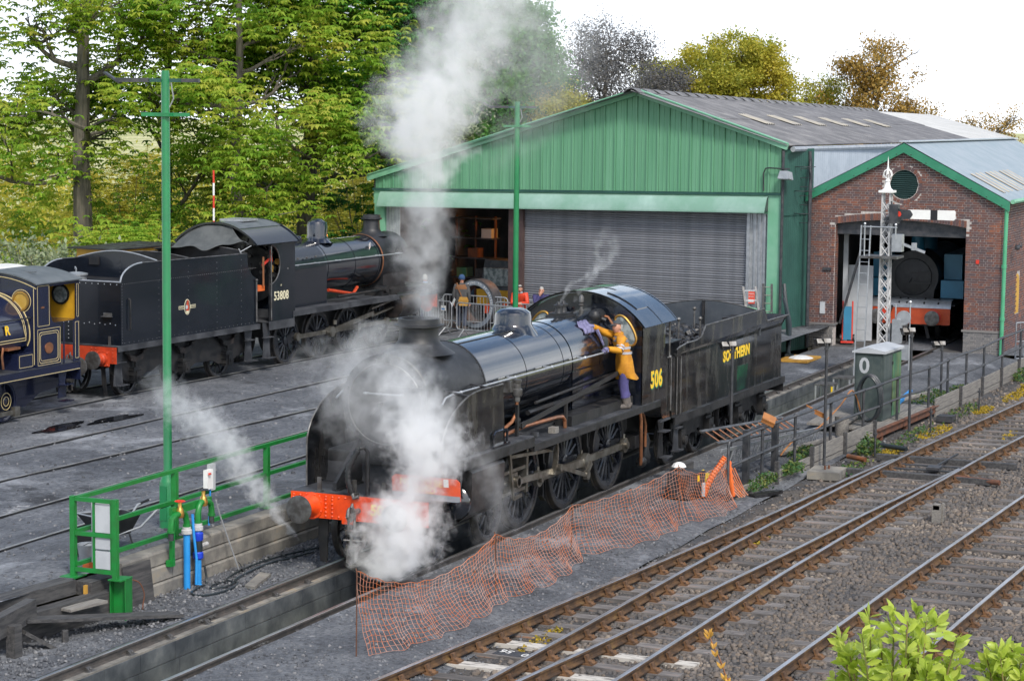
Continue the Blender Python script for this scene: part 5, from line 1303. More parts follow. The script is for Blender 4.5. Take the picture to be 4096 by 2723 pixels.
for s in (1, -1):
 w_ = wheel(E3, -.75, s * .75, .5, .5, 5, side=s, mt='tankblue', tyre='tankblue'); wheel(E3, -2.6, s * .75, .5, .5, 5, side=s, mt='tankblue', tyre='tankblue')
 MB().lathe([(.19, s * .10), (.19, s * .106), (.205, s * .106), (.205, s * .10)], (0, 0, 0), 'y', 24, close=False).lathe([(.10, s * .10), (.10, s * .106), (.115, s * .106), (.115, s * .10)], (0, 0, 0), 'y', 20, close=False).obj('lining', 'lining', w_)
 mb = MB(); rod(mb, (-2.45, .24), (-.55, .24), s * .98, .10, .10); mb.box(-.66, -.46, s * .98 - .06, s * .98 + .06, .14, .36); mb.lathe([(.07, -.05), (.07, .14)], (-.50, s * .98, .24), 'y', 12); p3(mb, 'coupling_rod', 'steel')
 mb = MB(); mb.prism([(1.0, 1.0), (1.36, 1.0), (1.28, .72), (1.34, .38), (.98, .38), (1.06, .72)], s * 1.12 - .01, s * 1.12 + .01)
 for zz in (.70, .30): mb.box(.98, 1.36, min(s * 1.12, s * 1.34), max(s * 1.12, s * 1.34), zz, zz + .02)
 p3(mb, 'steps', 'tankblue')
p3(MB().lathe([(.03, 3.44), (.03, 3.55), (.05, 3.56), (.05, 3.62), (.03, 3.63), (.055, 3.65), (.055, 3.74), (.03, 3.76), (0, 3.76)], (-.75, .35, 0), 'z', 12).box(-.85, -.65, .25, .45, 3.38, 3.445).tube([(-.75, .35, 2.9), (-.75, .35, 3.45)], .03, 8), 'whistle', 'sooty')
M['louvre'] = mat('black_green_louvre', (.006, .028, .026), (.010, .036, .033), rough=.5, scale=3)
M['rustpost'] = mat('dark_red_brown_post', (.05, .03, .03), (.075, .045, .04), rough=.7, scale=3)
M['palewood'] = mat('pale_shed_boards', (.30, .26, .22), (.22, .19, .17), rough=.8, scale=3)
M['poleg2'] = mat('pale_green_pipe', (.07, .33, .17), (.09, .37, .20), rough=.45, scale=2)
M['redbeam4'] = mat('orange_red_beam', (.60, .085, .02), (.50, .07, .02), rough=.5, scale=5)
M['tyredark'] = mat('dark_tread', (.03, .032, .036), (.06, .06, .065), rough=.6, scale=5); M['ringface'] = mat('grey_ring_face', (.17, .20, .24), (.22, .25, .29), rough=.5, scale=4)
# the big green engine shed
TH = -math.atan(.11)
SH = thing('engine_shed', 'large green metal engine shed with a wide gable and a grey roller shutter', 'shed', (34.6, 3.7, 0), TH)
SHI = (Matrix.Translation((34.6, 3.7, 0)) @ Matrix.Rotation(TH, 4, 'Z')).inverted()
def toS(x, y, z): return tuple(SHI @ Vector((x, y, z)))
def ps(mb, name, m, parent=None, **k): return mb.obj(name, m, parent or SH, **k)
zb = lambda s: 4.76 - .0195 * s
RS, RZ = 5.0, 7.80
def ztop(s): return 6.16 + (RZ - .07 - 6.16) * (s / RS) if s < RS else RZ - .07 + (4.78 - RZ + .07) * (s - RS) / (15.0 - RS)
n = 39; s = .02; w = (14.93 - .02) / n
for k in range(n):
 a, b = s + w * k + .004, s + w * (k + 1) - .004
 mb = MB()
 pts = [(a, 0.0), (a + .012, -.045), (a + .055, -.045), (a + .075, 0), (a + w * .52, 0), (a + w * .54, -.016), (a + w * .58, -.016), (a + w * .60, 0), (b, 0)]
 V = []; F = []
 for (q, d) in pts: V += [(d, q, zb(q)), (d, q, ztop(q))]
 for i in range(len(pts) - 1): F.append((2 * i, 2 * i + 2, 2 * i + 3, 2 * i + 1))
 mb.add(V, F)
 if a < RS < b: pass
 for zz in (zb(a) + .12, zb(a) + .75, zb(a) + 1.6, zb(a) + 2.35):
  if zz < ztop(a) - .1: mb.lathe([(.014, -.052), (.014, -.04)], (0, a + .033, zz), 'x', 6)
 mb.obj('wall_panel', 'shedg', SH, smooth=False)
ps(MB().prism([(0, zb(0)), (RS, ztop(RS) + .03), (15.0, zb(15) + .02), (15, zb(15))], .02, .06, 'yz').prism([(0, zb(0)), (0, ztop(0)), (RS, ztop(RS)), (15, ztop(15)), (15, zb(15))], .02, .05, 'yz'), 'gable_backing', 'shedin')
MB().bar((-.06, 0, zb(0) - .04), (-.06, 15, zb(15) - .04), .05, .07).obj('drip_rail', 'darkgreen', SH)
for (a, b) in (((-.20, 6.18), (RS, RZ)), ((RS, RZ), (15.2, 4.80))):
 ln = 4
 for k in range(ln):
  p = [a[i] + (b[i] - a[i]) * k / ln for i in (0, 1)]; q = [a[i] + (b[i] - a[i]) * (k + 1) / ln for i in (0, 1)]
  MB().bar((-.09, p[0], p[1]), (-.09, q[0], q[1]), .10, .20).obj('barge_board', 'shedgt', SH)
  MB().bar((-.10, p[0], p[1] + .105), (-.10, q[0], q[1] + .105), .16, .03).obj('barge_cap', 'shedgt', SH)
ps(MB().prism([(0, zb(0) - .08), (15, zb(15) - .08), (15, 3.95), (0, 4.1)], .0, .05, 'yz'), 'lintel', 'shedgt')
V = []
for sgn, s_ in ((0, .50), (1, 14.62)):
 zt, zlo = zb(s_) - .12, zb(s_) - .60
 V += [(-.02, s_, zt), (-.30, s_ - (.06 if not sgn else -.06), zlo + .05), (-.30, s_ - (.06 if not sgn else -.06), zlo - .03), (-.02, s_, zlo + .05)]
cn = []
parts_ = 6
for k in range(parts_):
 a, b = .44 + (14.68 - .44) * k / parts_, .44 + (14.68 - .44) * (k + 1) / parts_ + .01
 MB().strip([(-.03, a, zb(a) - .12), (-.12, a, zb(a) - .17), (-.30, a, zb(a) - .56), (-.29, a, zb(a) - .62)], [(-.03 - .001 * (k % 2), b, zb(b) - .12), (-.12 - .001 * (k % 2), b, zb(b) - .17), (-.30 - .003 * (k % 2), b, zb(b) - .56), (-.29, b, zb(b) - .62)], .012).obj('canopy_sheet', 'shedgd', SH)
for s_ in (.44, 14.68): MB().prism([(-.02, zb(s_) - .12), (-.30, zb(s_) - .58), (-.02, zb(s_) - .58)], s_ - .006, s_ + .006).obj('canopy_end', 'cabgrey', SH)
ps(MB().box(-.02, .25, 0, .44, -.1, 4.68), 'corner_column', 'shedgt'); ps(MB().box(-.02, .25, 14.56, 14.95, -.1, 4.42), 'corner_column', 'shedgt')
for a0, a1 in ((.46, 1.10), (14.0, 14.54)):
 for k in range(4):
  q0, q1 = a0 + (a1 - a0) * k / 4, a0 + (a1 - a0) * (k + 1) / 4
  MB().strip([(.12, q0, 0), (.12, q0 + .06, 0), (.08, q0 + .08, 0), (.08, q1 - .01, 0), (.12, q1, 0)], [(.12, q0, 4.15), (.12, q0 + .06, 4.15), (.08, q0 + .08, 4.15), (.08, q1 - .01, 4.15), (.12, q1, 4.15)], .01).obj('jamb_sheet', 'galv', SH, smooth=False)
ps(MB().box(.02, .10, 1.06, 1.16, -.1, 4.15), 'shutter_guide', 'galv'); ps(MB().box(.0, .3, 9.16, 9.42, -.1, 4.2), 'door_post', 'rustpost'); ps(MB().box(.0, .3, 9.52, 9.70, -.1, 4.2), 'door_post', 'rustpost')
sh = thing('roller_shutter', None, None, (.16, 0, 0)); del_keys(sh); sh.parent = SH
sm = MB().strip([(0, 1.14, 0), (-.018, 1.14, .012), (-.024, 1.14, .036), (-.014, 1.14, .058), (.004, 1.14, .070), (.006, 1.14, .0745)], [(0, 9.18, 0), (-.018, 9.18, .012), (-.024, 9.18, .036), (-.014, 9.18, .058), (.004, 9.18, .070), (.006, 9.18, .0745)], .004).mesh('slat', False)
sm.materials.append(M['slat'])
for k in range(55): link('slat', sm, sh, (0, 0, .02 + k * .0755))
P_ = [(34.62, 3.70), (36.1, 3.32)]
a_, b_ = toS(34.62, 3.68, 0), toS(36.4, 3.20, 0)
nrib = 22
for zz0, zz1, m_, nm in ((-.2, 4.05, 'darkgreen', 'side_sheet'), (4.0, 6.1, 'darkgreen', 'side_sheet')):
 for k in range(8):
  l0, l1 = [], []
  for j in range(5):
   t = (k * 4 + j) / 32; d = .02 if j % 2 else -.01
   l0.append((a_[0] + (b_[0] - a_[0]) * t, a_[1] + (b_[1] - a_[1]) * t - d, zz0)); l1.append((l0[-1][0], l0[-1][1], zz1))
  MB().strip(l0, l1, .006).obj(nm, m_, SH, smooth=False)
a2, b2 = toS(36.0, 3.34, 0), toS(60, 3.3, 0)
for k in range(24):
 l0, l1 = [], []
 for j in range(9):
  t = (k * 8 + j) / 192; d = .015 if j % 2 else -.015
  l0.append((a2[0] + (b2[0] - a2[0]) * t, a2[1] + (b2[1] - a2[1]) * t - d, 3.6)); l1.append((l0[-1][0], l0[-1][1], 6.12 - .02 * t * 10))
 MB().strip(l0, l1, .006).obj('side_sheet', 'whitegalv', SH, smooth=False)
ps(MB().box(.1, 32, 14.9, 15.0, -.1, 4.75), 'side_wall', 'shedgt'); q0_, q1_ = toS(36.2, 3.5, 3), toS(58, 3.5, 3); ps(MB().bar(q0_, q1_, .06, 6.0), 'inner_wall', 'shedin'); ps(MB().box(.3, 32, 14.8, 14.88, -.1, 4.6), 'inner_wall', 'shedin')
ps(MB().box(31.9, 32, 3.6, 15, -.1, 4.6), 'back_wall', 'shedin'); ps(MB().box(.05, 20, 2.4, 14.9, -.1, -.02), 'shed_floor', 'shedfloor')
def roof_strip(r0, r1, e0, e1, n, m, name, amp=.022, per=6, z2=None):
 """corrugations run from ridge to eave; n waves along the length, cut into a few long sheets"""
 r0, r1, e0, e1 = map(Vector, (r0, r1, e0, e1)); V = []; F = []
 nor = (e0 - r0).cross(r1 - r0).normalized(); nor = nor if nor.z > 0 else -nor
 for i in range(n * per + 1):
  t = i / (n * per); h = nor * (amp * math.sin(2 * math.pi * i / per))
  a = r0.lerp(r1, t) + h; b = e0.lerp(e1, t) + h
  V += [a, a.lerp(b, .5), b]
 for i in range(n * per):
  for j in range(2): F.append((3 * i + j, 3 * i + 3 + j, 3 * i + 4 + j, 3 * i + 1 + j))
 return MB().add(V, F).obj(name, m, SH if z2 is None else z2)
rg0, rg1, rg2 = Vector((34.5, 8.69, 7.83)), Vector((65, 8.69, 7.03)), Vector((76, 8.69, 6.80))
eg0, eg1, eg2 = Vector((34.4, 3.50, 6.22)), Vector((60, 3.18, 5.95)), Vector((69, 3.15, 5.85))
ns = 16
for k in range(ns):
 t0, t1 = k / ns, (k + 1) / ns
 for c, (u0, u1, dz) in enumerate(((0, .52, .02), (.5, 1, 0))):
  ra, rb = rg0.lerp(rg1, t0), rg0.lerp(rg1, t1); ea, eb = eg0.lerp(eg1, t0), eg0.lerp(eg1, t1)
  q = [ra.lerp(ea, u0), rb.lerp(eb, u0), ra.lerp(ea, u1), rb.lerp(eb, u1)]
  q = [toS(p.x, p.y, p.z + dz) for p in q]
  lit = c == 0 and k in (3, 4, 6, 7, 9, 10)
  roof_strip(q[0], q[1], q[2], q[3], 12 if k < 8 else 8, 'asb', 'roof_sheet')
for k in range(6):
 a, b = .15 + k * .11, .15 + k * .11 + .035
 q = [rg0.lerp(rg1, a).lerp(eg0.lerp(eg1, a), .42), rg0.lerp(rg1, b).lerp(eg0.lerp(eg1, b), .42), rg0.lerp(rg1, a).lerp(eg0.lerp(eg1, a), .62), rg0.lerp(rg1, b).lerp(eg0.lerp(eg1, b), .62)]
 q = [toS(p.x, p.y, p.z + .05) for p in q]
 roof_strip(q[0], q[1], q[2], q[3], 4, 'rooflight', 'rooflight')
for k in range(4):
 t0, t1 = k / 4, (k + 1) / 4
 q = [rg1.lerp(rg2, t0), rg1.lerp(rg2, t1), eg1.lerp(eg2, t0), eg1.lerp(eg2, t1)]
 roof_strip(*[toS(*p) for p in q], 14, 'asbw', 'pale_roof_sheet')
q = [rg0, rg2, Vector((36.3, 18.9, 4.8)), Vector((76, 18.9, 4.0))]
roof_strip(*[toS(*p) for p in q], 40, 'asb', 'roof_sheet')
nrc = 30
for k in range(nrc):     # ridge tiles, with dark gaps between them
 a, b = rg0.lerp(rg1, k / nrc), rg0.lerp(rg1, (k + .70) / nrc)
 A, B = Vector(toS(a.x, a.y - .02, a.z + .03)), Vector(toS(b.x, b.y - .02, b.z + .03))
 MB().strip([A + Vector((0, -.30, -.08)), A + Vector((0, -.12, .03)), A + Vector((0, 0, .07)), A + Vector((0, .15, .03)), A + Vector((0, .3, -.08))], [B + Vector((0, -.30, -.08)), B + Vector((0, -.12, .03)), B + Vector((0, 0, .07)), B + Vector((0, .15, .03)), B + Vector((0, .3, -.08))], .02).obj('ridge_tile', 'asb', SH)
g0, g1 = eg0 + Vector((.3, -.10, -.12)), eg1 + Vector((0, -.10, -.12))
for k in range(14):
 A, B = g0.lerp(g1, k / 14), g0.lerp(g1, (k + .985) / 14); A, B = toS(*A), toS(*B)
 MB().tube([A, B], .085, 8).obj('gutter', 'galv', SH)
A = toS(36.05, 3.30, 6.05); MB().tube([(A[0], A[1] - .05, 6.02), (A[0], A[1] - .08, 5.7), (A[0] - .35, A[1] - .25, 5.2), (A[0] - .45, A[1] - .28, 4.9), (A[0] - .45, A[1] - .28, -.1)], .06, 8).obj('downpipe', 'darkiron', SH)
MB().tube([(-.08, -.06, 6.05), (-.08, -.06, -.1)], .05, 8).obj('downpipe', 'darkiron', SH)
sg = MB().box(-.02, 0, -.13, .13, -.19, .19).obj('notice_board', 'signred', None); sg.location = tuple((Matrix.Translation((34.6, 3.7, 0)) @ Matrix.Rotation(TH, 4, 'Z')) @ Vector((.06, .98, 1.46))); sg.rotation_euler = (0, 0, TH)
tag(sg, 'small red safety notice with white print on the shed door jamb', 'sign')
text('WARNING', .05, (-.022, 0, .12), (R(90), 0, R(-90)), 'white', sg, ext=.001); text('KEEP OUT', .045, (-.022, 0, .03), (R(90), 0, R(-90)), 'white', sg, ext=.001); MB().box(-.023, -.0205, -.10, .10, -.14, -.06).obj('notice_panel', 'white', sg)
fl = thing('floodlight', 'grey floodlight hung from a bent arm on the green shed corner', 'lamp', tuple(SHI.inverted() @ Vector((0, .58, 5.0))), TH)
MB().tube([(-.06, .0, -.2), (-.10, 0, .35), (-.12, -.08, .5), (-.15, -.2, .52), (-.15, -.9, .50)], .022, 6).obj('arm', 'darkiron', fl)
MB().prism([(-.13, .0), (.13, .0), (.19, -.24), (-.19, -.24)], -.36, .0, 'yz').moved(Matrix.Translation((-.0, -.78, .40)) @ Matrix.Rotation(R(8), 4, 'Y')).obj('housing', 'galv', fl)
MB().box(-.34, -.02, -.16, .16, -.255, -.243).moved(Matrix.Translation((-.0, -.78, .40)) @ Matrix.Rotation(R(8), 4, 'Y')).obj('lamp_glass', 'lampface', fl)
MB().bar((-.15, -.78, .5), (-.18, -.78, .38), .05, .03).obj('hanger', 'darkiron', fl)
gl = thing('shed_lamp', 'glowing orange lamp inside the open shed bay', 'lamp', tuple(SHI.inverted() @ Vector((3.2, 10.05, 3.75))))
MB().lathe([(.04, .3), (.05, .1), (.16, .0)], (0, 0, 0), 'z', 14).obj('lamp_shade', 'darkiron', gl); MB().ball((0, 0, -.02), .06, 10).obj('bulb', glow('orange_bulb', (1, .32, .05), 25), gl)
pl = bpy.data.lights.new('shed_lamp_light', 'POINT'); pl.energy = 130; pl.color = (1, .36, .06); pl.shadow_soft_size = .06
lo = link('lamp_light', pl, gl, (0, 0, -.16))
pt_ = thing('timber_partition', 'ribbed partition wall lit orange inside the open bay', 'partition', tuple(SHI.inverted() @ Vector((3.6, 9.75, 0))), TH)
for k in range(9): MB().strip([(k * .0, .0 + .12 * k, 0), (.02, .06 + .12 * k, 0), (0, .118 + .12 * k, 0)], [(0, 0 + .12 * k, 4.3), (.02, .06 + .12 * k, 4.3), (0, .118 + .12 * k, 4.3)], .01).obj('board', 'palewood', pt_)
for o in pt_.children: o.data.materials.clear(); o.data.materials.append(M['palewood'])
ir = SHI.inverted()
mc = thing('stored_machine', 'yellow and grey machine cab parked inside the open shed bay', 'machine', tuple(ir @ Vector((3.0, 11.3, 0))), TH)
MB().prism([(-.8, .5), (.8, .5), (.8, 1.0), (-.8, 1.0)], -.9, .9).obj('body', 'ochre', mc); MB().prism([(-.8, 1.0), (.8, 1.0), (.55, 2.0), (-.5, 2.0)], -.75, .75).obj('cab', 'darkiron', mc); MB().box(-.82, -.72, -.6, .6, 1.15, 1.75).obj('windscreen', 'glass', mc)
for yy in (-.75, .75): MB().lathe([(.0, -.12), (.5, -.12), (.5, .12), (0, .12)], (-.2, yy, .5), 'y', 20).obj('tyre', 'blackpaint', mc)
st_ = thing('storage_rack', 'dark metal rack with shelves inside the open shed bay', 'rack', tuple(ir @ Vector((4.0, 13.3, 0))), TH)
for yy in (-.8, 0, .8): MB().box(-.03, .03, yy - .03, yy + .03, 0, 3.4).obj('upright', 'rust', st_)
for zz in (.5, 1.2, 1.9, 2.6, 3.3): MB().box(-.3, .3, -.85, .85, zz, zz + .05).obj('shelf', 'darkiron', st_)
for i, (dy, zz, m_) in enumerate(((-.5, .55, 'tan'), (.3, .55, 'bluecoat'), (-.3, 1.25, 'darkiron'), (.45, 1.25, 'cabgreen'), (0, 1.95, 'rust'), (-.55, 2.65, 'palepanel'))):
 q = ir @ Vector((4.0, 13.3 + dy, zz)); o = MB().box(-.22, .22, -.2, .2, 0, .32).obj('crate', m_, None, loc=tuple(q)); o.rotation_euler = (0, 0, TH)
 tag(o, ['tan box on the lowest shelf of the shed rack, towards the machine', 'pale blue box on the lowest shelf of the shed rack', 'dark box on the second shelf of the shed rack', 'green box on the second shelf of the shed rack', 'rusty box on the third shelf of the shed rack', 'pale grey box near the top of the shed rack'][i], 'box', 'boxes on the shed rack')
wh = thing('wheel_tyre_ring', 'big grey steel tyre ring with chalked words, stood on edge at the shed door', 'wheel ring', (35.0, 14.15, .80), R(-14))
MB().lathe([(.62, -.14), (.79, -.14), (.83, -.12), (.83, .30), (.79, .32), (.62, .32), (.62, -.14)], (0, 0, 0), 'x', 56, close=False).obj('ring', 'tyredark', wh)
MB().lathe([(.635, -.144), (.775, -.144)], (0, 0, 0), 'x', 56, close=False).obj('chalked_face', 'ringface', wh)
for o in wh.children: o.data.materials.clear(); o.data.materials.append(M['tyredark' if o.name.startswith('ring') else 'ringface'])
wd = 'RING TO BE SAVED FOR'
for i, ch in enumerate(wd):
 if ch == ' ': continue
 a = R(112 - i * 7.0)
 text(ch, .10, (-.148, -.705 * math.cos(a) * 1.0, .705 * math.sin(a)), (R(90), 0, R(-90)), 'white', wh, ext=.001).rotation_euler = (Matrix.Rotation(R(-90), 4, 'Z') @ Matrix.Rotation(R(90), 4, 'X') @ Matrix.Rotation(a - R(90), 4, 'Z')).to_euler()
for k in range(3):
 q = ir @ Vector((1.6 + k * .9, 9.95 + k * .25, .55)); o = MB().lathe([(.35, -.06), (.55, -.06), (.55, .06), (.35, .06), (.35, -.06)], (0, 0, 0), 'x', 28, close=False).lathe([(0, -.03), (.38, -.03), (.38, .03), (0, .03)], axis='x', n=20).obj('spare_wheel', 'wheel', None, loc=tuple(q)); o.rotation_euler = (0, 0, TH + .2)
 tag(o, ['dark spare wheel by the shed door post', 'dark spare wheel second from the shed door post', 'dark spare wheel deepest in the shed bay'][k], 'wheel', 'spare wheels in the shed')
bt = thing('hire_barrow', 'red wheeled frame low inside the open shed bay', 'trolley', tuple(ir @ Vector((1.0, 10.4, 0))), TH); MB().box(-.3, .3, -.6, .6, .35, .65).obj('tray', 'dullred', bt); MB().lathe([(.2, -.05), (.2, .05)], (0, .3, .2), 'y', 14).lathe([(.2, -.05), (.2, .05)], (0, -.3, .2), 'y', 14).obj('wheels', 'blackpaint', bt)
# the brick shed
BS = thing('brick_shed', 'red and purple brick engine shed with green barge boards and a round louvre', 'shed', (36.0, 0, 0))
def pb(mb, name, m, parent=None, **k): return mb.obj(name, m, parent or BS, **k)
BL, BR, YR, ZR = 3.16, -2.84, .22, 6.20
def zroof(y): return ZR - abs(y - YR) * .515
def zarch(y): return 3.78 + .17 * (1 - ((y - .30) / 2.05) ** 2) if abs(y - .3) < 2.05 else 3.78
def is_door(y, z): return -1.75 < y < 2.35 and z < zarch(y)
def is_round(y, z, r=.56): return (y - .22) ** 2 + (z - 5.05) ** 2 < r * r
ap = [(2.35 - 4.10 * k / 20, zarch(2.35 - 4.10 * k / 20)) for k in range(21)]
rc = [(.22 + .45 * math.cos(a), 5.05 + .45 * math.sin(a)) for a in [math.pi * 2 * k / 24 for k in range(25)]]
mort = MB()
mort.box(.008, .35, BR + .008, -1.755, -.3, 3.78).box(.008, .35, 2.355, BL - .008, -.3, 3.78)
lo_ = [(BR + .008, 3.78), (-1.75, 3.78)] + ap[::-1] + [(2.35, 3.78), (BL - .008, 3.78), (BL - .008, zroof(BL)), (YR, ZR)]
def ypoly(y0, y1, f0, f1, nn=1):
 for k in range(nn):
  a, b = y0 + (y1 - y0) * k / nn, y0 + (y1 - y0) * (k + 1) / nn
  mort.prism([(a, f0(a)), (b, f0(b)), (b, f1(b)), (a, f1(a))], .008, .35, 'yz')
ypoly(BR + .008, -1.75, lambda y: 3.78, zroof); ypoly(-1.75, -.23, zarch, zroof, 6); ypoly(.67, 2.35, zarch, zroof, 6); ypoly(2.35, BL - .008, lambda y: 3.78, zroof)
ypoly(-.23, .67, zarch, lambda y: 5.05 - math.sqrt(max(0, .2025 - (y - .22) ** 2)), 12); ypoly(-.23, .22, lambda y: 5.05 + math.sqrt(max(0, .2025 - (y - .22) ** 2)), zroof, 6); ypoly(.22, .67, lambda y: 5.05 + math.sqrt(max(0, .2025 - (y - .22) ** 2)), zroof, 6)
mort.box(.36, 8, BR + .008, BR + .3, -.3, zroof(BR) + .02)
mort.obj('wall', 'mortar', BS, smooth=False)
rg = random.Random(21)
items = []
nc = int(6.3 / .075)
for c in range(-2, nc):
 z = c * .075 + .0375
 hd = c % 2
 y = BR - (.055 if hd else 0)
 while y < BL:
  w = .105 if (hd and rg.random() < .75) else .222
  w0 = w; y0_ = y
  if z < 3.74:
   if y < -1.757 < y + w: w = -1.757 - y
   elif y < 2.357 < y + w: y0_ = 2.357; w = y + w - 2.357
  if y < BR: y0_ = BR; w = y + w - BR
  if y0_ + w > BL: w = BL - y0_
  if w < .03: y += w0 + .012; continue
  yc = y0_ + w / 2
  if z + .04 < zroof(yc) - .02 and y0_ >= BR - .01 and yc + w / 2 <= BL + .02:
   if not any(is_door(yc + d, z - .03) for d in (-w / 2, 0, w / 2)) and not is_round(yc, z, .585 if w < .15 else .61):
    if not (-1.8 < yc < 2.4 and z - .04 < zarch(yc) + .23 and z > 3.5):
     items.append((yc, z, round(w, 2), z < .62))
  y += w0 + .012
bm_ = {}
def brick_mesh(w, m):
 k = (w, m)
 if k not in bm_:
  me = MB().box(-.006, .06, -w / 2 + .001, w / 2 - .001, -.030, .030).mesh('brick', False); me.materials.append(M[m]); bm_[k] = me
 return bm_[k]
items.sort(key=lambda t: (t[0] > -1.6, t[1]))
indiv = items[:300]; rest = items[300:]
for (yc, z, w, eng) in indiv: link('brick', brick_mesh(w, 'engbrick' if eng else 'brick'), BS, (rg.uniform(-.003, .003), yc, z))
for eng in (False, True):
 mb = MB()
 for (yc, z, w, e) in rest:
  if e == eng: d = rg.uniform(-.004, .003); mb.box(-.006 + d, .05, yc - w / 2 + .001, yc + w / 2 - .001, z - .030, z + .030)
 if not eng:
  for c in range(-2, 62):
   z = c * .075 + .0375; x = -.0 - .11 * (c % 2);
   if z > zroof(BR) - .15: continue
   while x < 7.8:
    w = .222 if not c % 2 else .105
    if not (2.35 < x < 3.0 and 1.0 < z < 2.3): d = rg.uniform(-.004, .003); mb.box(max(x, .012), x + w, BR - .004 + d, BR + .05, z - .030, z + .030)
    x += w + .012
  for k in range(48):
   y = 2.32 - 4.04 * k / 47; z = zarch(y); mb.box(-.010, .05, y - .037, y + .037, z + .006, z + .215)
  for k in range(30):
   a = 2 * math.pi * k / 30; p = Vector((0, math.cos(a), math.sin(a))); q = Vector((0, -math.sin(a), math.cos(a))); o_ = Vector((0, .22, 5.05))
   vs = [o_ + p * rr + q * hh + Vector((xx, 0, 0)) for xx in (-.010, .05) for rr, hh in ((.465, -.043), (.575, -.053), (.575, .053), (.465, .043))]
   mb.add(vs, [(0, 1, 2, 3), (7, 6, 5, 4), (0, 4, 5, 1), (1, 5, 6, 2), (2, 6, 7, 3), (3, 7, 4, 0)])
  for yj, sg_ in ((-1.75, 1), (2.35, -1)):
   for c in range(8, 50):
    z = c * .075 + .0375; x = .0 if c % 2 else -.1
    while x < .33:
     mb.box(max(.03, x), min(.34, x + .222), min(yj, yj + sg_ * .01), max(yj, yj + sg_ * .01), z - .0315, z + .0315); x += .234
 tag(mb.obj('bricks', 'engbrick' if eng else 'brick', BS, smooth=False), kind='stuff')
for (a, b) in ((BR - .05, -1.70), (2.30, BL + .02)): MB().box(-.03, .36, a, b, .60, .66).obj('plinth_course', 'engbrick', BS)
lv = pb(MB().lathe([(.455, .02), (.455, .10)], (0, .22, 5.05), 'x', 32, close=False).lathe([(.0, .09), (.44, .09)], (0, .22, 5.05), 'x', 32, close=False), 'louvre', 'louvre')
for k in range(14):
 z = 5.05 - .41 + k * .063; hw = math.sqrt(max(.0, .44 ** 2 - (z - 5.05) ** 2))
 if hw > .06: MB().strip([(.03, .22 - hw, z), (.07, .22 - hw, z + .05)], [(.03, .22 + hw, z), (.07, .22 + hw, z + .05)], .008).obj('slat', 'louvre', lv)
for a, b in (((YR, ZR + .10), (-3.08, zroof(-3.08) + .09)), ((YR, ZR + .10), (3.30, zroof(3.30) + .09))):
 pts = [(a[0], a[1] + .02), (b[0], b[1] + .02), (b[0], b[1] - .26), (a[0], a[1] - .26)]
 MB().prism(pts, -.16, -.12, 'yz').obj('barge_board', 'bargeg', BS)
 mb = MB()
 for k in range(7):
  t = (k + .5) / 7; mb.ball((-.165, a[0] + (b[0] - a[0]) * t, a[1] + (b[1] - a[1]) * t - .20), .018, 6)
 mb.obj('bolts', 'blackpaint', BS)
def brf(y, x, z): return (x, y + .035 * x, z)
for side, (ye, nm) in enumerate(((-3.1, 'r'), (3.2, 'l'))):
 for k in range(8):
  x0, x1 = -.14 + k * 2.6, -.14 + (k + 1) * 2.6
  ze = zroof(ye) + .13
  V0 = [brf(YR, x0, ZR + .15 - .012 * x0), brf(YR, x1, ZR + .15 - .012 * x1), brf(ye, x0, ze - .012 * x0), brf(ye, x1, ze - .012 * x1)]
  roof_strip(*V0, 11, 'metroof', 'roof_sheet', .018, 4, BS)
  if side == 0 and k < 6:
   p0, p1, p2_, p3_ = [Vector(v) + Vector((0, 0, .03)) for v in V0]
   a, b = .62, .80
   qq = [p0.lerp(p1, .45).lerp(p2_.lerp(p3_, .45), a - .06), p0.lerp(p1, .75).lerp(p2_.lerp(p3_, .75), a - .06), p0.lerp(p1, .45).lerp(p2_.lerp(p3_, .45), b + .08), p0.lerp(p1, .75).lerp(p2_.lerp(p3_, .75), b + .08)]
   qq[1] = qq[0].lerp(qq[1], .45); qq[3] = qq[2].lerp(qq[3], .45)
   for dx in (0, 1.0, 2.0)[:(3 if k < 3 else 0)]:
    if dx: qq = [v + Vector((.85, .05, -.01)) for v in qq]
    if k < 3: roof_strip(*[tuple(v) for v in qq], 3, 'rooflight', 'rooflight', .014, 4, BS)
MB().bar((-.14, YR, ZR + .18), (20.6, YR + .72, ZR - .06), .30, .04).obj('ridge_cap', 'whitegalv', BS)
MB().tube([(-.12, -3.16, 4.62), (8, -2.9, 4.54), (16, -2.62, 4.45)], .07, 8).obj('gutter', 'shedgt', BS)
MB().tube([(-.06, -2.98, 4.62), (-.06, -2.96, 3.0), (-.06, -2.94, -.1)], .062, 10).lathe([(.08, 1.0), (.08, 1.1)], (-.06, -2.945, 0), 'z', 10).lathe([(.08, 2.6), (.08, 2.7)], (-.06, -2.95, 0), 'z', 10).obj('downpipe', 'poleg2', BS)
for o in BS.children:
 if o.name.startswith('downpipe'): o.data.materials.clear(); o.data.materials.append(M['poleg2'])
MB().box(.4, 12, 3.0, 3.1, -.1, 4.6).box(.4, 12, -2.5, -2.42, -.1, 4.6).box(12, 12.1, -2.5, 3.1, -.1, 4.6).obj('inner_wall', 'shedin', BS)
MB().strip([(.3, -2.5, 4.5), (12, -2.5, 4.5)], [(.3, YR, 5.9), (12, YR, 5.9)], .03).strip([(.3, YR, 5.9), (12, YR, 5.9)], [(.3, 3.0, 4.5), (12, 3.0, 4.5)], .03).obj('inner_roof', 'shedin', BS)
MB().box(-.1, 20, .95, 3.0, -.2, -.045).box(-.1, 20, -2.5, -.95, -.2, -.045).obj('inner_floor', 'shedfloor', BS)
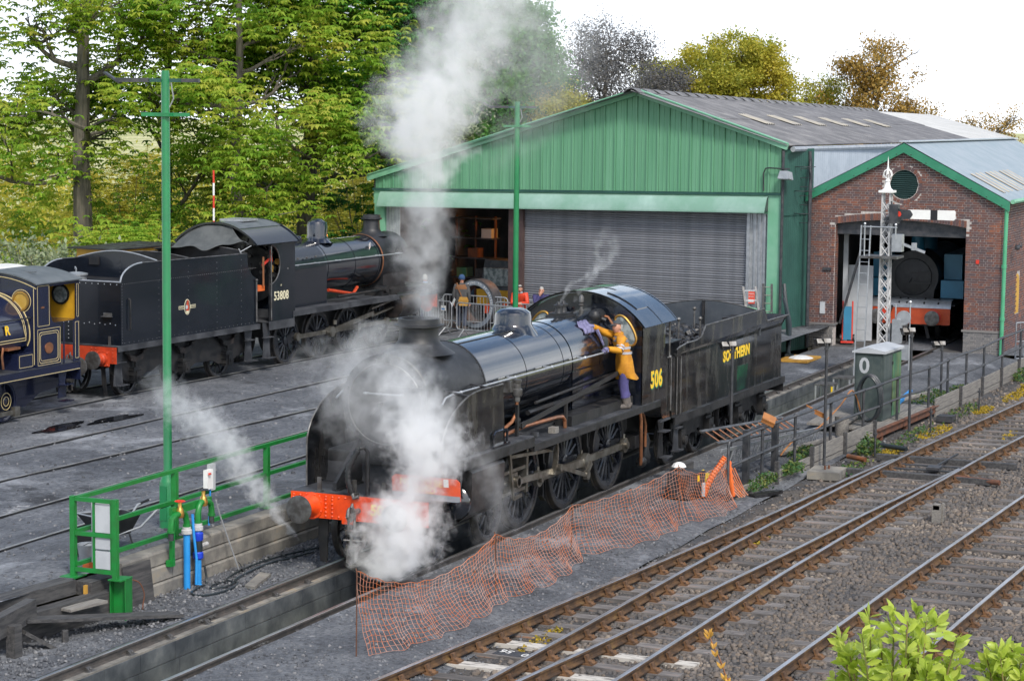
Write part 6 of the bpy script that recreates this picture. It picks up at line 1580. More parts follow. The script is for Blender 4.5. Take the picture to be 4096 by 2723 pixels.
MB().box(.20, .32, -1.75, 2.35, 3.46, 3.60).box(.22, .30, -1.75, 2.35, 3.60, 3.95).obj('door_header', 'darkiron', BS)
MB().prism([(2.2, 0), (2.34, 0), (2.34, 3.4), (2.2, 3.4)], 1.0, 1.1, 'yz').box(1.5, 1.55, 1.5, 2.3, .0, 2.4).obj('inner_door_leaf', 'palepanel', BS)
MB().bar((.6, 2.3, .6), (.6, 1.5, 3.6), .06, .12, (1, 0, 0)).obj('inner_brace', 'darkiron', BS)
MB().box(-.03, 0, -2.18, -2.08, 2.70, 2.82).obj('alarm_bell', 'redp', BS)
MB().box(-.05, -.006, 2.62, 2.78, .95, 1.32).obj('socket_box', 'palepanel', BS)
MB().box(-.06, -.006, 2.45, 2.72, 2.32, 2.40).obj('bracket_lamp', 'darkiron', BS)
MB().tube([(1.4, -3.05, 3.15), (1.5, -3.1, 3.2), (1.62, -3.12, 3.18)], .04, 6).lathe([(.05, -.1), (.09, .1)], (1.3, -3.05, 3.15), 'x', 10).obj('wall_lamp', 'darkiron', BS)
wp = [(2.36, 1.0), (2.98, 1.0), (2.98, 1.9)] + [(2.67 + .31 * math.cos(a), 1.95 + .3 * math.sin(a)) for a in [R(20 * k) for k in range(10)]] + [(2.36, 1.9)]
MB().prism(wp, BR - .002, BR + .03).obj('side_window', 'ochre', BS)
lc = thing('caged_ladder', 'thin grey hooped access ladder between the two sheds', 'ladder', (35.6, 3.25, 3.6), 0)
for yy in (-.2, .2): MB().tube([(0, yy, 0), (0, yy, 2.2)], .014, 6).obj('stile', 'darkiron', lc)
for k in range(7): MB().tube([(0, -.2, .2 + k * .28), (0, .2, .2 + k * .28)], .011, 5).obj('rung', 'darkiron', lc)
for zz in (.5, 1.2, 1.95): MB().tube([(0 - .45 * math.sin(a), -.32 * math.cos(a), zz) for a in [math.pi * k / 10 for k in range(11)]], .013, 5).obj('hoop', 'darkiron', lc)
# blue tank engine in the brick shed
E4 = thing('tank_engine', 'pale blue tank engine with a red buffer beam, half hidden in the brick shed', 'locomotive', (38.3, .42, -.02), .05)
def p4(mb, name, m, parent=None, **k): return mb.obj(name, m, parent or E4, **k)
bb4 = p4(MB().box(-.32, -.29, -1.28, 1.5, .58, 1.12), 'buffer_beam', 'redbeam4')
bb4.data.materials.clear(); bb4.data.materials.append(M['redbeam4'])
p4(MB().strip([(-.33, -1.30, 1.10), (-.30, -1.30, 1.22), (-.18, -1.30, 1.34), (.1, -1.30, 1.37)], [(-.33, 1.5, 1.10), (-.30, 1.5, 1.22), (-.18, 1.5, 1.34), (.1, 1.5, 1.37)], .02), 'front_platform', 'galv')
for yy in (-.9, -.45, .1, .35, .8): MB().bar((-.31, yy, 1.24), (-.02, yy, 1.39), .05, .03).obj('platform_strap', 'frame', E4)
for s in (-.78, .98):
 o = buffer(E4, -.32, s, .82, -1, 'redp', head=.24, L=.42)
coupling(E4, -.32, .85, -1, .1)
MB().tube([(-.36, .55, 1.15), (-.50, .60, .95), (-.48, .68, .7)], .04, 8).obj('brake_hose', 'frame', E4)
p4(MB().lathe([(.80, 0), (.82, .05), (.82, 1.3)], (.3, .03, 2.06), 'x', 40).prism([(-.62, 1.3), (.7, 1.3), (.75, 1.9), (-.68, 1.9)], .31, 1.2, 'yz'), 'smokebox', 'sooty')
d4 = p4(MB().lathe([(.60, .29), (.58, .26), (.3, .21), (0, .20)], (0, .03, 2.03), 'x', 36), 'smokebox_door', 'sooty'); MB().bar((.18, -.55, 2.18), (.18, .1, 2.18), .03, .06).bar((.18, -.55, 1.85), (.18, .1, 1.85), .03, .06).tube([(.19, .05, 2.03), (.14, .15, 1.85)], .02, 6).obj('door_hinges', 'blackpaint', d4)
p4(MB().lathe([(.78, 1.3), (.78, 6)], (0, .03, 2.06), 'x', 32), 'boiler', 'skyblue')
for y0, y1 in ((-1.42, -.84), (.86, 1.45)): p4(MB().box(.9, 5.5, y0, y1, 1.95, 2.75), 'side_tank', 'skyblue'); p4(MB().box(.4, 1.6, y0 - (.14 if y0 < 0 else 0), y1 + (.14 if y0 > 0 else 0), 1.38, 1.94), 'front_sandbox', 'skyblue')
p4(MB().lathe([(.28, 2.8), (.22, 2.95), (.20, 3.4), (.26, 3.42), (.26, 3.5), (.2, 3.52)], (.95, .03, 0), 'z', 24), 'chimney', 'skyblue'); p4(MB().lathe([(.35, 2.75), (.33, 3.2), (.25, 3.35), (0, 3.4)], (2.6, .03, 0), 'z', 24), 'dome', 'skyblue')
p4(MB().box(-.2, 6, -1.4, 1.5, 1.18, 1.22).box(0, 6, -.6, .6, .5, 1.18), 'frames', 'frame')
for s in (-1, 1):
 for xx in (1.0, 2.9): wheel(E4, xx, s * .75, .55, .55, 10, side=s)
MB().bar((-.28, -.5, .6), (-.25, -.6, .15), .05, .1).obj('guard_iron', 'frame', E4)
# white roofed van behind the saddle tank
vn = thing('covered_van', 'white roofed van standing behind the dark blue tank engine', 'van', (15.0, 20.6, 0), -.03)
MB().prism([(-1.35, 1.0), (1.35, 1.0), (1.35, 2.65), (-1.35, 2.65)], -5.5, 3.0, 'yz').obj('body', 'palepanel', vn)
ra4 = cabarc(1.42, 2.62, 2.98, 12); MB().strip([(-5.6, a, b) for a, b in ra4], [(3.1, a, b) for a, b in ra4], .04).obj('roof', 'white', vn); MB().box(-5, 2.5, -1, 1, .5, 1.0).obj('underframe', 'frame', vn)
for xx in (-4, 1.6):
 for s in (-.75, .75): MB().lathe([(.46, -.06), (.46, .06)], (xx, s, .46), 'y', 20).obj('wheel', 'wheel', vn)
rw = thing('striped_pole', 'slender red and white banded pole standing behind the 53808 engine', 'pole', (29.5, 20.9, 0))
for k in range(13): MB().lathe([(.032, .4 * k), (.032, .4 * k + .4)], n=8).obj('band', 'white' if k % 2 else 'redp', rw)
ja = thing('yellow_machine', 'yellow plant machine showing over the tender rim of the 53808 engine', 'machine', (25.4, 21.5, 0), -.1)
MB().box(-1.4, 1.4, -.8, .8, 2.6, 3.0).obj('body', 'ochre', ja); MB().box(-1.7, 1.7, -.9, .9, 3.0, 3.04).obj('roof', 'frame', ja); MB().box(-2, 2, -.7, .7, 0, 2.6).obj('base', 'frame', ja)
M['dullorange'] = mat('faded_orange_steel', (.42, .17, .045), (.32, .13, .04), rough=.6, scale=6)
# lamp columns of the yard
def column(x, y, z0, z1, rbase, label, m='poleg', arm_dx=-1):
 t = thing('lamp_column', label, 'lamp post', (x, y, z0))
 h = z1 - z0
 MB().lathe([(.14, -.2), (.14, .82), (.125, .86), (.072, 1.02), (.07, h * .99), (.06, h), (0, h)] if rbase else [(.085, -.2), (.078, h), (0, h)], n=20).obj('pole', m, t)
 d = Vector((-.37, .92, 0)).normalized()
 q = Vector((0, 0, h - .72)) + d * -.0
 MB().bar(q - d * .40, q + d * .40, .03, .06).bar(q - Vector((.1, 0, 0)), q + Vector((.1, 0, 0)), .26, .06).obj('step_bar', m, t)
 q = Vector((0, 0, h - .16)); MB().bar(q - d * .30, q + d * .36, .04, .06).obj('lamp_arm', 'darkgreen', t)
 e = q + d * .38
 MB().bar(e - d * .12, e + d * .42, .26, .07).bar(e + d * .36 + Vector((0, 0, -.05)), e + d * .62 + Vector((0, 0, .12)), .24, .03).obj('floodlight', 'darkiron', t)
 e = q - d * .28; MB().bar(e, e - d * .28, .2, .06).obj('floodlight', 'darkiron', t)
 MB().tube([(.0, -.11, h - .2), (-.02, -.17, h - .45), (-.05, -.11, h - .6)], .012, 5).obj('cable', 'greyplastic', t)
 if rbase: MB().box(-.15, -.13, -.06, .07, .2, .78).obj('access_door', m, t)
 return t
column(-1.36, 3.47, .45, 8.12, True, 'tall green lamp column behind the green railing, wide at its foot')
column(28.8, 10.12, 0, 7.49, False, 'tall green lamp column between the dome of engine 506 and the shed shutter')
# concrete wall with its green railing
wl_ = thing('retaining_wall', 'stained concrete beam wall under the green railing', 'wall', (0, 0, 0))
for c, (z0, z1) in enumerate(((-.12, .15), (.155, .405), (.41, .64))):
 xx = -4.75 + .0 * c
 k = 0
 while xx < 24:
  L = 2.6 if (k or c != 1) else 1.4
  mb = MB(); y0 = 2.14 + .018 * c
  mb.prism([(y0 + .02, z0), (y0, z0 + .02), (y0, z1 - .03), (y0 + .025, z1), (2.46, z1), (2.46, z0)], xx + .006, xx + L - .006, 'yz'); mb.obj('concrete_beam', 'concrete', wl_, smooth=False)
  xx += L; k += 1
gr = thing('green_railing', 'bright green square tube railing along the concrete wall with a gated end frame', 'railing', (0, 0, 0))
yr = 2.52
for zz in (1.74, 1.24, .74): MB().box(-5.44, 24, yr - .03, yr + .03, zz - .03, zz + .03).obj('rail', 'frameg', gr)
for xx in (-2.68, .31, 3.3, 6.3, 9.3, 12.3, 15.3, 18.3): MB().box(xx - .045, xx + .045, yr - .045, yr + .045, .66, 1.708).box(xx - .1, xx + .1, yr - .09, yr + .09, .642, .665).obj('post', 'frameg', gr)
for yy in (2.58, 1.84): MB().box(-5.49, -5.41, yy - .04, yy + .04, .56, 1.77).obj('end_post', 'frameg', gr)
for zz in (1.73, 1.21, .66): MB().box(-5.475, -5.425, 1.88, 2.54, zz - .03, zz + .03).obj('end_rail', 'frameg', gr)
MB().box(-5.46, -5.43, 2.20, 2.235, .69, 1.70).box(-5.46, -5.43, 1.90, 1.925, .69, 1.70).obj('panel_bar', 'frameg', gr)
for z0, z1 in ((1.25, 1.68), (1.0, 1.17), (.70, .97)): MB().box(-5.448, -5.436, 1.93, 2.195, z0, z1).obj('infill_panel', 'palepanel', gr)
MB().box(-5.30, -5.285, 2.05, 2.36, .75, 1.68).obj('rear_panel', 'palepanel', gr)
MB().box(-5.62, -5.30, 2.45, 2.72, .545, .565).box(-5.5, -5.3, 1.72, 1.95, .545, .565).obj('base_plate', 'frameg', gr)
ib = thing('steel_stanchion', 'short green steel joist standing at the end of the concrete wall', 'post', (-5.28, 1.86, -.06), R(12))
MB().box(-.012, .012, -.11, .11, 0, .60).box(-.14, .14, -.125, -.11, 0, .60).box(-.14, .14, .11, .125, 0, .60).obj('web', 'frameg', ib); MB().box(-.15, .15, -.13, .13, .60, .615).obj('cap_plate', 'frameg', ib)
sb = thing('switch_box', 'small white switch box with a blue cable on the green railing', 'switch box', (-1.84, 2.46, 1.46))
MB().box(-.09, .09, -.10, -.02, -.14, .18).obj('box', 'white', sb); MB().tube([(.06, -.06, -.14), (.06, -.05, -.4), (.03, -.05, -.75)], .016, 6).obj('cable', 'bluepipe', sb); MB().tube([(-.03, -.12, .12), (-.10, -.14, .13)], .02, 6).obj('switch', 'redp', sb); MB().box(.13, .30, -.02, .04, -.2, .24).obj('backing', 'palepanel', sb)
def hydrant(x, label, hose_x, red, z):
 t = thing('standpipe', label, 'standpipe', (x, 2.02, -.05))
 MB().lathe([(.055, 0), (.055, .93)], n=12).obj('supply_pipe', 'bluepipe', t)
 MB().lathe([(.07, .88), (.085, .89), (.085, .95), (.07, .96), (.07, 1.0)], n=14).obj('coupling', 'whitepaint', t)
 e = [(0, 0, 1.0), (0, 0, 1.08 + z), (hose_x * .1, 0, 1.2 + z), (hose_x * .25, 0, 1.25 + z), (hose_x * .75, 0, 1.23 + z), (hose_x * .95, 0, 1.18 + z), (hose_x, 0, 1.08 + z), (hose_x, 0, .98 + z)]
 MB().tube(e, .05, 10).lathe([(.062, 1.0), (.062, 1.04)], n=12).lathe([(.062, .98 + z), (.062, 1.02 + z)], (hose_x, 0, 0), n=12).obj('bent_pipe', 'frameg', t)
 MB().lathe([(.045, .86 + z), (.045, .98 + z)], (hose_x, 0, 0), n=10).obj('spout', 'darkiron', t)
 v = thing('valve', None, None, (hose_x * .42, 0, 1.25 + z)); del_keys(v); v.parent = t
 MB().lathe([(.06, -.07), (.07, 0), (.05, .07), (.03, .1), (.03, .18)], n=12).obj('valve_body', 'brass', v)
 MB().lathe([(.075, .18), (.09, .19), (.075, .2), (.06, .19), (.075, .18)], n=16, close=False).bar((-.08, 0, .19), (.08, 0, .19), .02, .015).bar((0, -.08, .19), (0, .08, .19), .02, .015).obj('handwheel', 'redp' if red else 'darkiron', v)
 MB().box(hose_x - .01 if False else (-.36 if hose_x < 0 else .10), (-.29 if hose_x < 0 else .17), .04, .10, .42, 1.2 + z).box(-.4 if hose_x < 0 else .06, -.25 if hose_x < 0 else .2, .06, .14, .42, .52).obj('support_post', 'frameg', t)
 return t
hydrant(-3.14, 'standpipe with a red handwheel and a fat blue pipe by the wall', -.47, True, 0)
h2 = hydrant(-2.80, 'standpipe with a black handwheel, blue fittings and a thinner pipe', .42, False, .07)
MB().lathe([(.07, .42), (.085, .44), (.085, .52), (.07, .54)], n=12).lathe([(.075, .72), (.085, .74), (.085, .84), (.07, .86)], n=12).obj('blue_clamps', 'bluefit', h2); MB().tube([(.05, -.02, .62), (.2, -.05, .64)], .035, 8).obj('outlet', 'whitepaint', h2); MB().lathe([(.07, .54), (.075, .6), (.07, .72)], n=12).obj('meter', 'hose', h2)
tag(MB().tube([(-2.95, 2.03, 1.12), (-2.96, 2.0, .8), (-2.93, 1.97, .4), (-2.98, 1.95, .0), (-2.9, 1.9, -.03)], .022, 8).obj('water_hose', 'bluepipe'), 'thin blue hose hanging between the two standpipes', 'hose')
MB().box(-3.5, -2.3, 2.06, 2.12, 1.18, 1.30).obj('fixing_board', 'frameg', h2).location = (2.80, -2.02, .05)
hz_ = []
for k in range(40):
 t = k / 39
 hz_.append((-2.75 + .1 * t, 1.9, 0))
pts = [(-2.72, 1.95, .25), (-2.74, 1.9, -.02), (-3.05, 1.85, -.02), (-3.45, 1.75, -.02), (-3.62, 1.55, -.015), (-3.45, 1.38, -.015), (-3.0, 1.33, -.015), (-2.6, 1.42, -.015), (-2.3, 1.62, -.015), (-1.6, 1.72, -.015), (-.9, 1.75, -.015), (-.3, 1.6, -.015), (.2, 1.55, -.01)]
def cr(pts, n=6):
 P = [Vector(p) for p in pts]; P = [P[0]] + P + [P[-1]]; out = []
 for i in range(1, len(P) - 2):
  for k in range(n):
   t = k / n; a, b, c, d = P[i - 1], P[i], P[i + 1], P[i + 2]
   out.append(.5 * ((2 * b) + (c - a) * t + (2 * a - 5 * b + 4 * c - d) * t * t + (3 * b - a - 3 * c + d) * t ** 3))
 return out + [P[-2]]
tag(MB().tube(cr(pts), .018, 6).tube(cr([(-2.55, 1.66, -.01), (-2.9, 1.70, -.01), (-3.1, 1.58, -.01), (-2.85, 1.46, -.01), (-2.55, 1.52, -.01), (-2.35, 1.75, -.01), (-1.4, 1.9, -.01), (-.4, 1.85, -.01), (.6, 1.6, -.01)]), .015, 6).obj('ground_hose', 'hose'), 'dark rubber hose looped on wet cinders below the standpipes', 'hose')
tag(MB().tube(cr([(-.05, 2.0, 0), (-.3, 1.9, .01), (-.45, 1.7, .0), (-.2, 1.55, 0), (.2, 1.6, .0)]), .014, 6).obj('short_hose', 'hose'), 'short dark hose curled beside the front bogie wheel', 'hose')
sv = thing('shovel', 'long handled shovel leaning on the concrete wall', 'shovel', (-1.72, 1.9, -.05))
MB().tube([(0, 0, .05), (-.18, .26, 1.0), (-.22, .30, 1.22)], .014, 6).obj('handle', 'greyplastic', sv); MB().strip([(.02, -.1, .0), (.0, -.08, .06), (-.03, -.04, .16)], [(.18, .02, .0), (.17, .04, .06), (.08, .06, .16)], .012).obj('blade', 'darkiron', sv)
tag(MB().prism([(-2.75, 1.02), (-1.75, 1.28), (-1.72, 1.5), (-2.7, 1.22)], -.05, .0, 'xy').obj('paving_slab', 'concrete', smooth=False), 'pale concrete slab lying flat on the cinders by the pit rail', 'slab')
lb = thing('leaning_board', 'black square board leaning against the end of the concrete wall', 'board', (-4.42, 2.08, -.05), R(-3)); MB().box(-.36, .36, -.02, .0, 0, .64).moved(Matrix.Rotation(R(-7), 4, 'X')).obj('board', 'darkwood', lb)
tag(MB().tube(cr([(-4.9, 1.95, .45), (-4.75, 1.88, .38), (-4.66, 1.85, .2), (-4.68, 1.86, .02), (-4.75, 1.82, -.03)]), .01, 5).obj('loose_cable', 'rust'), 'thin brown cable trailing down by the black board', 'cable')
wb = thing('wheelbarrow', 'dark wheelbarrow with pale tubular handles behind the green railing', 'wheelbarrow', (-3.55, 3.18, .53), R(-20))
V = [(-.42, -.30, .62), (.40, -.26, .58), (.40, .26, .58), (-.42, .30, .62), (-.18, -.18, .28), (.26, -.17, .28), (.26, .17, .28), (-.18, .18, .28)]
o = MB().add(V, [(4, 5, 6, 7), (0, 1, 5, 4), (1, 2, 6, 5), (2, 3, 7, 6), (3, 0, 4, 7)]).obj('tray', 'sooty', wb, smooth=False); md = o.modifiers.new('thick', 'SOLIDIFY'); md.thickness = .008
MB().tube([V[0], V[1], V[2], V[3], V[0]], .013, 6, False).obj('tray_rim', 'galv', wb)
for s in (-.2, .2): MB().tube([(-.55, s * .3, .18), (-.1, s * .8, .26), (.45, s, .36), (.75, s * 1.3, .62), (.95, s * 1.4, .66)], .017, 8).obj('handle', 'galv', wb); MB().tube([(.80, s * 1.33, .63), (.98, s * 1.42, .665)], .022, 8).obj('grip', 'blackpaint', wb); MB().tube([(.22, s, .30), (.30, s * 1.1, .02), (.22, s * 1.1, .0)], .015, 6).obj('leg', 'darkiron', wb)
MB().lathe([(.10, -.04), (.19, -.05), (.20, 0), (.19, .05), (.10, .04)], (-.55, 0, .20), 'y', 18).obj('wheel', 'blackpaint', wb)
bk = thing('bucket', 'dented galvanised bucket behind the gated end of the green railing', 'bucket', (-4.62, 2.88, .55)); o = MB().lathe([(.12, 0), (.165, .30), (.172, .305), (.172, .315), (.16, .31), (.115, .01), (0, .01)], n=22, close=False).obj('pail', 'galv', bk); MB().tube([(.17, 0, .30), (.10, -.12, .38), (-.02, -.18, .34), (-.12, -.1, .36), (-.17, 0, .3)], .006, 5).obj('bail', 'darkiron', bk)
tag(MB().box(-4.98, -4.88, 2.62, 2.74, .56, .66).obj('brick_block', 'orange', smooth=False), 'small orange block beside the galvanised bucket', 'block')
for i, (a, b, w, h, m, lab) in enumerate((((-9.2, 2.90, .46), (-5.72, 2.50, .46), .30, .22, 'darkwood', 'heavy dark timber baulk ending at the green end post'), ((-5.62, 2.30, .42), (-5.0, 2.30, .42), .3, .2, 'darkwood', 'short dark timber lying behind the green stanchion'))):
 tag(MB().bar(a, b, w, h).obj('timber_baulk', m, smooth=False), lab, 'timber')
tag(MB().box(-5.68, -5.40, 2.22, 2.26, .33, .48).obj('plywood_piece', 'tan', smooth=False), 'small tan plywood piece by the green base plate', 'board')
lw = thing('low_wall', 'low dark concrete wall running under the timber baulk', 'wall', (0, 0, 0)); MB().bar((-10, 2.62, .12), (-5.2, 2.08, .12), .24, .46).obj('face', 'darkwood', lw, smooth=False)
tag(MB().bar((-7.4, 2.15, .33), (-4.9, 1.10, -.0), .32, .045).obj('plank', 'darkwood', smooth=False), 'long dark plank sloping from the trestle to the pit side', 'plank')
tag(MB().bar((-6.5, 2.02, .30), (-5.75, 1.88, .30), .22, .04).obj('short_board', 'wood', smooth=False), 'short pale board lying across the long dark plank', 'board')
tr = thing('trestle', 'dark timber trestle with a braced leg in the bottom left corner', 'trestle', (0, 0, 0))
MB().bar((-8.4, 1.95, .40), (-7.15, 2.15, .44), .16, .3).obj('beam', 'darkwood', tr, smooth=False); MB().bar((-7.95, 1.88, -.3), (-7.95, 1.88, .40), .15, .17, (1, 0, 0)).obj('leg', 'darkwood', tr, smooth=False); MB().bar((-7.6, 1.97, .22), (-7.0, 1.55, -.25), .2, .05).obj('brace', 'darkwood', tr, smooth=False)
tag(MB().lathe([(.05, 0), (.05, .18), (0, .18)], (-6.95, 1.72, -.05), n=8).obj('stub_post', 'darkwood'), 'short dark stub post beside the trestle', 'post')
# orange net barrier
nt_ = thing('net_barrier', 'sagging orange plastic mesh barrier strung on thin stakes beside the pit', 'barrier', (0, 0, 0))
stk = [(-5.92, -2.43, 1.18), (-1.56, -2.62, .95), (2.04, -2.48, .80), (6.2, -2.95, .90), (8.55, -3.12, .72)]
for i, (x, y, h) in enumerate(stk[:4]):
 dx = (-.05, .15, -.22, .2)[i]
 MB().tube([(x + dx * .3, y, -.15), (x, y, h)], .010, 6).tube([(x, y, h - .04), (x + .03, y + .03, h + .03)], .008, 5).obj('stake', 'rust', nt_)
nseg = [44, 36, 40, 24]; cols = []
rg = random.Random(5)
for i in range(4):
 (x0, y0, h0), (x1, y1, h1) = stk[i], stk[i + 1]
 for k in range(nseg[i] + (1 if i == 3 else 0)):
  t = k / nseg[i]; sg_ = 4 * t * (1 - t)
  top = h0 + (h1 - h0) * t - (.42, .26, .10, .20)[i] * sg_;
  x = x0 + (x1 - x0) * t; y = y0 + (y1 - y0) * t
  bx, by = x + .02 * math.sin(k * .9), y - .20 - .22 * sg_ + .05 * math.sin(k * .7 + i)
  c = []
  nr = 15
  for j in range(nr):
   v = j / (nr - 1)
   bulge = .10 * math.sin(math.pi * v) * math.sin(k * .33 + i * 2)
   zg = zright(0, by) + .03
   zz = top * (1 - v) + zg * v + .012 * math.sin(k * 1.3 + j)
   c.append((x * (1 - v) + bx * v + .012 * math.sin(j * 1.7 + k * .5), y * (1 - v * v) + by * v * v + bulge * (1 - v) * .6, zz))
  cols.append(c)
V = []; F = []
def thin(a, b, r, out):
 a, b = Vector(a), Vector(b); d = (b - a)
 if d.length < 1e-5: return
 d.normalize(); s_ = d.cross(Vector((.3, .5, .8))).normalized(); u_2 = d.cross(s_)
 o = len(out[0])
 for p in (a, b):
  for k in range(3): q = 2.094 * k; out[0].append(p + s_ * (r * math.cos(q)) + u_2 * (r * math.sin(q)))
 for k in range(3): out[1].append((o + k, o + (k + 1) % 3, o + 3 + (k + 1) % 3, o + 3 + k))
out = ([], [])
for k, c in enumerate(cols):
 for j in range(len(c)):
  if j + 1 < len(c): thin(c[j], c[j + 1], .0040, out)
  if k + 1 < len(cols): thin(c[j], cols[k + 1][j], .0036 if j else .007, out)
raw('mesh', np.array([tuple(v) for v in out[0]]), np.array(out[1]), 'net', nt_)
rl = thing('net_roll', 'bunched roll of bright orange mesh propped against the end railing post', 'net', (0, 0, 0))
pts = cr([(8.35, -2.72, -.02), (8.42, -2.75, .12), (8.5, -2.84, .36), (8.58, -2.96, .56), (8.64, -3.06, .74)], 8)
mb = MB().tube(pts, [.055 + .014 * (i % 2) for i in range(len(pts))], 8); mb.tube(cr([(8.75, -3.2, -.05), (8.70, -3.16, .3), (8.68, -3.12, .66)], 6), [.04 + .015 * (i % 2) for i in range(13)], 7); mb.obj('rolled_mesh', 'orange', rl)
for k in range(7): MB().tube(cr([(8.55 + .05 * k, -3.0 - .03 * k, .5), (8.7 + .06 * k, -3.15 - .02 * k, .15), (8.85 + .07 * k, -3.3 - .03 * (k % 3), -.08)], 4), .012, 5).obj('loose_strand', 'net', rl)
gn = thing('generator', 'grey site generator box with a yellow mark behind the net', 'generator', (8.15, -2.42, -.03), R(-8))
MB().box(-.36, .36, -.24, .24, .02, .50).obj('housing', 'darkiron', gn)
for k in range(7): MB().box(-.34, .34, -.246, -.2405, .06 + k * .03, .075 + k * .03).obj('louvre', 'blackpaint', gn)
MB().box(.02, .10, -.247, -.241, .33, .45).obj('label_plate', 'yellow', gn); MB().lathe([(.04, .02), (.04, .28)], (.2, -.28, 0), n=10).obj('bottle', 'palepanel', gn)
o = MB().lathe([(0, 0), (.12, .02), (.15, .05), (.11, .11), (.04, .14), (0, .14)], (8.35, -2.2, .48), n=9).obj('plastic_bag', 'white', smooth=False); tag(o, 'crumpled white plastic bag on top of the generator', 'bag')
tag(MB().box(8.5, 9.25, -2.2, -1.95, .0, .50).obj('dark_crate', 'darkwood', smooth=False), 'long dark crate standing behind the generator', 'crate')
yb = thing('yellow_box', 'bright yellow power box on a grey block by the net roll', 'power box', (8.75, -2.55, .12), R(-10)); MB().box(-.12, .12, -.1, .1, 0, .24).obj('case', 'yellowp', yb); MB().tube([(-.08, 0, .24), (-.06, 0, .30), (.06, 0, .30), (.08, 0, .24)], .012, 6).obj('handle', 'yellowp', yb); MB().box(-.16, .16, -.14, .14, -.14, -.004).obj('block', 'concrete', yb); MB().lathe([(.03, -.102), (.03, -.13), (0, -.13)], (.03, 0, .12), 'y', 10).obj('socket', 'blackpaint', yb)
# grey tube railing, plank edging
RYf = lerp_line([(8.6, -3.14), (12.7, -3.28), (17.6, -3.5), (22.6, -3.86), (28, -4.05), (34, -4.15)])
rr = thing('tube_railing', 'dark grey tube railing along the ash road above the running lines', 'railing', (0, 0, 0))
xs_ = [8.7, 10.6, 12.7, 15.1, 17.5, 20.0, 22.5, 24.3, 26.2, 28.1, 30.4, 32.8]
for zz in (1.06, .56): MB().tube([(x, RYf(x), zz + .015 * math.sin(x * 1.3)) for x in fr(8.7, 34, 1.2)], .032, 8).obj('rail', 'darkiron', rr)
MB().tube([(8.7, RYf(8.7), 1.06), (8.62, RYf(8.6), 1.04), (8.58, RYf(8.6), .97), (8.58, RYf(8.6), -.2)], .03, 8).obj('end_post', 'darkiron', rr)
for x in xs_[1:]: MB().tube([(x, RYf(x), -.25), (x, RYf(x), 1.10)], .034, 8).ball((x, RYf(x), 1.06), .05, 8).ball((x, RYf(x), .56), .048, 8).obj('post', 'darkiron', rr)
gt = thing('railing_gate', 'pale tubular gate panel at the far end of the grey railing', 'gate', (33.0, -3.95, .1), R(-38)); MB().tube([(0, 0, .1), (0, 0, 1.15), (1.6, 0, 1.15), (1.6, 0, .1), (0, 0, .1)], .025, 8).tube([(0, 0, .6), (1.6, 0, .6)], .02, 6).obj('frame', 'galv', gt)
for k in range(9): MB().tube([(.16 * k + .16, 0, .1), (.16 * k + .16, 0, 1.15)], .007, 4).obj('bar', 'galv', gt)
pe = thing('plank_edging', 'weathered plank edging held by dark posts below the tube railing', 'edging', (0, 0, 0))
for a, b in ((8.9, 18.0), (22.9, 34.2)):
 x = a; k = 0
 while x < b - .2:
  e = min(b, x + 2.3)
  for zz in (-.18, .0, .16)[:(3 if x > 12 else 2)]: MB().bar((x + .01, RYf(x) - .07, zz), (e - .01, RYf(e) - .07, zz), .045, .155).obj('plank', 'wood', pe, smooth=False)
  MB().bar((e, RYf(e) - .12, -.3), (e, RYf(e) - .12, .30), .08, .09, (1, 0, 0)).obj('peg', 'darkwood', pe, smooth=False); x = e
fs = thing('square_frame', 'dark square steel frame standing inside the near end of the tube railing', 'frame', (0, 0, 0)); MB().box(10.35, 10.5, -2.98, -2.86, -.1, 1.03).obj('post', 'darkiron', fs); MB().box(12.3, 12.45, -3.0, -2.88, -.1, .95).obj('post', 'darkiron', fs); MB().bar((10.4, -2.92, .98), (12.4, -2.94, .92), .06, .09).bar((10.4, -2.92, .35), (12.4, -2.94, .4), .05, .06).obj('cross_bar', 'darkiron', fs)
def ladder(name, label, a, b, w, n, m, mr, up):
 t = thing(name, label, 'ladder', (0, 0, 0)); a, b, up = Vector(a), Vector(b), Vector(up).normalized()
 for s in (-.5, .5): MB().bar(a + up * (w * s), b + up * (w * s), .03, .07, up).obj('stile', m, t)
 for k in range(n): p = a.lerp(b, (k + .6) / n); MB().tube([p - up * (w / 2), p + up * (w / 2)], .016, 6).obj('rung', mr, t)
ladder('ladder', 'long aluminium ladder lying on edge inside the tube railing', (9.6, -2.62, .52), (16.4, -2.75, .10), .36, 24, 'galv', 'galv', (0, -.25, 1))
ladder('rusty_ladder', 'old ladder with rusty rungs hung inside the tube railing', (9.4, -2.45, .98), (14.6, -2.62, .62), .42, 13, 'dullsteel', 'copper', (.1, .9, .5))
for x, z, lab, rz in ((11.0, 1.22, 'orange metal plate resting on the tube railing near its end', .2), (14.05, 1.02, 'orange brown square plate hung on the tube railing', .9)):
 o = MB().box(-.19, .19, -.14, .14, -.03, .0).box(-.19, -.17, -.14, .14, -.08, .02).obj('orange_plate', 'dullorange', None, loc=(x, RYf(x), z)); o.rotation_euler = (R(25), R(-14), rz); tag(o, lab, 'plate')
tag(MB().tube(cr([(12.6, -3.0, .2), (13.3, -3.1, .45), (14.6, -3.2, .5), (16.2, -3.3, .85), (16.9, -3.35, 1.1), (17.4, -3.35, .9), (17.6, -3.4, .55)]), .018, 6).obj('orange_cable', 'dullorange'), 'orange cable looped along the tube railing to the cabinet', 'cable')
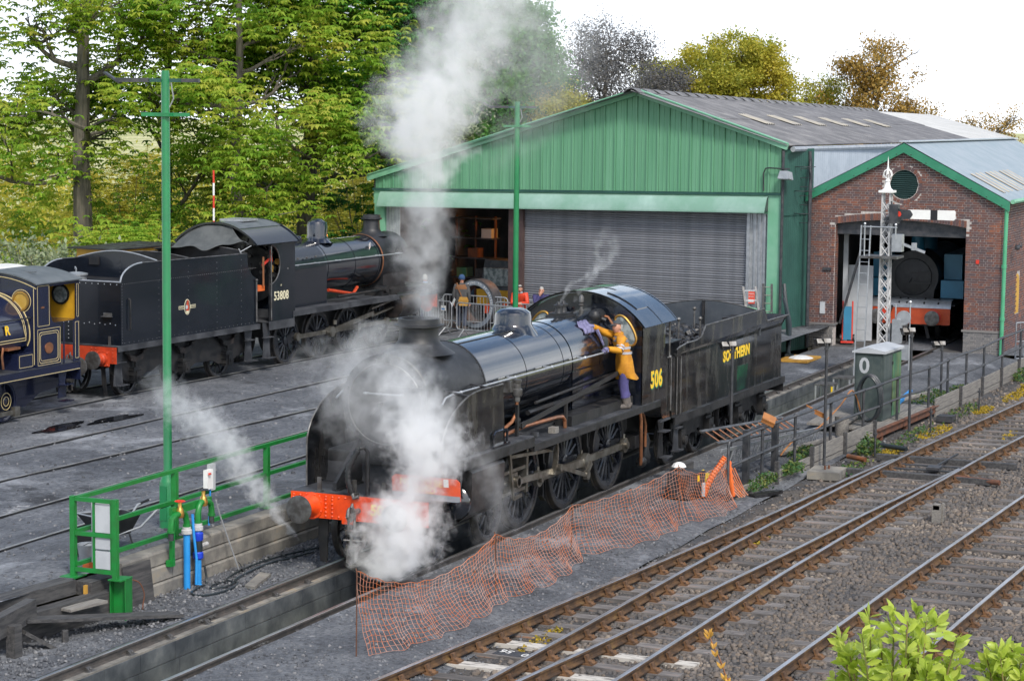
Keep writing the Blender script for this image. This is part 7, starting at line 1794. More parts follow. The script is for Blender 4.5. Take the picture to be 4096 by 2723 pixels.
for i in range(2):
 x = (13.8, 22.7)[i]
 tag(MB().tube([(x, -2.4 - .02 * x, .08), (x + 2.3, -2.9 - .02 * x, .10)], .075, 8).obj('timber_pole', 'wood'), ['round grey timber pole lying inside the near railing', 'round grey timber pole lying past the cabinet'][i], 'pole')
tag(MB().bar((22.2, -3.1, .12), (24.6, -2.9, .16), .09, .09).obj('blue_tube', 'bluepipe'), 'short blue and white tube lying past the cabinet', 'tube')
cb = thing('equipment_cabinet', 'tall faded green metal cabinet with a pale roof on the railing staging', 'cabinet', (19.55, -3.42, .06), R(-3))
MB().box(0, 1.45, 0, .70, 0, 1.62).obj('body', 'cabgrey', cb)
for a, b in ((.03, .70), (.75, 1.42)): MB().box(a, b, -.015, -.001, .05, 1.55).obj('door', 'cabgreen' if a > .5 else 'cabgrey', cb)
MB().box(-.015, -.001, .04, .66, .05, 1.55).obj('end_panel', 'cabgrey', cb)
MB().prism([(-.06, 1.62), (.76, 1.62), (.76, 1.66), (.36, 1.76), (-.06, 1.68)], -.06, 1.50, 'yz').obj('roof', 'palepanel', cb)
MB().box(-.022, -.016, .26, .62, 1.08, 1.52).obj('number_plate', 'cabgrey', cb); text('0', .52, (-.024, .46, 1.30), (R(90), 0, R(-90)), 'palepanel', cb, ext=.002, bold=.012)
for zz in (.3, 1.3): MB().box(.66, .74, -.03, -.016, zz, zz + .08).obj('latch', 'blackpaint', cb)
sg2 = thing('cabinet_staging', 'timber staging on a rusty steel beam beneath the green cabinet', 'staging', (0, 0, 0))
for k in range(8): MB().bar((18.2, -3.62 + .13 * k, .03), (23.0, -3.82 + .13 * k, .03), .115, .045).obj('board', 'wood', sg2, smooth=False)
MB().bar((18.1, -3.66, -.04), (23.1, -3.92, -.04), .05, .18).bar((18.1, -3.68, .045), (23.1, -3.94, .045), .12, .02).obj('beam', 'rust', sg2)
for x in (18.6, 20.6, 22.6): MB().bar((x, -3.6 - .05 * (x - 18), -.4), (x, -3.6 - .05 * (x - 18), -.13), .12, .12, (1, 0, 0)).obj('leg', 'rust', sg2)
hc = thing('cable_coil', 'thick coil of grey cable hung beside the green cabinet', 'coil', (18.7, -3.32, .72))
for k in range(7):
 a = .10 * (k - 3); mb = MB(); mb.tube([(.04 * k - .12 + .02 * math.sin(2 * q), (.26 + .02 * (k % 3)) * math.sin(q), (.52 + .03 * (k % 2)) * math.cos(q)) for q in [2 * math.pi * i / 26 for i in range(27)]], .026, 6); mb.obj('turn', 'darkiron' if k % 2 else 'hose', hc)
tag(MB().lathe([(.16, 0), (.17, .45), (0, .46)], (17.3, -3.05, 0), n=12).obj('timber_stump', 'wood'), 'round grey timber stump inside the railing', 'stump')
tag(MB().bar((17.9, -2.5, .13), (20.8, -2.3, .13), .9, .05).obj('sheet_board', 'wood', smooth=False), 'wide weathered board lying beside the cabinet', 'board')
def slamp(x, y, h, label):
 t = thing('lamp_standard', label, 'lamp post', (x, y, 0)); MB().tube([(0, 0, -.2), (0, 0, h)], .034, 8).bar((-.12, 0, h - .12), (.14, 0, h - .10), .05, .05).obj('post', 'darkiron', t)
 for k, (dx, dy) in enumerate(((-.10, .14), (.04, .02))):
  MB().prism([(-.08, -.05), (.05, -.085), (.05, .085), (-.08, .05)], -.075, .075, 'xz').moved(Matrix.Translation((dx, dy, h + .02)) @ Matrix.Rotation(R(30), 4, 'Z') @ Matrix.Rotation(R(25), 4, 'Y')).obj('floodlight', 'dullsteel', t)
  MB().bar((dx - .13, dy + .02, h - .05), (dx - .18, dy + .05, h + .10), .10, .012).obj('visor', 'dullsteel', t)
slamp(12.4, -1.95, 2.50, 'thin grey lamp standard in front of the tender lettering')
slamp(13.95, -3.58, 2.50, 'thin grey lamp standard rising from the plank edging')
slamp(20.0, -3.98, 2.20, 'thin grey lamp standard beside the green cabinet')
slamp(25.2, -3.55, 1.35, 'short grey lamp standard inside the far railing')
for i, (x, y) in enumerate(((25.3, -.45), (26.9, -.5))):
 t = thing('stool', ['small steel stool with a yellow leg down in the pit', 'small pale steel stool further along the pit'][i], 'stool', (x, y, -.25)); MB().box(-.3, .3, -.25, .25, .36, .40).obj('top', 'dullsteel', t)
 for a in (-.27, .27):
  for b in (-.22, .22): MB().box(a - .02, a + .02, b - .02, b + .02, -.9, .36).obj('leg', 'yellowp' if (a < 0 and b < 0 and i == 0) else 'galv', t)
tag(MB().lathe([(0, .0), (.40, .01), (.34, .06), (.15, .11), (0, .12)], (31.6, 2.1, 0), n=9).obj('rubble_sack', 'white', smooth=False), 'torn white sack lying on boards near the brick pier', 'sack')
tag(MB().box(30.9, 32.4, 1.7, 2.6, -.03, .03).obj('yellow_edged_board', 'tan', smooth=False), 'tan board lying under the torn white sack', 'board')
gh = thing('water_valve', 'green hydrant with a red handwheel and blue hoses by the shed corner', 'hydrant', (30.0, 2.9, 0))
MB().lathe([(.07, 0), (.07, .7), (.10, .72), (.10, .85), (.06, .9), (.05, 1.15)], n=12).obj('body', 'poleg', gh); MB().lathe([(.11, 1.12), (.11, 1.18), (0, 1.18)], n=14).obj('handwheel', 'redp', gh); MB().tube(cr([(0, -.08, .7), (.06, -.16, .5), (.1, -.18, .1), (.25, -.3, .0)]), .03, 6).tube(cr([(0, .06, .7), (-.1, .12, .4), (-.15, .1, 0)]), .025, 6).obj('hose', 'bluepipe', gh); MB().tube([(-.4, .3, 0), (-.38, .28, 1.5), (-.1, .1, 1.3)], .025, 6).obj('copper_pipe', 'copper', gh)
lt = [((29.3, 2.7, 0), (30.1, 3.6, 1.75), .4, 6)]
ladder('step_ladder', 'short grey ladder leaning by the shed corner behind the tender', (29.0, 2.55, 0), (30.2, 3.3, 2.2), .38, 8, 'dullsteel', 'galv', (.6, -.8, 0))
ladder('timber_ladder', 'brown timber ladder sloping up against the pale green column', (33.6, 3.75, 0), (34.3, 4.0, 1.95), .26, 8, 'darkwood', 'wood', (-.3, .95, 0))
sk = thing('green_skip', 'pale green steel skip by the shed corner behind the tender', 'skip', (33.6, 4.3, 0), .1); V = [(-.5, -.6, 1.12), (.5, -.6, 1.12), (.5, .6, 1.3), (-.5, .6, 1.12), (-.4, -.5, 0), (.4, -.5, 0), (.4, .5, 0), (-.4, .5, 0)]
MB().add(V, [(4, 5, 6, 7), (0, 1, 5, 4), (1, 2, 6, 5), (2, 3, 7, 6), (3, 0, 4, 7)]).obj('hopper', 'shedgt', sk, smooth=False)
for i in range(3):
 tag(MB().tube(cr([(33.9 - .2 * i, 3.35 - .06 * i, 2.0 - .2 * i), (33.5 - .2 * i, 3.1 - .1 * i, .9), (32.6 - .3 * i, 2.8 - .1 * i, .15), (31.8, 2.6 - .1 * i, .05)]), .06, 6).obj('drain_hose', 'hose'), ['fat black hose nearest the brick pier', 'fat black hose in the middle of the three by the dark green wall', 'fat black hose nearest the hydrant'][i], 'hose', 'black hoses slumped between the sheds')
ht = thing('sack_truck', 'red and blue sack truck leaning inside the brick shed doorway', 'sack truck', (36.6, 2.05, 0), R(15)); MB().tube([(0, .15, .1), (.25, .15, 1.3)], .025, 6).tube([(0, -.15, .1), (.25, -.15, 1.3)], .025, 6).obj('frame', 'redp', ht); MB().box(-.03, .03, -.12, .12, .1, 1.15).obj('cylinder_bottle', 'skyblue', ht); MB().box(-.25, 0, -.2, .2, .02, .06).obj('toe_plate', 'redp', ht)
for s in (-.2, .2): MB().lathe([(.13, -.03), (.13, .03)], (.08, s, .14), 'y', 14).obj('wheel', 'blackpaint', ht)
sl_ = thing('drain_cover', 'square grey concrete slab with two pegs beside the first rail', 'slab', (12.75, -3.98, -.16), R(4)); MB().box(-.42, .42, -.34, .34, -.05, .12).obj('slab', 'concrete', sl_, smooth=False); MB().lathe([(.025, .12), (.025, .20)], (-.05, .03, 0), n=6).lathe([(.025, .12), (.025, .20)], (.05, -.03, 0), n=6).obj('pegs', 'rust', sl_)
mk = thing('marker_stump', 'split cream timber marker standing between the tracks', 'marker', (8.8, -7.25, -.23)); MB().box(-.14, -.06, -.08, .08, 0, .34).box(.05, .14, -.1, .08, 0, .36).box(-.14, .14, -.06, .06, .26, .36).obj('stump', 'wood', mk, smooth=False)
for i, (a, b, m, lab) in enumerate((((13.3, -6.55, -.10), (13.15, -7.55, -.12), 'rust', 'rusty steel tube beyond the last rail of the points'), ((14.7, -4.3, -.1), (14.9, -3.85, -.08), 'copper', 'short rusty tube end between cinders and the first rail'), ((16.6, -4.75, -.1), (17.0, -3.7, -.08), 'hose', 'dark tube with an orange end beside the running line'))):
 tag(MB().tube([a, b], .055, 10).obj('steel_tube', m), lab, 'tube')
pr_ = thing('point_rodding', 'dark stretcher bars and cranks between the rails of the points', 'point rods', (0, 0, 0))
for x in (14.0, 14.6): MB().bar((x, F2(x) - .08, -.12), (x + .1, F4(x) + .08, -.12), .07, .03).obj('stretcher_bar', 'darkiron', pr_)
MB().bar((14.0, -5.95, -.06), (16.2, -6.0, -.06), .04, .035).box(14.0, 14.4, -6.08, -5.8, -.10, -.05).obj('lock_bar', 'darkiron', pr_)
for x in (13.2, 15.4): MB().bar((x, F2(x) + .7, -.12), (x + .05, F4(x) - .8, -.13), .22, .12).obj('long_timber', 'darkwood', pr_, smooth=False)
cr_ = thing('cable_run', 'bundle of grey rods and cables on the ballast in the bottom right corner', 'cable run', (0, 0, 0))
for k in range(5): MB().bar((-6.0, -11.05 - .075 * k, -.16), (10, -11.35 - .075 * k, -.16), .045, .045).obj('rod', 'darkiron' if k % 2 else 'wood', cr_)
tag(MB().tube(cr([(3.2, -10.15, -.1), (3.7, -10.35, .02), (3.4, -10.6, .0), (3.0, -10.5, -.15)]), .015, 5).obj('wire_loop', 'hose'), 'loop of black wire by the last rail', 'wire')
lbx = thing('trackside_box', 'grey trackside box half hidden by the bush at the right edge', 'box', (1.2, -10.95, -.2)); MB().box(-.15, .15, -.15, .15, 0, .6).obj('case', 'palepanel', lbx)
for i, (x, y) in enumerate(((15.9, -4.2), (20.0, -4.5), (24.3, -4.75))):
 t = thing('marker_rod', 'thin dark iron rod standing in the stonecrop', 'rod', (x, y, -.22), group='iron rods along the first rail'); t['label'] = ['thin iron rod beside the first yellow stonecrop patch', 'thin iron rod in the large yellow stonecrop patch', 'thin iron rod at the far yellow stonecrop'][i]
 MB().lathe([(.022, 0), (.022, .62), (0, .62)], n=6).lathe([(.05, .5), (.05, .54)], n=6).obj('rod', 'darkiron', t)
tag(MB().box(21.9, 22.3, -4.6, -4.2, -.2, -.05).obj('track_foot', 'darkiron'), 'small dark iron block on the ballast', 'block')
for nm, x, y in (('56', -4.25, -4.0), ('40', -4.35, -4.38)):
 tag(text(nm, .22, (x, y, -.165), (0, 0, R(80)), 'white', None, name='sleeper_number', ext=.002), 'white painted number on a sleeper, ' + ('the one nearer the first rail' if nm == '56' else 'the one nearer the second rail'), 'number')
o = MB().box(-4.45, -4.17, -4.62, -3.85, -.175, -.1705).obj('painted_patch', 'darkiron', smooth=False); tag(o, 'dark painted patch under white numbers on a sleeper', 'patch')
tag(MB().prism([(9.4, -3.45), (10.3, -3.75), (10.35, -3.65), (9.5, -3.25)], -.19, -.12, 'xy').obj('charred_wood', 'coal', smooth=False), 'black charred wood lying by the plank edging', 'wood')
# lattice signal
sx, sy = 28.0, -1.28
sp = thing('semaphore_signal', 'white lattice post signal with a white black banded arm and a finial', 'signal', (sx, sy, 0))
Z1 = 5.15
def hw(z): return .135 - .03 * z / Z1
for a in (-1, 1):
 for b in (-1, 1): MB().bar((a * hw(0), b * hw(0), 0), (a * hw(Z1), b * hw(Z1), Z1), .045, .045, (1, 0, 0)).obj('leg', 'whitepaint', sp)
mb = MB(); z = .1; k = 0
while z < Z1 - .3:
 h = .30; w0, w1 = hw(z), hw(z + h)
 for (p, q) in (((-1, -1), (-1, 1)), ((-1, -1), (1, -1)), ((1, -1), (1, 1)), ((-1, 1), (1, 1))):
  for A, B in ((p, q), (q, p)): mb.bar((A[0] * w0, A[1] * w0, z), (B[0] * w1, B[1] * w1, z + h), .012, .028, (.3, .3, .9))
 z += h
mb.obj('lattice', 'whitepaint', sp)
fn = MB().box(-.20, .20, -.20, .20, Z1, Z1 + .06).lathe([(.17, Z1 + .06), (.10, Z1 + .12), (.06, Z1 + .26), (.05, Z1 + .3), (.075, Z1 + .31), (.06, Z1 + .35), (.03, Z1 + .4)], n=12).lathe([(.03, Z1 + .5), (.045, Z1 + .62), (.02, Z1 + .72), (.018, Z1 + .85), (0, Z1 + 1.0)], n=10)
for k in range(6):
 a = k * math.pi / 3; fn.tube([(.02 * math.cos(a), .02 * math.sin(a), Z1 + .36), (.13 * math.cos(a), .13 * math.sin(a), Z1 + .48), (.10 * math.cos(a), .10 * math.sin(a), Z1 + .58), (.02 * math.cos(a), .02 * math.sin(a), Z1 + .64)], .014, 5)
fn.obj('finial', 'white', sp)
ar = thing('signal_arm', None, None, (-.2, -.28, 4.58)); del_keys(ar); ar.parent = sp
MB().prism([(-.36, -.12), (-1.62, -.13), (-1.66, -.09), (-1.66, .11), (-1.62, .14), (-.36, .13), (-.44, 0)], -.012, .012, 'yz').obj('arm_board', 'white', ar)
MB().prism([(-.98, -.135), (-1.17, -.137), (-1.17, .137), (-.98, .135)], -.0145, .0145, 'yz').obj('arm_stripe', 'blackpaint', ar)
MB().prism([(.15, -.10), (.0, -.26), (-.25, -.14), (-.42, -.12), (-.50, 0), (-.42, .12), (-.2, .13), (0, .18)], -.03, -.016, 'yz').obj('arm_casting', 'darkiron', ar); MB().lathe([(.08, -.04), (.08, -.034)], (0, -.1, 0), 'x', 14).obj('red_lens', 'redp', ar)
MB().box(-.12, .12, -.1, .14, -.26, .26).lathe([(.09, .14), (.09, .30)], (-.05, -.1, -.1), 'x', 12).tube([(-.03, .1, .35), (-.05, .05, -.2), (-.05, .25, -.24)], .025, 6).obj('lamp_case', 'darkiron', ar); MB().prism([(.30, -.18), (-.12, -.20), (-.20, -.06), (.26, -.08)], -.06, -.04, 'yz').obj('counterweight', 'darkiron', ar)
pf = thing('platform', None, None, (0, 0, 0)); del_keys(pf); pf.parent = sp
MB().box(-.45, .35, -.42, .62, 3.36, 3.42).obj('deck', 'dullsteel', pf); MB().tube([(-.4, .55, 4.22), (-.4, -.40, 4.22)], .02, 6).tube([(-.4, .50, 3.4), (-.4, .50, 4.28)], .02, 6).tube([(-.4, -.36, 3.9), (-.4, -.36, 4.28)], .02, 6).ball((-.4, .5, 4.3), .04, 8).ball((-.4, -.36, 4.3), .04, 8).obj('guard_rail', 'galv', pf)
MB().box(-.18, .1, -.48, -.20, 3.55, 4.02).obj('relay_box', 'galv', sp); MB().bar((-.1, -.5, 3.76), (-.05, -1.1, 3.55), .05, .07).box(-.12, 0, -.86, -.74, 3.6, 3.8).obj('detector_arm', 'galv', sp)
MB().box(-.3, -.1, -.55, -.3, 1.05, 1.7).lathe([(.2, -.02), (.2, .02)], (-.2, -.6, 1.75), 'x', 16).box(-.3, -.1, -.75, -.5, .6, 1.0).obj('signal_machine', 'galv', sp)
MB().tube([(-.1, -.3, 2.1), (-.1, -.75, 2.15), (-.1, -.75, .3)], .022, 6).tube([(-.1, -.35, .3), (-.1, -.35, 2.1)], .022, 6).ball((-.1, -.75, 2.18), .05, 8).obj('guard_rail', 'galv', sp)
for s in (.36, .62): MB().bar((-.55, s + .05, -.1), (-.30, s, 4.25), .03, .045, (1, 0, 0)).obj('ladder_stile', 'galv', sp)
for k in range(13): MB().tube([(-.54 + .0186 * k, .37, .15 + .31 * k), (-.54 + .0186 * k, .65, .15 + .31 * k)], .013, 5).obj('ladder_rung', 'galv', sp)
# crowd barriers
def barrier(a, b, label):
 a, b = Vector(a), Vector(b); L = (b - a).length; t = thing('crowd_barrier', label, 'barrier', tuple(a), math.atan2(b.y - a.y, b.x - a.x), 'galvanised crowd barriers by the shed')
 r = .12; q = []
 for cx_, cz_, s in ((L - r, 1.08 - r, 0), (r, 1.08 - r, 90), (r, .22 + r, 180), (L - r, .22 + r, 270)): q += [(cx_ + r * math.cos(R(s + 22.5 * k)), 0, cz_ + r * math.sin(R(s + 22.5 * k))) for k in range(5)]
 MB().tube(q + [q[0]], .021, 8, False).obj('frame', 'galv', t)
 n = int(L / .125)
 for k in range(1, n): MB().tube([(L * k / n, 0, .22), (L * k / n, 0, 1.08)], .008, 5, False).obj('bar', 'galv', t)
 for x in (.3, L - .3): MB().tube([(x, -.28, 0), (x, 0, .24), (x, .28, 0)], .018, 6).obj('foot', 'galv', t)
 for z in (.4, .9): MB().box(-.06, .0, -.02, .02, z, z + .03).obj('hook', 'galv', t)
 return t
barrier((33.4, 15.9, 0), (32.55, 13.95, 0), 'crowd barrier with a small blue label left of the man with the bag')
barrier((32.45, 13.72, 0), (31.75, 11.05, 0), 'crowd barrier in front of the man with the bag and the tyre ring')
barrier((34.9, 15.35, 0), (34.75, 12.95, 0), 'crowd barrier close behind the man with the bag')
barrier((33.3, 12.75, 0), (32.6, 10.4, 0), 'crowd barrier under the arms of the man in red')
barrier((34.3, 12.1, 0), (33.9, 9.9, 0), 'crowd barrier behind the man in navy')
bl = MB().box(-.012, .012, -.11, .11, -.08, .08).obj('blue_label', 'white', None, loc=(32.72, 14.32, .85)); bl.rotation_euler = (0, 0, R(-23)); tag(bl, 'small white and blue label tied to the left crowd barrier', 'label'); MB().box(-.0145, -.0125, -.08, .08, -.05, .0).obj('print', 'bluepipe', bl)
# people
def skin_body(name, verts, edges, radii, m, parent, root=0):
 me = bpy.data.meshes.new(name); me.from_pydata([tuple(v) for v in verts], edges, [])
 me.materials.append(M[m]); o = link(name, me, parent)
 md = o.modifiers.new('skin', 'SKIN'); md.use_smooth_shade = True
 if not me.skin_vertices: me.skin_vertices.new()
 for i, r in enumerate(radii):
  sv_ = me.skin_vertices[0].data[i]; sv_.radius = (r, r) if not isinstance(r, tuple) else r; sv_.use_root = (i == root)
 sb_ = o.modifiers.new('sub', 'SUBSURF'); sb_.levels = 2; sb_.render_levels = 2
 return o
def hand(parent, w, d, up, m='skin', curl=.6, s=1.0, name='hand'):
 """palm at w pointing along d with five bent fingers"""
 w, d, up = Vector(w), Vector(d).normalized(), Vector(up).normalized(); sd_ = d.cross(up).normalized(); up = sd_.cross(d)
 mb = MB(); p = w + d * .05 * s
 mb.tube([w - d * .02, w + d * .02 * s, w + d * .06 * s, w + d * .095 * s], [.026 * s, .034 * s, .042 * s, .036 * s], 8)
 for k, (off, L) in enumerate(((-.030, .066), (-.010, .078), (.010, .074), (.030, .058))):
  b = w + d * .085 * s + sd_ * off * s
  a1 = d * math.cos(curl * .5) - up * math.sin(curl * .5); a2 = d * math.cos(curl * 1.3) - up * math.sin(curl * 1.3)
  mb.tube([b, b + a1 * L * .5 * s, b + a1 * L * .5 * s + a2 * L * .55 * s], [.0105 * s, .010 * s, .0075 * s], 6)
 b = w + d * .03 * s - sd_ * .035 * s; t = (d * .7 - sd_ * .6 - up * .4).normalized()
 mb.tube([b, b + t * .04 * s, b + (t + d * .5).normalized() * .072 * s], [.013 * s, .011 * s, .008 * s], 6)
 return mb.obj(name, m, parent)
def face(parent, c, f, hair='greyhair', r=.098, hair_m=True, specs=False, cap=None):
 """head details: hair or cap, nose, eyes, mouth, ears; c centre of the head, f looking direction"""
 c, f = Vector(c), Vector(f).normalized(); s = f.cross(Vector((0, 0, 1))).normalized(); u = s.cross(f)
 q = Matrix((s, f, u)).transposed().to_4x4(); q.translation = c
 h = MB().ball((0, 0, 0), 1, 16); h.v = [(x * r * .80, y * r * (1.0 if y > 0 else 1.02), z * r * 1.22) for x, y, z in h.v]
 h.v = [(x * (1 - .22 * max(0, -z / r)) , y, z) for x, y, z in h.v]
 h.tube([(0, r * .93, .022), (0, r * 1.12, -.012), (0, r * .95, -.022)], [.009, .015, .008], 6)
 for e in (-1, 1): h.ball((e * r * .80, -.006, -.005), .022, 6, (.45, .8, 1.3))
 h.moved(q).obj('head', 'skin', parent)
 ey = MB()
 for e in (-1, 1): ey.ball((e * .030, r * .90, .016), .0085, 6)
 ey.bar((-.022, r * .95, -.052), (.022, r * .95, -.052), .006, .007); ey.bar((-.045, r * .90, .034), (-.015, r * .955, .036), .007, .007); ey.bar((.045, r * .90, .034), (.015, r * .955, .036), .007, .007)
 ey.moved(q).obj('face', 'brownhair', parent)
 if hair_m:
  hm = MB(); n = 16
  for i in range(6):
   pass
  hm.ball((0, 0, 0), 1, 18); hm.v = [(x * r * .90, y * r * 1.08 - .012, z * r * 1.30 + .012) for x, y, z in hm.v]
  keep = [i for i, p in enumerate(hm.v) if p[2] > .045 or (p[1] < -.005 and p[2] > -.06)]
  ks = set(keep); hm.f = [g for g in hm.f if all(i in ks for i in g)]
  hm.moved(q).obj('hair', hair, parent)
 return q
M['brownhair'] = mat('dark_brow', (.09, .06, .05), rough=.8)
def add_person(label, loc, J, rz=0, group=None):
 t = thing('person', label, 'person', loc, rz, group)
 order = ['pelvis', 'waist', 'chest', 'neck', 'headc', 'shl', 'ell', 'wrl', 'shr', 'elr', 'wrr', 'hipl', 'knl', 'anl', 'tol', 'hipr', 'knr', 'anr', 'tor']
 rad = [.13, .12, .14, .055, .075, .065, .046, .030, .065, .046, .030, .085, .06, .042, .035, .085, .06, .042, .035]
 ix = {k: i for i, k in enumerate(order)}
 E = [('pelvis', 'waist'), ('waist', 'chest'), ('chest', 'neck'), ('neck', 'headc'), ('chest', 'shl'), ('shl', 'ell'), ('ell', 'wrl'), ('chest', 'shr'), ('shr', 'elr'), ('elr', 'wrr'), ('pelvis', 'hipl'), ('hipl', 'knl'), ('knl', 'anl'), ('anl', 'tol'), ('pelvis', 'hipr'), ('hipr', 'knr'), ('knr', 'anr'), ('anr', 'tor')]
 skin_body('body', [J[k] for k in order], [(ix[a], ix[b]) for a, b in E], rad, 'skin', t)
 return t
def stand(fwd=0, lean=0):
 """upright joints facing local +Y"""
 J = dict(pelvis=(0, 0, .95), waist=(0, .01 + lean * .12, 1.10), chest=(0, lean * .30, 1.32), neck=(0, lean * .48, 1.50), headc=(0, .02 + lean * .62, 1.64),
             shl=(-.19, lean * .36, 1.42), shr=(.19, lean * .36, 1.42), ell=(-.25, lean * .3 - .03, 1.14), elr=(.25, lean * .3 - .03, 1.14), wrl=(-.26, .05 + lean * .3, .88), wrr=(.26, .05 + lean * .3, .88),
             hipl=(-.10, 0, .90), hipr=(.10, 0, .90), knl=(-.11, .03, .50), knr=(.11, .0, .50), anl=(-.11, -.02, .09), anr=(.12, -.04, .09), tol=(-.12, .13, .03), tor=(.14, .11, .03))
 return J
def dress(t, J, top, legs, boots, hem=.82, sleeves=True, w=1.0, topname='jacket', rz=0):
 c = {k: Vector(v) for k, v in J.items()}
 mb = MB(); pv, ws, ch, nk = c['pelvis'], c['waist'], c['chest'], c['neck']
 hp = pv.copy(); hp.z = hem
 mb.loft([(hp, .20 * w, .155 * w, rz), (pv, .195 * w, .15 * w, rz), (ws, .185 * w, .14 * w, rz), (ch, .215 * w, .15 * w, rz), (ch.lerp(nk, .55), .19 * w, .125 * w, rz), (nk - Vector((0, 0, .02)), .085, .085, rz), (nk + Vector((0, 0, .035)), .078, .078, rz)], 18)
 for s in 'lr':
  mb.tube([ch.lerp(c['sh' + s], .55), c['sh' + s], c['sh' + s].lerp(c['el' + s], .5), c['el' + s], c['el' + s].lerp(c['wr' + s], .5), c['el' + s].lerp(c['wr' + s], .94)], [.095, .088, .075, .066, .058, .048], 12)
 mb.obj(topname, top, t)
 mb = MB()
 for s in 'lr': mb.tube([c['hip' + s] + Vector((0, 0, .06)), c['hip' + s], c['hip' + s].lerp(c['kn' + s], .5), c['kn' + s], c['kn' + s].lerp(c['an' + s], .5), c['kn' + s].lerp(c['an' + s], .93)], [.11, .115, .10, .083, .076, .074], 12)
 mb.obj('trousers', legs, t)
 mb = MB()
 for s in 'lr':
  a, o_ = c['an' + s], c['to' + s]; d = (o_ - a); d.z = 0; d.normalize()
  mb.tube([a + Vector((0, 0, .06)), a, a - Vector((0, 0, .03))], [.055, .052, .05], 10)
  mb.tube([a - d * .07 - Vector((0, 0, .045)), a - Vector((0, 0, .035)), a + d * .10 - Vector((0, 0, .045)), a + d * .18 - Vector((0, 0, .055))], [.042, .05, .046, .03], 10)
 mb.obj('boots', boots, t)
F0 = Vector((8.08, -1.13, 1.652))
fd = Vector((-.50, .86, 0)).normalized(); rt = Vector((fd.y, -fd.x, 0))
def L(r, f, z): return tuple(rt * r + fd * f + Vector((0, 0, z)))
J = dict(pelvis=L(0, .0, .93), waist=L(0, .02, 1.08), chest=L(.0, .08, 1.30), neck=L(.01, .12, 1.46), headc=L(.0, .16, 1.60),
         shl=L(-.19, .10, 1.38), shr=L(.18, .16, 1.41), hipl=L(-.09, 0, .89), hipr=L(.10, 0, .89), knl=L(-.10, .03, .49), knr=L(.11, .02, .49), anl=L(-.11, -.02, .09), anr=L(.12, -.10, .09), tol=L(-.15, .12, .03), tor=L(.15, .04, .03))
hl = Vector((7.36, -.965, 2.86)) - F0; hr = Vector((7.55, -.56, 3.30)) - F0
J['wrl'] = tuple(hl + Vector((.12, -.03, .02))); J['wrr'] = tuple(hr + Vector((.09, -.06, -.01)))
J['ell'] = tuple((Vector(J['shl']) + Vector(J['wrl'])) * .5 + Vector((.02, -.10, -.13))); J['elr'] = tuple((Vector(J['shr']) + Vector(J['wrr'])) * .5 + Vector((.02, 0, -.03)))
ps_ = add_person('cleaner in yellow high visibility coat and cap wiping the boiler of engine 506', tuple(F0), J)
rzc = math.atan2(rt.y, rt.x)
c = {k: Vector(v) for k, v in J.items()}
mb = MB()
hip = Vector(L(.02, -.03, .60))
mb.loft([(hip + Vector((.05, -.02, 0)), .27, .215, rzc), (Vector(L(.01, -.01, .74)), .245, .19, rzc), (c['pelvis'], .215, .165, rzc), (c['waist'], .20, .155, rzc), (c['chest'], .225, .16, rzc), (c['chest'].lerp(c['neck'], .55), .20, .13, rzc), (c['neck'] - Vector((0, 0, .01)), .085, .085, rzc), (c['neck'] + Vector((0, 0, .045)), .08, .08, rzc)], 24)
for s in 'lr': mb.tube([c['chest'].lerp(c['sh' + s], .5), c['sh' + s], c['sh' + s].lerp(c['el' + s], .5), c['el' + s], c['el' + s].lerp(c['wr' + s], .5), c['el' + s].lerp(c['wr' + s], .93)], [.10, .094, .082, .075, .064, .05], 14)
ct = mb.obj('coat', 'hivis', ps_)
MB().loft([(c['neck'] - Vector((0, 0, .02)), .10, .10, rzc), (c['neck'] + Vector((0, 0, .05)), .088, .088, rzc)], 16, False).obj('collar', 'hivis', ps_)
for v in ct.data.vertices:
 k = .012 * math.sin(v.co.z * 38 + v.co.x * 21) + .010 * math.sin(v.co.z * 17 - v.co.y * 30); v.co.x += k; v.co.y -= k
for k in range(len(ct.data.vertices)):       # hem hangs unevenly, with folds
 v = ct.data.vertices[k]
 if v.co.z < .8: a = math.atan2(v.co.y, v.co.x); f2 = 1 + .05 * math.sin(a * 7); v.co.x *= f2; v.co.y *= f2; v.co.z += .03 * math.sin(a * 2 + 1)
mb = MB(); mb.loft([(c['chest'] + Vector((0, 0, .03)), .231, .165, rzc), (c['chest'].lerp(c['neck'], .52), .207, .136, rzc), (c['chest'].lerp(c['neck'], .82), .14, .105, rzc)], 24, False); mb.obj('shoulder_yoke', 'greycloth', ps_)
for z0 in (.0, .11): mb = MB(); q = c['waist'].lerp(c['chest'], .02 + z0 * 4.2); mb.loft([(q, .2085 + .05 * z0, .162, rzc), (q + Vector((0, 0, .05)), .2105 + .05 * z0, .163, rzc)], 24, False); mb.obj('reflective_band', 'reflect', ps_)
for t0 in (.55, .80):
 a, b = c['shl'].lerp(c['ell'], t0), c['shl'].lerp(c['ell'], t0 + .16); MB().tube([a, b], .0855 - .008 * t0, 14, False).obj('sleeve_band', 'reflect', ps_)
mb = MB()
for s in 'lr': mb.tube([c['hip' + s] + Vector((0, 0, .05)), c['hip' + s].lerp(c['kn' + s], .5), c['kn' + s], c['kn' + s].lerp(c['an' + s], .5), c['kn' + s].lerp(c['an' + s], .66)], [.115, .108, .095, .09, .095], 14)
mb.obj('trousers', 'purple', ps_)
mb = MB()
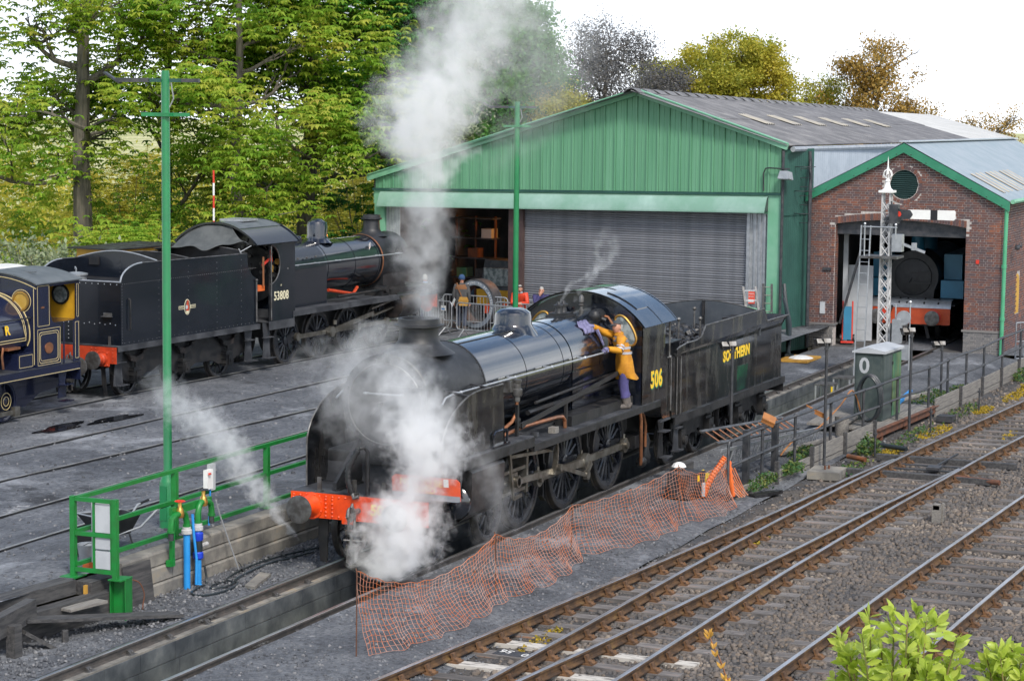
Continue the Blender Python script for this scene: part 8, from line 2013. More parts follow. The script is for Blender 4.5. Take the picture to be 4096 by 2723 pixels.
for s in 'lr':
 a, o_ = c['an' + s], c['to' + s]; d = (o_ - a); d.z = 0; d.normalize()
 mb.tube([c['kn' + s].lerp(a, .55), c['kn' + s].lerp(a, .75), a, a - Vector((0, 0, .02))], [.083, .078, .062, .06], 12); mb.tube([a - d * .08 - Vector((0, 0, .04)), a - Vector((0, 0, .03)), a + d * .11 - Vector((0, 0, .04)), a + d * .20 - Vector((0, 0, .052))], [.047, .056, .05, .034], 12)
mb.obj('boots', 'boot', ps_)
look = Vector((-.93, .36, .10))
q = face(ps_, c['headc'], look, r=.105)
mb = MB().ball((0, 0, 0), 1, 18); mb.v = [(x * .096, y * .118 - .012, z * .095 + .055) for x, y, z in mb.v]; ks = {i for i, p in enumerate(mb.v) if p[2] > .04}; mb.f = [g for g in mb.f if all(i in ks for i in g)]
mb.strip([(-.07, .085, .05), (0, .10, .052), (.07, .085, .05)], [(-.045, .165, .035), (0, .185, .035), (.045, .165, .035)], .008); mb.ball((0, -.01, .15), .008, 6)
mb.moved(q).obj('cap', 'capgrey', ps_)
hand(ps_, c['wrl'], hl - c['wrl'], (0, -.3, 1), 'glove', 1.5, 1.15, 'gloved_hand'); hand(ps_, c['wrr'], hr - c['wrr'] + Vector((0, 0, -.02)), (0, -.6, 1), 'glove', .5, 1.2, 'gloved_hand')
rag = thing('cleaning_rag', 'lilac rag under the cleaner\'s raised glove on the boiler top', 'rag', tuple(F0 + hr))
V = []; F = []
n = 10
for i in range(n + 1):
 for j in range(6):
  u, v = i / n - .5, j / 5 - .5
  x = u * .52; ang = math.acos(max(-1, min(1, -.56 / .80)))
  a = math.atan2(3.30 - ZC, -.56) + v * .38 + .0
  rr_ = .815 + .02 * math.sin(u * 17 + v * 5) + .012 * math.sin(v * 21)
  V.append((x - .10 + .05 * math.sin(v * 9), rr_ * math.cos(a) + .56 - .0, ZC + rr_ * math.sin(a) - 3.30))
for i in range(n):
 for j in range(5): F.append((i * 6 + j, i * 6 + 6 + j, i * 6 + 7 + j, i * 6 + 1 + j))
o = MB().add(V, F).obj('rag', 'glove', rag); md = o.modifiers.new('thick', 'SOLIDIFY'); md.thickness = .015
MB().tube([(.10, -.14, -.08), (.14, -.20, -.22), (.19, -.25, -.38)], [.04, .03, .022], 7).obj('rag_tail', 'glove', rag)
J = stand(); J['anr'] = (.13, -.12, .09); J['tor'] = (.15, .03, .03); J['knl'] = (-.10, .08, .50); J['anl'] = (-.10, .08, .09); J['tol'] = (-.12, .24, .03)
pm = add_person('man in blue knit hat and brown shouldered grey coat, seen from behind', (34.45, 14.47, 0), J, R(-66 - 12))
dress(pm, J, 'darkcoat', 'jeans', 'boot', hem=.78, w=1.12)
MB().loft([((0, 0, 1.33), .243, .172, 0), ((0, 0, 1.42), .222, .150, 0), ((0, 0, 1.475), .135, .11, 0)], 18, False).obj('coat_yoke', 'browncloth', pm)
face(pm, J['headc'], (-.1, 1, 0), hair_m=False)
MB().ball((0, .01, 1.70), .118, 14, (.92, 1.02, .95)).lathe([(.108, 1.655), (.112, 1.70)], (0, .01, 0), n=16, close=False).obj('knit_hat', 'beanie', pm)
hand(pm, J['wrl'], (0, .1, -1), (-1, 0, 0)); hand(pm, J['wrr'], (0, .1, -1), (1, 0, 0))
bg_ = thing('shoulder_bag', 'tan leather shoulder bag with a long strap worn by the man in the grey coat', 'bag', (34.45, 14.47, 0), R(-78))
MB().prism([(-.02, .80), (.26, .80), (.28, .98), (.24, 1.08), (.02, 1.08), (-.04, .98)], -.30, -.20).obj('bag', 'tan', bg_); MB().prism([(-.02, .96), (.26, .96), (.25, 1.09), (.0, 1.09)], -.315, -.301).obj('flap', 'tan', bg_); MB().strip([(.06, -.24, 1.05), (-.02, -.20, 1.2), (-.12, -.16, 1.40), (-.17, -.02, 1.52)], [(.10, -.24, 1.05), (.02, -.20, 1.2), (-.08, -.16, 1.40), (-.13, -.02, 1.53)], .008).obj('strap', 'browncloth', bg_)
pp = MB().box(-.005, .005, -.10, .10, -.14, .14).obj('paper_sheet', 'white', None, loc=(34.12, 14.62, .90)); pp.rotation_euler = (R(12), R(20), R(-50)); tag(pp, 'folded white paper in the hand of the man with the tan bag', 'paper')
def leaner(label, x, y, top, legs, hand_face, face_dir, extra=None):
 J = stand(lean=.85); J['ell'] = (-.24, .42, 1.08); J['elr'] = (.24, .42, 1.08); J['wrl'] = (-.03, .58, 1.10); J['wrr'] = (.05, .60, 1.09)
 J['chest'] = (0, .20, 1.26); J['neck'] = (0, .32, 1.42); J['headc'] = (0, .40, 1.53); J['shl'] = (-.20, .26, 1.34); J['shr'] = (.20, .26, 1.34)
 if hand_face: J['wrr'] = (.06, .50, 1.40); J['elr'] = (.20, .52, 1.13)
 p = add_person(label, (x, y, 0), J, face_dir)
 dress(p, J, top, legs, 'boot', hem=.80, w=1.1)
 face(p, J['headc'], (.05, 1, -.05))
 hand(p, J['wrl'], (.9, .3, -.2), (0, .2, 1)); hand(p, J['wrr'], (-.3, .05, .8) if hand_face else (-.9, .3, -.2), (0, 1, 0) if hand_face else (0, .2, 1))
 return p, J
pr2, J = leaner('man in bright red coat with sunglasses on his head leaning on the barrier', 33.55, 12.02, 'redcoat', 'jeans', False, R(115))
MB().tube([(-.07, .46, 1.615), (-.03, .50, 1.62), (.03, .50, 1.62), (.07, .46, 1.615)], .016, 6).obj('sunglasses', 'blackpaint', pr2); MB().loft([((0, .33, 1.40), .10, .10, 0), ((0, .36, 1.46), .085, .085, 0)], 14).obj('scarf', 'reflect', pr2)
leaner('man in a navy pullover leaning on the barrier with a hand at his mouth', 33.25, 11.17, 'navycoat', 'bluecoat', True, R(118))
J = stand(); pg = add_person('grey haired man in a pale blue coat half hidden by the steam', (34.3, 15.72, 0), J, R(-30))
dress(pg, J, 'bluecoat', 'jeans', 'boot', w=1.05); face(pg, J['headc'], (.3, 1, 0)); hand(pg, J['wrl'], (0, .1, -1), (-1, 0, 0)); hand(pg, J['wrr'], (0, .1, -1), (1, 0, 0)); MB().tube([(.10, .13, 1.45), (.12, .15, 1.15), (.13, .16, .9)], .03, 6).obj('red_strap', 'redp', pg)
# trees
def limb_tree(rg, base, h, r, spread, nb, depth=2, lean=(0, 0)):
 """trunk and limbs as one mesh; returns mesh builder and the tips"""
 mb = MB(); tips = []
 b = Vector(base); pts = []
 n = 7; d = Vector((lean[0], lean[1], 1))
 for i in range(n + 1):
  t = i / n; pts.append(b + Vector((lean[0] * h * t + rg.uniform(-.12, .12) * t * 2, lean[1] * h * t + rg.uniform(-.12, .12) * t * 2, h * t)))
 mb.tube(pts, [r * (1.25 if i == 0 else 1 - .72 * i / n) for i in range(n + 1)], 10)
 def branch(p, d, L, rr, k):
  q = [p]; dd = d.copy(); m = 5
  for i in range(m):
   dd = (dd + Vector((rg.uniform(-.35, .35), rg.uniform(-.35, .35), rg.uniform(-.22, .28)))).normalized(); q.append(q[-1] + dd * (L / m))
  mb.tube(q, [rr * (1 - .75 * i / m) for i in range(m + 1)], 6 if k else 5, False)
  tips.append((q[-1], dd)); tips.append((q[3], dd))
  if k > 0:
   for i in (2, 3, 4):
    e = (dd + Vector((rg.uniform(-1, 1), rg.uniform(-1, 1), rg.uniform(-.3, .6)))).normalized(); branch(q[i], e, L * rg.uniform(.45, .65), rr * .5, k - 1)
 for i in range(nb):
  t = rg.uniform(.28, 1); j = min(n - 1, int(t * n)); p = pts[j].lerp(pts[j + 1], t * n - j)
  a = 2 * math.pi * (i * .618) + rg.uniform(-.4, .4); up = rg.uniform(-.05, .6)
  branch(p, Vector((math.cos(a), math.sin(a), up)).normalized(), spread * rg.uniform(.6, 1.05) * (1.1 - .45 * t), r * .46 * (1.15 - t * .6), depth)
 return mb, tips
def leaf_cloud(name, centres, per, size, blob, m, parent, seed, kind='palm', droop=.5, flat=.5):
 rg = np.random.default_rng(seed)
 C_ = np.repeat(np.asarray(centres, float), per, 0); n = len(C_)
 off = rg.normal(0, 1, (n, 3)) * np.array([blob, blob, blob * flat]) * .55
 P = C_ + off
 S = size * rg.uniform(.65, 1.2, n)
 Vs, Fs = [], []
 if kind == 'palm':
  k = 6; az = rg.uniform(0, 6.28, n)
  base = 0
  for i in range(k):
   a = az + i * 2 * math.pi / k + rg.uniform(-.2, .2, n); L = S * rg.uniform(.75, 1.05, n); w = L * .22
   dx, dy = np.cos(a), np.sin(a); dr = droop * rg.uniform(.5, 1.4, n)
   p0 = P; p1 = P + np.stack([dx * L * .55, dy * L * .55, -dr * L * .18], 1); p3 = P + np.stack([dx * L * .92, dy * L * .92, -dr * L * .75], 1)
   sx_ = np.stack([-dy * w, dx * w, np.zeros(n)], 1)
   V = np.stack([p0, p1 + sx_, p3, p1 - sx_], 1); Vs.append(V.reshape(-1, 3)); Fs.append(np.arange(4 * n).reshape(n, 4) + base); base += 4 * n
  V = np.concatenate(Vs).reshape(k, n, 4, 3); cen = V[0, :, 0, :]
  rest = V[:, :, 1:, :].transpose(1, 0, 2, 3).reshape(n, k * 3, 3)
  VV = np.concatenate([cen[:, None, :], rest], 1).reshape(-1, 3); st = 1 + 3 * k
  f = np.array([[0, 1 + 3 * i, 2 + 3 * i, 3 + 3 * i] for i in range(k)])
  FF = (f[None] + (np.arange(n) * st)[:, None, None]).reshape(-1, 4)
 else:
  u = rg.normal(0, 1, (n, 3)); u /= np.linalg.norm(u, axis=1)[:, None]; v = np.cross(u, rg.normal(0, 1, (n, 3))); v /= np.linalg.norm(v, axis=1)[:, None]
  a = u * S[:, None]; b = v * (S * .55)[:, None]
  VV = np.stack([P - a, P + b * .9, P + a, P - b * .9], 1).reshape(-1, 3); FF = np.arange(4 * n).reshape(n, 4)
 return raw(name, VV, FF, m, parent)
def tree(name, label, base, h, r, crown, m, seed, nblob, per, size, blob, kind='palm', group=None, bark='bark', nb=11, spread=None, droop=.75, shape=None, depth=2, tipshare=.55, lean=(0, 0), flat=.62, hollow=.45):
 """crown: (centre z, radius x/y, radius z)"""
 rg = random.Random(seed); t = thing(name, label, 'tree', base, 0, group)
 mb, tips = limb_tree(rg, (0, 0, 0), h, r, spread or crown[1] * .95, nb, depth, lean); mb.obj('trunk', bark, t)
 cs = []
 tips = [p for p, d in tips]
 while len(cs) < nblob:
  if rg.random() < tipshare and tips: p = rg.choice(tips) + Vector((rg.gauss(0, .35), rg.gauss(0, .35), rg.gauss(0, .25)))
  else:
   a, cz_ = rg.uniform(0, 2 * math.pi), rg.uniform(-1, 1); s = math.sqrt(1 - cz_ * cz_); k = rg.uniform(hollow, 1) ** .6
   p = Vector((crown[1] * s * math.cos(a) * k, crown[1] * s * math.sin(a) * k, crown[0] + crown[2] * cz_ * k))
  if shape and not shape(p): continue
  cs.append(tuple(p))
 leaf_cloud('crown', cs, per, size, blob, m, t, seed, kind, droop, flat)
 return t
CH = 'horse chestnuts behind the left road'
tree('chestnut_tree', 'tall chestnut with a thick mossy trunk standing nearest the left edge', (33.3, 28.4, -.5), 14, .42, (7.5, 5.2, 6.8), 'leafg', 1, 86, 38, .26, .95, group=None, bark='barkmoss', nb=10, spread=4.6, hollow=.3)
tree('chestnut_tree', 'chestnut tree behind the tall green lamp column', (36.5, 27.0, -.5), 13, .24, (7.0, 4.4, 6.6), 'leafg', 2, 94, 38, .26, .95, nb=12)
tree('chestnut_tree', 'broad bright green chestnut behind the cab of the 53808 engine', (34.6, 23.0, -.5), 13, .26, (7.4, 4.3, 7.0), 'leafg', 3, 128, 42, .26, .9, nb=13, hollow=.5)
tree('chestnut_tree', 'chestnut with a forked dark trunk behind the dome of the 53808 engine', (38.2, 22.4, -.5), 13, .44, (7.6, 4.3, 7.0), 'leafg', 4, 128, 42, .26, .9, nb=13, hollow=.5, lean=(.02, -.03))
tree('chestnut_tree', 'dark green chestnut nearest the steam plume and the shed gable', (42, 21.0, -.5), 13, .30, (7.4, 4.0, 7.2), 'leafdk', 5, 150, 46, .26, .85, nb=12, hollow=.5)
tree('chestnut_tree', 'chestnut tree at the left frame edge with hanging lower boughs', (31.5, 31.8, -.5), 13, .26, (6.2, 4.6, 6.0), 'leafg', 6, 74, 38, .26, .95, nb=11, hollow=.35)
for i, (x, y, h, w, m, lab, sz) in enumerate(((24, 27.0, 2.9, 1.6, 'leafsage', 'sage green bush with tall pale stems behind the white roofed van', .10), (26.5, 25.4, 3.0, 1.5, 'leafsage', 'sage green bush left of the tall lamp column', .10), (28.6, 23.6, 3.3, 1.7, 'leafg', 'leafy green bush behind the tender of the 53808 engine', .2), (32, 21.0, 2.6, 1.4, 'leafdk', 'dark leafy bush behind the 53808 engine', .2), (36, 19.4, 2.6, 1.2, 'leafdk', 'dark bush beside the left column of the green shed', .2),
                                              (52, 27, 5.4, 3.2, 'leafy', 'yellow bush glowing behind the dark chestnut near the gable', .14), (48, 36, 5.0, 3.5, 'leafy', 'yellow green bush seen between the left trunks', .16), (40, 40, 4.6, 3.5, 'leafy', 'yellow green bush low behind the left trunks', .16))):
 t = thing('shrub', lab, 'bush', (x, y, -.3)); rg = random.Random(50 + i)
 mb = MB()
 for k in range(14): a = rg.uniform(0, 6.28); mb.tube([(0, 0, 0), (w * .4 * math.cos(a), w * .4 * math.sin(a), h * .5), (w * .7 * math.cos(a), w * .7 * math.sin(a), h * rg.uniform(.7, 1.15))], [.03, .02, .008], 5)
 mb.obj('stems', 'bark', t)
 cs = [(w * rg.gauss(0, .45), w * rg.gauss(0, .45), h * rg.uniform(.1, 1.05)) for _ in range(110)]
 leaf_cloud('foliage', cs, 40, sz, .5, m, t, 60 + i, 'palm' if sz > .12 else 'quad', .5, .8)
def far_wood():
 rg = np.random.default_rng(77); n = 900
 t_ = rg.uniform(0, 1, n); X = 62 + 40 * t_ + rg.normal(0, 4, n); Y = 62 - 18 * t_ + rg.normal(0, 5, n); Z = -1.5 + rg.uniform(0, 1, n) ** 1.3 * (4.2 + 1.6 * np.sin(X * .3) + np.sin(Y * .7))
 o = leaf_cloud('woodland', np.stack([X, Y, Z], 1), 60, .16, 1.2, 'leafy', None, 78, 'quad', flat=.7)
 tag(o, 'yellow green woodland edge low behind the chestnut trunks', None, kind='stuff')
tree('round_tree', 'big rounded yellow green tree behind the shed ridge', (91, 23.7, -.5), 9.8, .35, (7.4, 4.1, 4.2), 'leafy', 21, 400, 210, .105, .62, 'quad', nb=16, flat=.7, hollow=.55)
tree('round_tree', 'smaller yellow tree left of the big rounded one behind the shed ridge', (92.5, 27.6, -.5), 8.8, .3, (7.0, 2.6, 3.0), 'leafy', 22, 170, 170, .10, .6, 'quad', nb=14, flat=.7, hollow=.4)
tree('twiggy_tree', 'grey dense twiggy tree behind the shed ridge beside the steam', (88.5, 30.4, -.5), 10.5, .3, (8.0, 3.3, 3.9), 'leafgr', 23, 280, 130, .075, .75, 'quad', nb=22, depth=2, flat=.8, hollow=.3)
tree('twiggy_tree', 'low dark grey twiggy tree just over the shed ridge', (86, 26.2, -.5), 8.2, .25, (6.6, 2.9, 2.9), 'leafgr', 24, 200, 140, .075, .65, 'quad', nb=20, depth=2, flat=.8, hollow=.2)
tree('ochre_tree', 'low ochre yellow tree over the left slope of the shed roof', (84.5, 31.6, -.5), 7.6, .25, (5.8, 2.2, 3.0), 'leafy', 25, 130, 150, .085, .7, 'quad', nb=14, flat=.7)
tree('sparse_tree', 'sparse ochre tree with bare twigs right of the big rounded one', (95, 16.3, -.5), 9.8, .28, (7.4, 3.3, 3.4), 'leafo', 26, 200, 95, .10, .6, 'quad', nb=26, depth=2, flat=.8, tipshare=.8, hollow=.2)
tree('sparse_tree', 'small bare twigged tree at the right edge over the pale roof', (97, 10.0, -.5), 6.4, .2, (5.2, 2.6, 1.6), 'leafo', 27, 110, 45, .08, .6, 'quad', nb=26, depth=2, tipshare=.85, hollow=.2)
far_wood()
tree('leafy_tree', 'pale green tree between the rounded tree and the sparse one', (96, 19.8, -.5), 8.2, .25, (6.4, 2.2, 2.8), 'leafy', 28, 120, 150, .08, .6, 'quad', nb=16, flat=.7)
tree('hazy_tree', 'tall grey green tree half veiled by the drifting steam', (85, 34.9, -.5), 12.6, .35, (8.2, 3.8, 5.2), 'leafdk', 29, 380, 150, .14, .85, 'quad', nb=20, depth=2, flat=.7, hollow=.35)
tree('hazy_tree', 'grey green tree behind the smoke between chestnuts and twiggy tree', (82, 38.2, -.5), 13.5, .35, (8.4, 4.2, 5.8), 'leafsage', 30, 360, 150, .12, .85, 'quad', nb=20, depth=2, flat=.7, hollow=.3)
# weeds and stonecrop
def patch(name, lab, x, y, rx, ry, n, size, h, m, seed, zf=-.21):
 rg = np.random.default_rng(seed); a = rg.uniform(0, 6.28, n); k = np.sqrt(rg.uniform(0, 1, n))
 C_ = np.stack([x + rx * k * np.cos(a), y + ry * k * np.sin(a), zf + rg.uniform(0, h, n) * (1 - k * .6)], 1)
 o = leaf_cloud(name, C_, 3, size, size * 1.4, m, None, seed, 'quad', flat=.6); return tag(o, lab, None, kind='stuff')
for i, (x, y, rx, ry) in enumerate(((20.3, -4.55, 1.3, .28), (16.6, -4.35, .9, .22), (24.6, -4.8, .8, .2), (28.0, -5.0, 1.6, .25), (26.5, -6.6, 1.0, .3), (30, -5.0, 1.2, .3), (-3.2, -4.1, .8, .1), (2.6, -4.55, .9, .08), (20.5, -6.3, .7, .15), (24, -7.0, .7, .3), (5.2, -4.8, .8, .06))): patch('stonecrop', 'yellow stonecrop on the ballast', x, y, rx, ry, 260 if i < 6 else 90, .035, .05, 'moss', 100 + i, -.225)
for i, (x, y, rx, ry, h, m) in enumerate(((10.2, -3.35, .9, .18, .3, 'weed'), (12.1, -3.4, .6, .15, .25, 'weed'), (14.2, -3.1, .8, .3, .25, 'weed'), (16.1, -4.0, .45, .25, .55, 'weed'), (24.6, -3.4, 1.6, .35, .3, 'weed'), (27, -3.6, 1.4, .3, .35, 'weed'), (31.8, -4.5, 1.0, .3, .4, 'weed'), (23.6, -4.4, 2.0, .25, .12, 'weed'), (19, -4.3, 2.2, .25, .14, 'weed'), (13.8, -4.2, 1.4, .25, .1, 'weed'))): patch('weeds', 'green weeds along the plank edging', x, y, rx, ry, 170 if h > .2 else 70, .045, h, m, 140 + i, -.2 if y < -3.5 else -.04)
# bushes close to the camera
def willow(name, label, base, n, h, w, seed, m='leafbright'):
 rg = random.Random(seed); t = thing(name, label, 'bush', base); st = MB(); V = []; F = []
 def leaf(p, d, L, wd):
  d = d.normalized(); s = d.cross(Vector((rg.uniform(-1, 1), rg.uniform(-1, 1), rg.uniform(-.3, 1)))).normalized(); u = s.cross(d)
  o = len(V); c1, c2 = p + d * L * .35 + u * L * .05, p + d * L * .7 + u * L * .03
  V.extend([p, c1 + s * wd * .48 - u * wd * .14, c1, c1 - s * wd * .48 - u * wd * .14, c2 + s * wd * .42 - u * wd * .12, c2, c2 - s * wd * .42 - u * wd * .12, p + d * L - u * L * .06])
  F.extend([(0 + o, 1 + o, 2 + o), (0 + o, 2 + o, 3 + o), (1 + o, 4 + o, 5 + o, 2 + o), (2 + o, 5 + o, 6 + o, 3 + o), (4 + o, 7 + o, 5 + o), (5 + o, 7 + o, 6 + o)])
 for i in range(n):
  a = rg.uniform(0, 6.28); k = rg.uniform(.1, 1) ** .7
  top = Vector((w * k * math.cos(a), w * k * math.sin(a), h * rg.uniform(.55, 1.0) * (1 - .3 * k * k)))
  b = Vector((.12 * math.cos(a), .12 * math.sin(a), 0)); mid = b.lerp(top, .55) + Vector((0, 0, .06 * h))
  pts = cr([b, mid, top], 5); st.tube(pts, [.010 * (1 - .7 * j / (len(pts) - 1)) for j in range(len(pts))], 5)
  for j in range(26):
   t_ = rg.uniform(.42, 1.0); q = min(len(pts) - 2, int(t_ * (len(pts) - 1))); p = Vector(pts[q]).lerp(Vector(pts[q + 1]), t_ * (len(pts) - 1) - q)
   ax = (Vector(pts[q + 1]) - Vector(pts[q])).normalized(); d = ax * rg.uniform(.1, .7) + Vector((rg.uniform(-1, 1), rg.uniform(-1, 1), rg.uniform(-.3, .5)))
   leaf(p, d, rg.uniform(.07, .115), rg.uniform(.030, .044))
 st.obj('stems', 'stemgreen', t); me = bpy.data.meshes.new('foliage'); me.from_pydata([tuple(v) for v in V], [], F); me.shade_smooth(); me.materials.append(M[m]); link('foliage', me, t); return t
M['stemgreen'] = mat('green_brown_stem', (.14, .15, .04), (.18, .13, .05), rough=.7, scale=6)
def tall_bush(lab, x, y, ztop, w, n, seed, h=1.1):
 t = willow('willow_bush', lab, (x, y, ztop - h), n, h, w, seed)
 MB().tube(cr([(0, 0, .05), (.05, .02, -1.5), (-.05, .05, -3), (.1, 0, -5.6)], 5), [.014 + .0012 * k for k in range(16)], 6).tube(cr([(.03, .03, .1), (.2, .12, -1.5), (.1, .15, -5.6)], 5), .016, 6).obj('main_stem', 'stemgreen', t)
tall_bush('bright green leafy bush tops in the bottom right foreground', -22.5, -14.12, 5.28, .44, 40, 3)
tall_bush('bright green leafy sprig at the right frame edge', -22.2, -14.78, 5.26, .32, 30, 4)
tw = thing('budding_twig', 'thin bare twig with orange brown buds in the bottom foreground', 'twig', (-22.85, -13.30, 0))
p_ = cr([(.03, -.02, -.8), (.05, 0, 3.0), (.01, .0, 4.65), (-.0, .02, 4.86), (-.02, .11, 5.07)], 6)
MB().tube(p_, [.010 - .0003 * k for k in range(len(p_))], 5).obj('stem', 'copper', tw)
mb = MB(); rg = random.Random(9)
for z, yy in ((5.07, .11), (5.06, .10), (5.05, .115), (5.0, .085), (4.96, .07), (4.90, .04), (4.84, .02), (4.82, .0)):
 for s in (-1, 1): q = Vector((-.02, yy, z)); d = Vector((rg.uniform(-.5, .5), s * rg.uniform(.3, .8), 1)).normalized(); mb.tube([q, q + d * .022, q + d * .042], [.004, .009, .001], 5)
mb.obj('buds', 'tan', tw)
# steam
def plume(name, label, org, zax, keys, D, seed, amp=.35, nscale=1.6, xax=None, bright=.998, A=6.0, B=2.0, gain=1.0):
 """keys: (height along the axis, sideways offset, radius, density 0..1)"""
 H = keys[-1][0]
 z = Vector(zax).normalized(); xx = Vector(xax) if xax else Vector((r_.x, r_.y, 0)); xx = (xx - z * xx.dot(z)).normalized(); yy = z.cross(xx)
 q = Matrix((xx, yy, z)).transposed().to_4x4(); q.translation = org
 mb = MB(); n = 20; V = []; F = []
 ks = []
 for i in range(len(keys) - 1):
  for k in range(4):
   t = k / 4; a, b = keys[i], keys[i + 1]; ks.append([a[j] + (b[j] - a[j]) * t for j in range(3)])
 ks.append(list(keys[-1][:3]))
 for (h, cx, rr) in ks:
  for k in range(n): a = 2 * math.pi * k / n; V.append((cx + (rr * 1.05 + amp * .45) * math.cos(a), (rr * 1.05 + amp * .45) * math.sin(a), h))
 F = [(i * n + k, i * n + (k + 1) % n, (i + 1) * n + (k + 1) % n, (i + 1) * n + k) for i in range(len(ks) - 1) for k in range(n)] + [tuple(range(n - 1, -1, -1)), tuple((len(ks) - 1) * n + k for k in range(n))]
 mb.add(V, F)
 m = bpy.data.materials.new(name + '_vapour'); m.use_nodes = True; nt = m.node_tree; nt.nodes.clear(); L_ = nt.links.new
 out_ = nd(nt, 'ShaderNodeOutputMaterial'); pv = nd(nt, 'ShaderNodeVolumePrincipled'); L_(pv.outputs[0], out_.inputs['Volume'])
 pv.inputs['Color'].default_value = (bright, bright, bright, 1); pv.inputs['Anisotropy'].default_value = .15
 tcn = nd(nt, 'ShaderNodeTexCoord'); mpn = nd(nt, 'ShaderNodeMapping'); mpn.inputs['Location'].default_value = (seed * 3.7, seed * 1.3, seed * 2.1); L_(tcn.outputs['Object'], mpn.inputs[0])
 n1 = nd(nt, 'ShaderNodeTexNoise'); n1.inputs['Scale'].default_value = nscale * .75; n1.inputs['Detail'].default_value = 2; L_(mpn.outputs[0], n1.inputs['Vector'])
 s1 = nd(nt, 'ShaderNodeVectorMath', operation='SUBTRACT'); s1.inputs[1].default_value = (.5, .5, .5); L_(n1.outputs['Color'], s1.inputs[0])
 s2 = nd(nt, 'ShaderNodeVectorMath', operation='SCALE'); s2.inputs['Scale'].default_value = amp * 2.2; L_(s1.outputs[0], s2.inputs[0])
 s3 = nd(nt, 'ShaderNodeVectorMath', operation='ADD'); L_(s2.outputs[0], s3.inputs[0]); L_(tcn.outputs['Object'], s3.inputs[1])
 sx_ = nd(nt, 'ShaderNodeSeparateXYZ'); L_(s3.outputs[0], sx_.inputs[0])
 tz_ = nd(nt, 'ShaderNodeMath', operation='DIVIDE'); tz_.inputs[1].default_value = H; L_(sx_.outputs[2], tz_.inputs[0]); tz_.use_clamp = True
 def curve(vals):
  c = nd(nt, 'ShaderNodeFloatCurve'); cc = c.mapping.curves[0]
  while len(cc.points) > 2: cc.points.remove(cc.points[1])
  cc.points[0].location = (0, vals[0]); cc.points[1].location = (1, vals[-1])
  for (k, v) in zip(keys[1:-1], vals[1:-1]): cc.points.new(k[0] / H, v)
  c.mapping.update(); L_(tz_.outputs[0], c.inputs['Value']); return c.outputs[0]
 cxv = curve([.5 + k[1] / A for k in keys]); rv = curve([k[2] / B for k in keys]); dv = curve([k[3] for k in keys])
 def M_(op, a, b=None, c_=None):
  x_ = nd(nt, 'ShaderNodeMath', operation=op)
  for i, v in enumerate((a, b, c_)):
   if v is None: continue
   if isinstance(v, (int, float)): x_.inputs[i].default_value = v
   else: L_(v, x_.inputs[i])
  return x_.outputs[0]
 cx_ = M_('MULTIPLY', M_('SUBTRACT', cxv, .5), A); dx_ = M_('SUBTRACT', sx_.outputs[0], cx_)
 dist = M_('SQRT', M_('ADD', M_('MULTIPLY', dx_, dx_), M_('MULTIPLY', sx_.outputs[1], sx_.outputs[1])))
 rel = M_('DIVIDE', dist, M_('MAXIMUM', M_('MULTIPLY', rv, B), .02))
 n2 = nd(nt, 'ShaderNodeTexNoise'); n2.inputs['Scale'].default_value = nscale * 2.2; n2.inputs['Detail'].default_value = 6; n2.inputs['Roughness'].default_value = .62; L_(mpn.outputs[0], n2.inputs['Vector'])
 v = M_('ADD', M_('SUBTRACT', 1.0, rel), M_('MULTIPLY', M_('SUBTRACT', n2.outputs[0], .52), 2.7 * gain))
 mr = nd(nt, 'ShaderNodeMapRange', interpolation_type='SMOOTHSTEP'); mr.inputs[1].default_value = .0; mr.inputs[2].default_value = 1.05; L_(v, mr.inputs[0])
 L_(M_('MULTIPLY', M_('MULTIPLY', mr.outputs[0], dv), D), pv.inputs['Density'])
 m.cycles.homogeneous_volume = False
 o = mb.obj(name, m); o.matrix_world = q
 return tag(o, label, 'steam')
PX = 135.0
def ck(v, u, w, d): return ((740 - v) / PX, (u - 965) / PX, w / PX / 2, d)
plume('steam_plume', 'billowing white steam and smoke column rising from the chimney of engine 506', (1.09, 0, 3.86), (0, 0, 1),
      [ck(742, 965, 80, .55), ck(690, 966, 105, .6), ck(620, 975, 130, .55), ck(540, 985, 150, .50), ck(450, 978, 165, .62), ck(385, 975, 170, .9), ck(300, 968, 280, .95), ck(230, 990, 310, .85), ck(130, 1050, 320, .60), ck(40, 1100, 350, .42), ck(-80, 1150, 380, .25)], 3.3, 1, amp=.40, nscale=1.5, gain=.85)
plume('steam_drift', 'thin veil of steam drifting right above the green gable', (2.2, -.8, 6.2), (0, 0, 1),
      [(0, -.3, .4, 0), (.9, .5, .9, .5), (1.9, 1.0, 1.3, .9), (2.8, 1.2, 1.3, .8), (3.8, 1.5, 1.3, .4), (4.8, 1.6, 1.3, .1)], .42, 2, amp=.5, nscale=1.2)
PF = 144.0
def fk(v, u, w, d): return ((1330 - v) / PF, (u - 935) / PF, w / PF / 2, d)
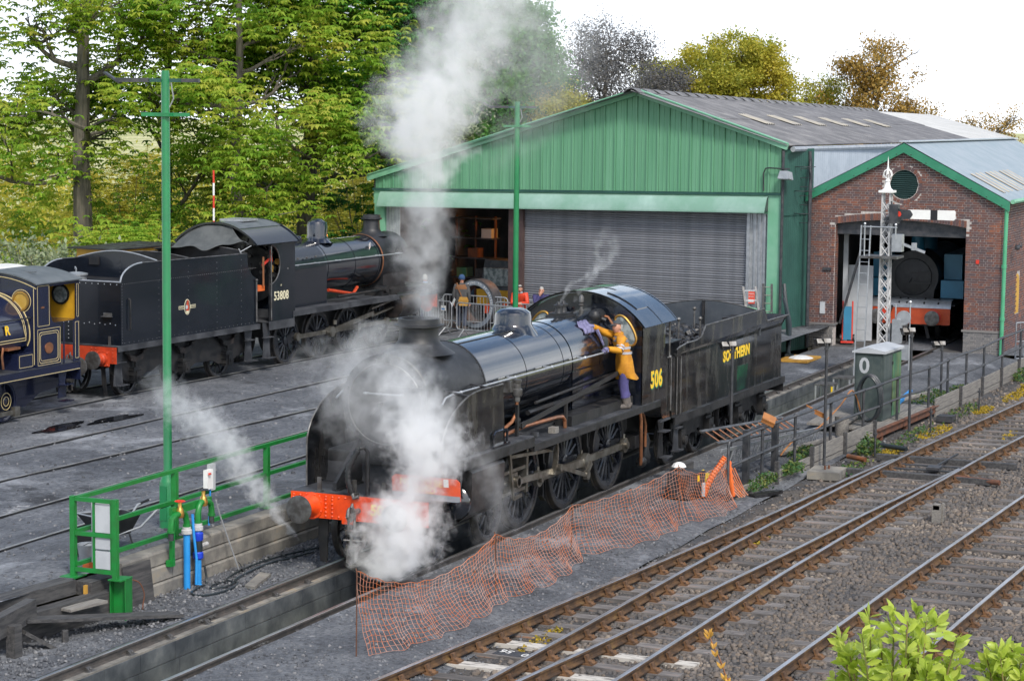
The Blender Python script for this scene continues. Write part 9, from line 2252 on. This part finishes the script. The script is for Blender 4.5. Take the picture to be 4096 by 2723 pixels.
plume('steam_cloud', 'dense white cylinder steam billowing in front of the red buffer beam', (-1.62, -1.03, .10), (0, 0, 1),
      [fk(1330, 930, 90, .5), fk(1290, 925, 215, 1.0), fk(1225, 925, 230, 1.0), fk(1150, 940, 190, .85), fk(1080, 985, 190, .75), fk(1000, 985, 245, .65), fk(930, 960, 230, .34), fk(860, 930, 210, .22), fk(790, 930, 170, .14)], 7.0, 3, amp=.32, nscale=2.0)
plume('steam_haze', 'thin haze of steam hanging round the smokebox front', (-.75, .2, 1.6), (0, 0, 1),
      [(0, -.25, .5, .1), (.5, .1, .8, .35), (1.2, -.1, .95, .6), (1.9, -.1, .85, .6), (2.5, .25, .5, .3)], 1.5, 4, amp=.5, nscale=1.8)
plume('steam_haze', 'wisps of steam spilling from the right hand cylinder', (.3, -1.6, .2), (0, 0, 1),
      [(0, -.1, .25, .2), (.6, .25, .45, .5), (1.3, .1, .45, .6), (1.9, -.1, .3, .2)], 1.3, 7, amp=.4, nscale=2.5)
jd = -Vector((r_.x, r_.y, 0)) * .80 + Vector((0, 0, .93))
plume('steam_jet', 'white steam jet shooting left from the far cylinder over the green railing', (-1.0, 1.18, .42), tuple(jd),
      [(0, 0, .035, .9), (.35, .0, .12, 1.0), (.8, .03, .20, .9), (1.25, .05, .30, .6), (1.8, .12, .42, .4), (2.4, .10, .45, .36), (3.1, -.05, .42, .22), (3.7, -.1, .3, .08)], 7.5, 5, amp=.16, nscale=3.0, xax=(r_.x, r_.y, .9))
plume('steam_wisp', 'thin steam wisp curling up from the near safety valve', (7.45, 0, 3.72), (.35, -.1, 1),
      [(0, 0, .04, .9), (.25, .08, .06, .8), (.5, .18, .09, .5), (.7, .42, .12, .45), (.95, .55, .16, .35), (1.3, .45, .16, .2), (1.7, .55, .16, .05)], 6, 6, amp=.10, nscale=4)
plume('steam_wisp', 'second thin steam wisp beside the whistle', (8.0, -.1, 3.70), (.3, -.1, 1),
      [(0, 0, .05, .5), (.3, .1, .10, .6), (.7, .3, .14, .5), (1.1, .5, .18, .35), (1.5, .5, .16, .1)], 4, 8, amp=.12, nscale=4)
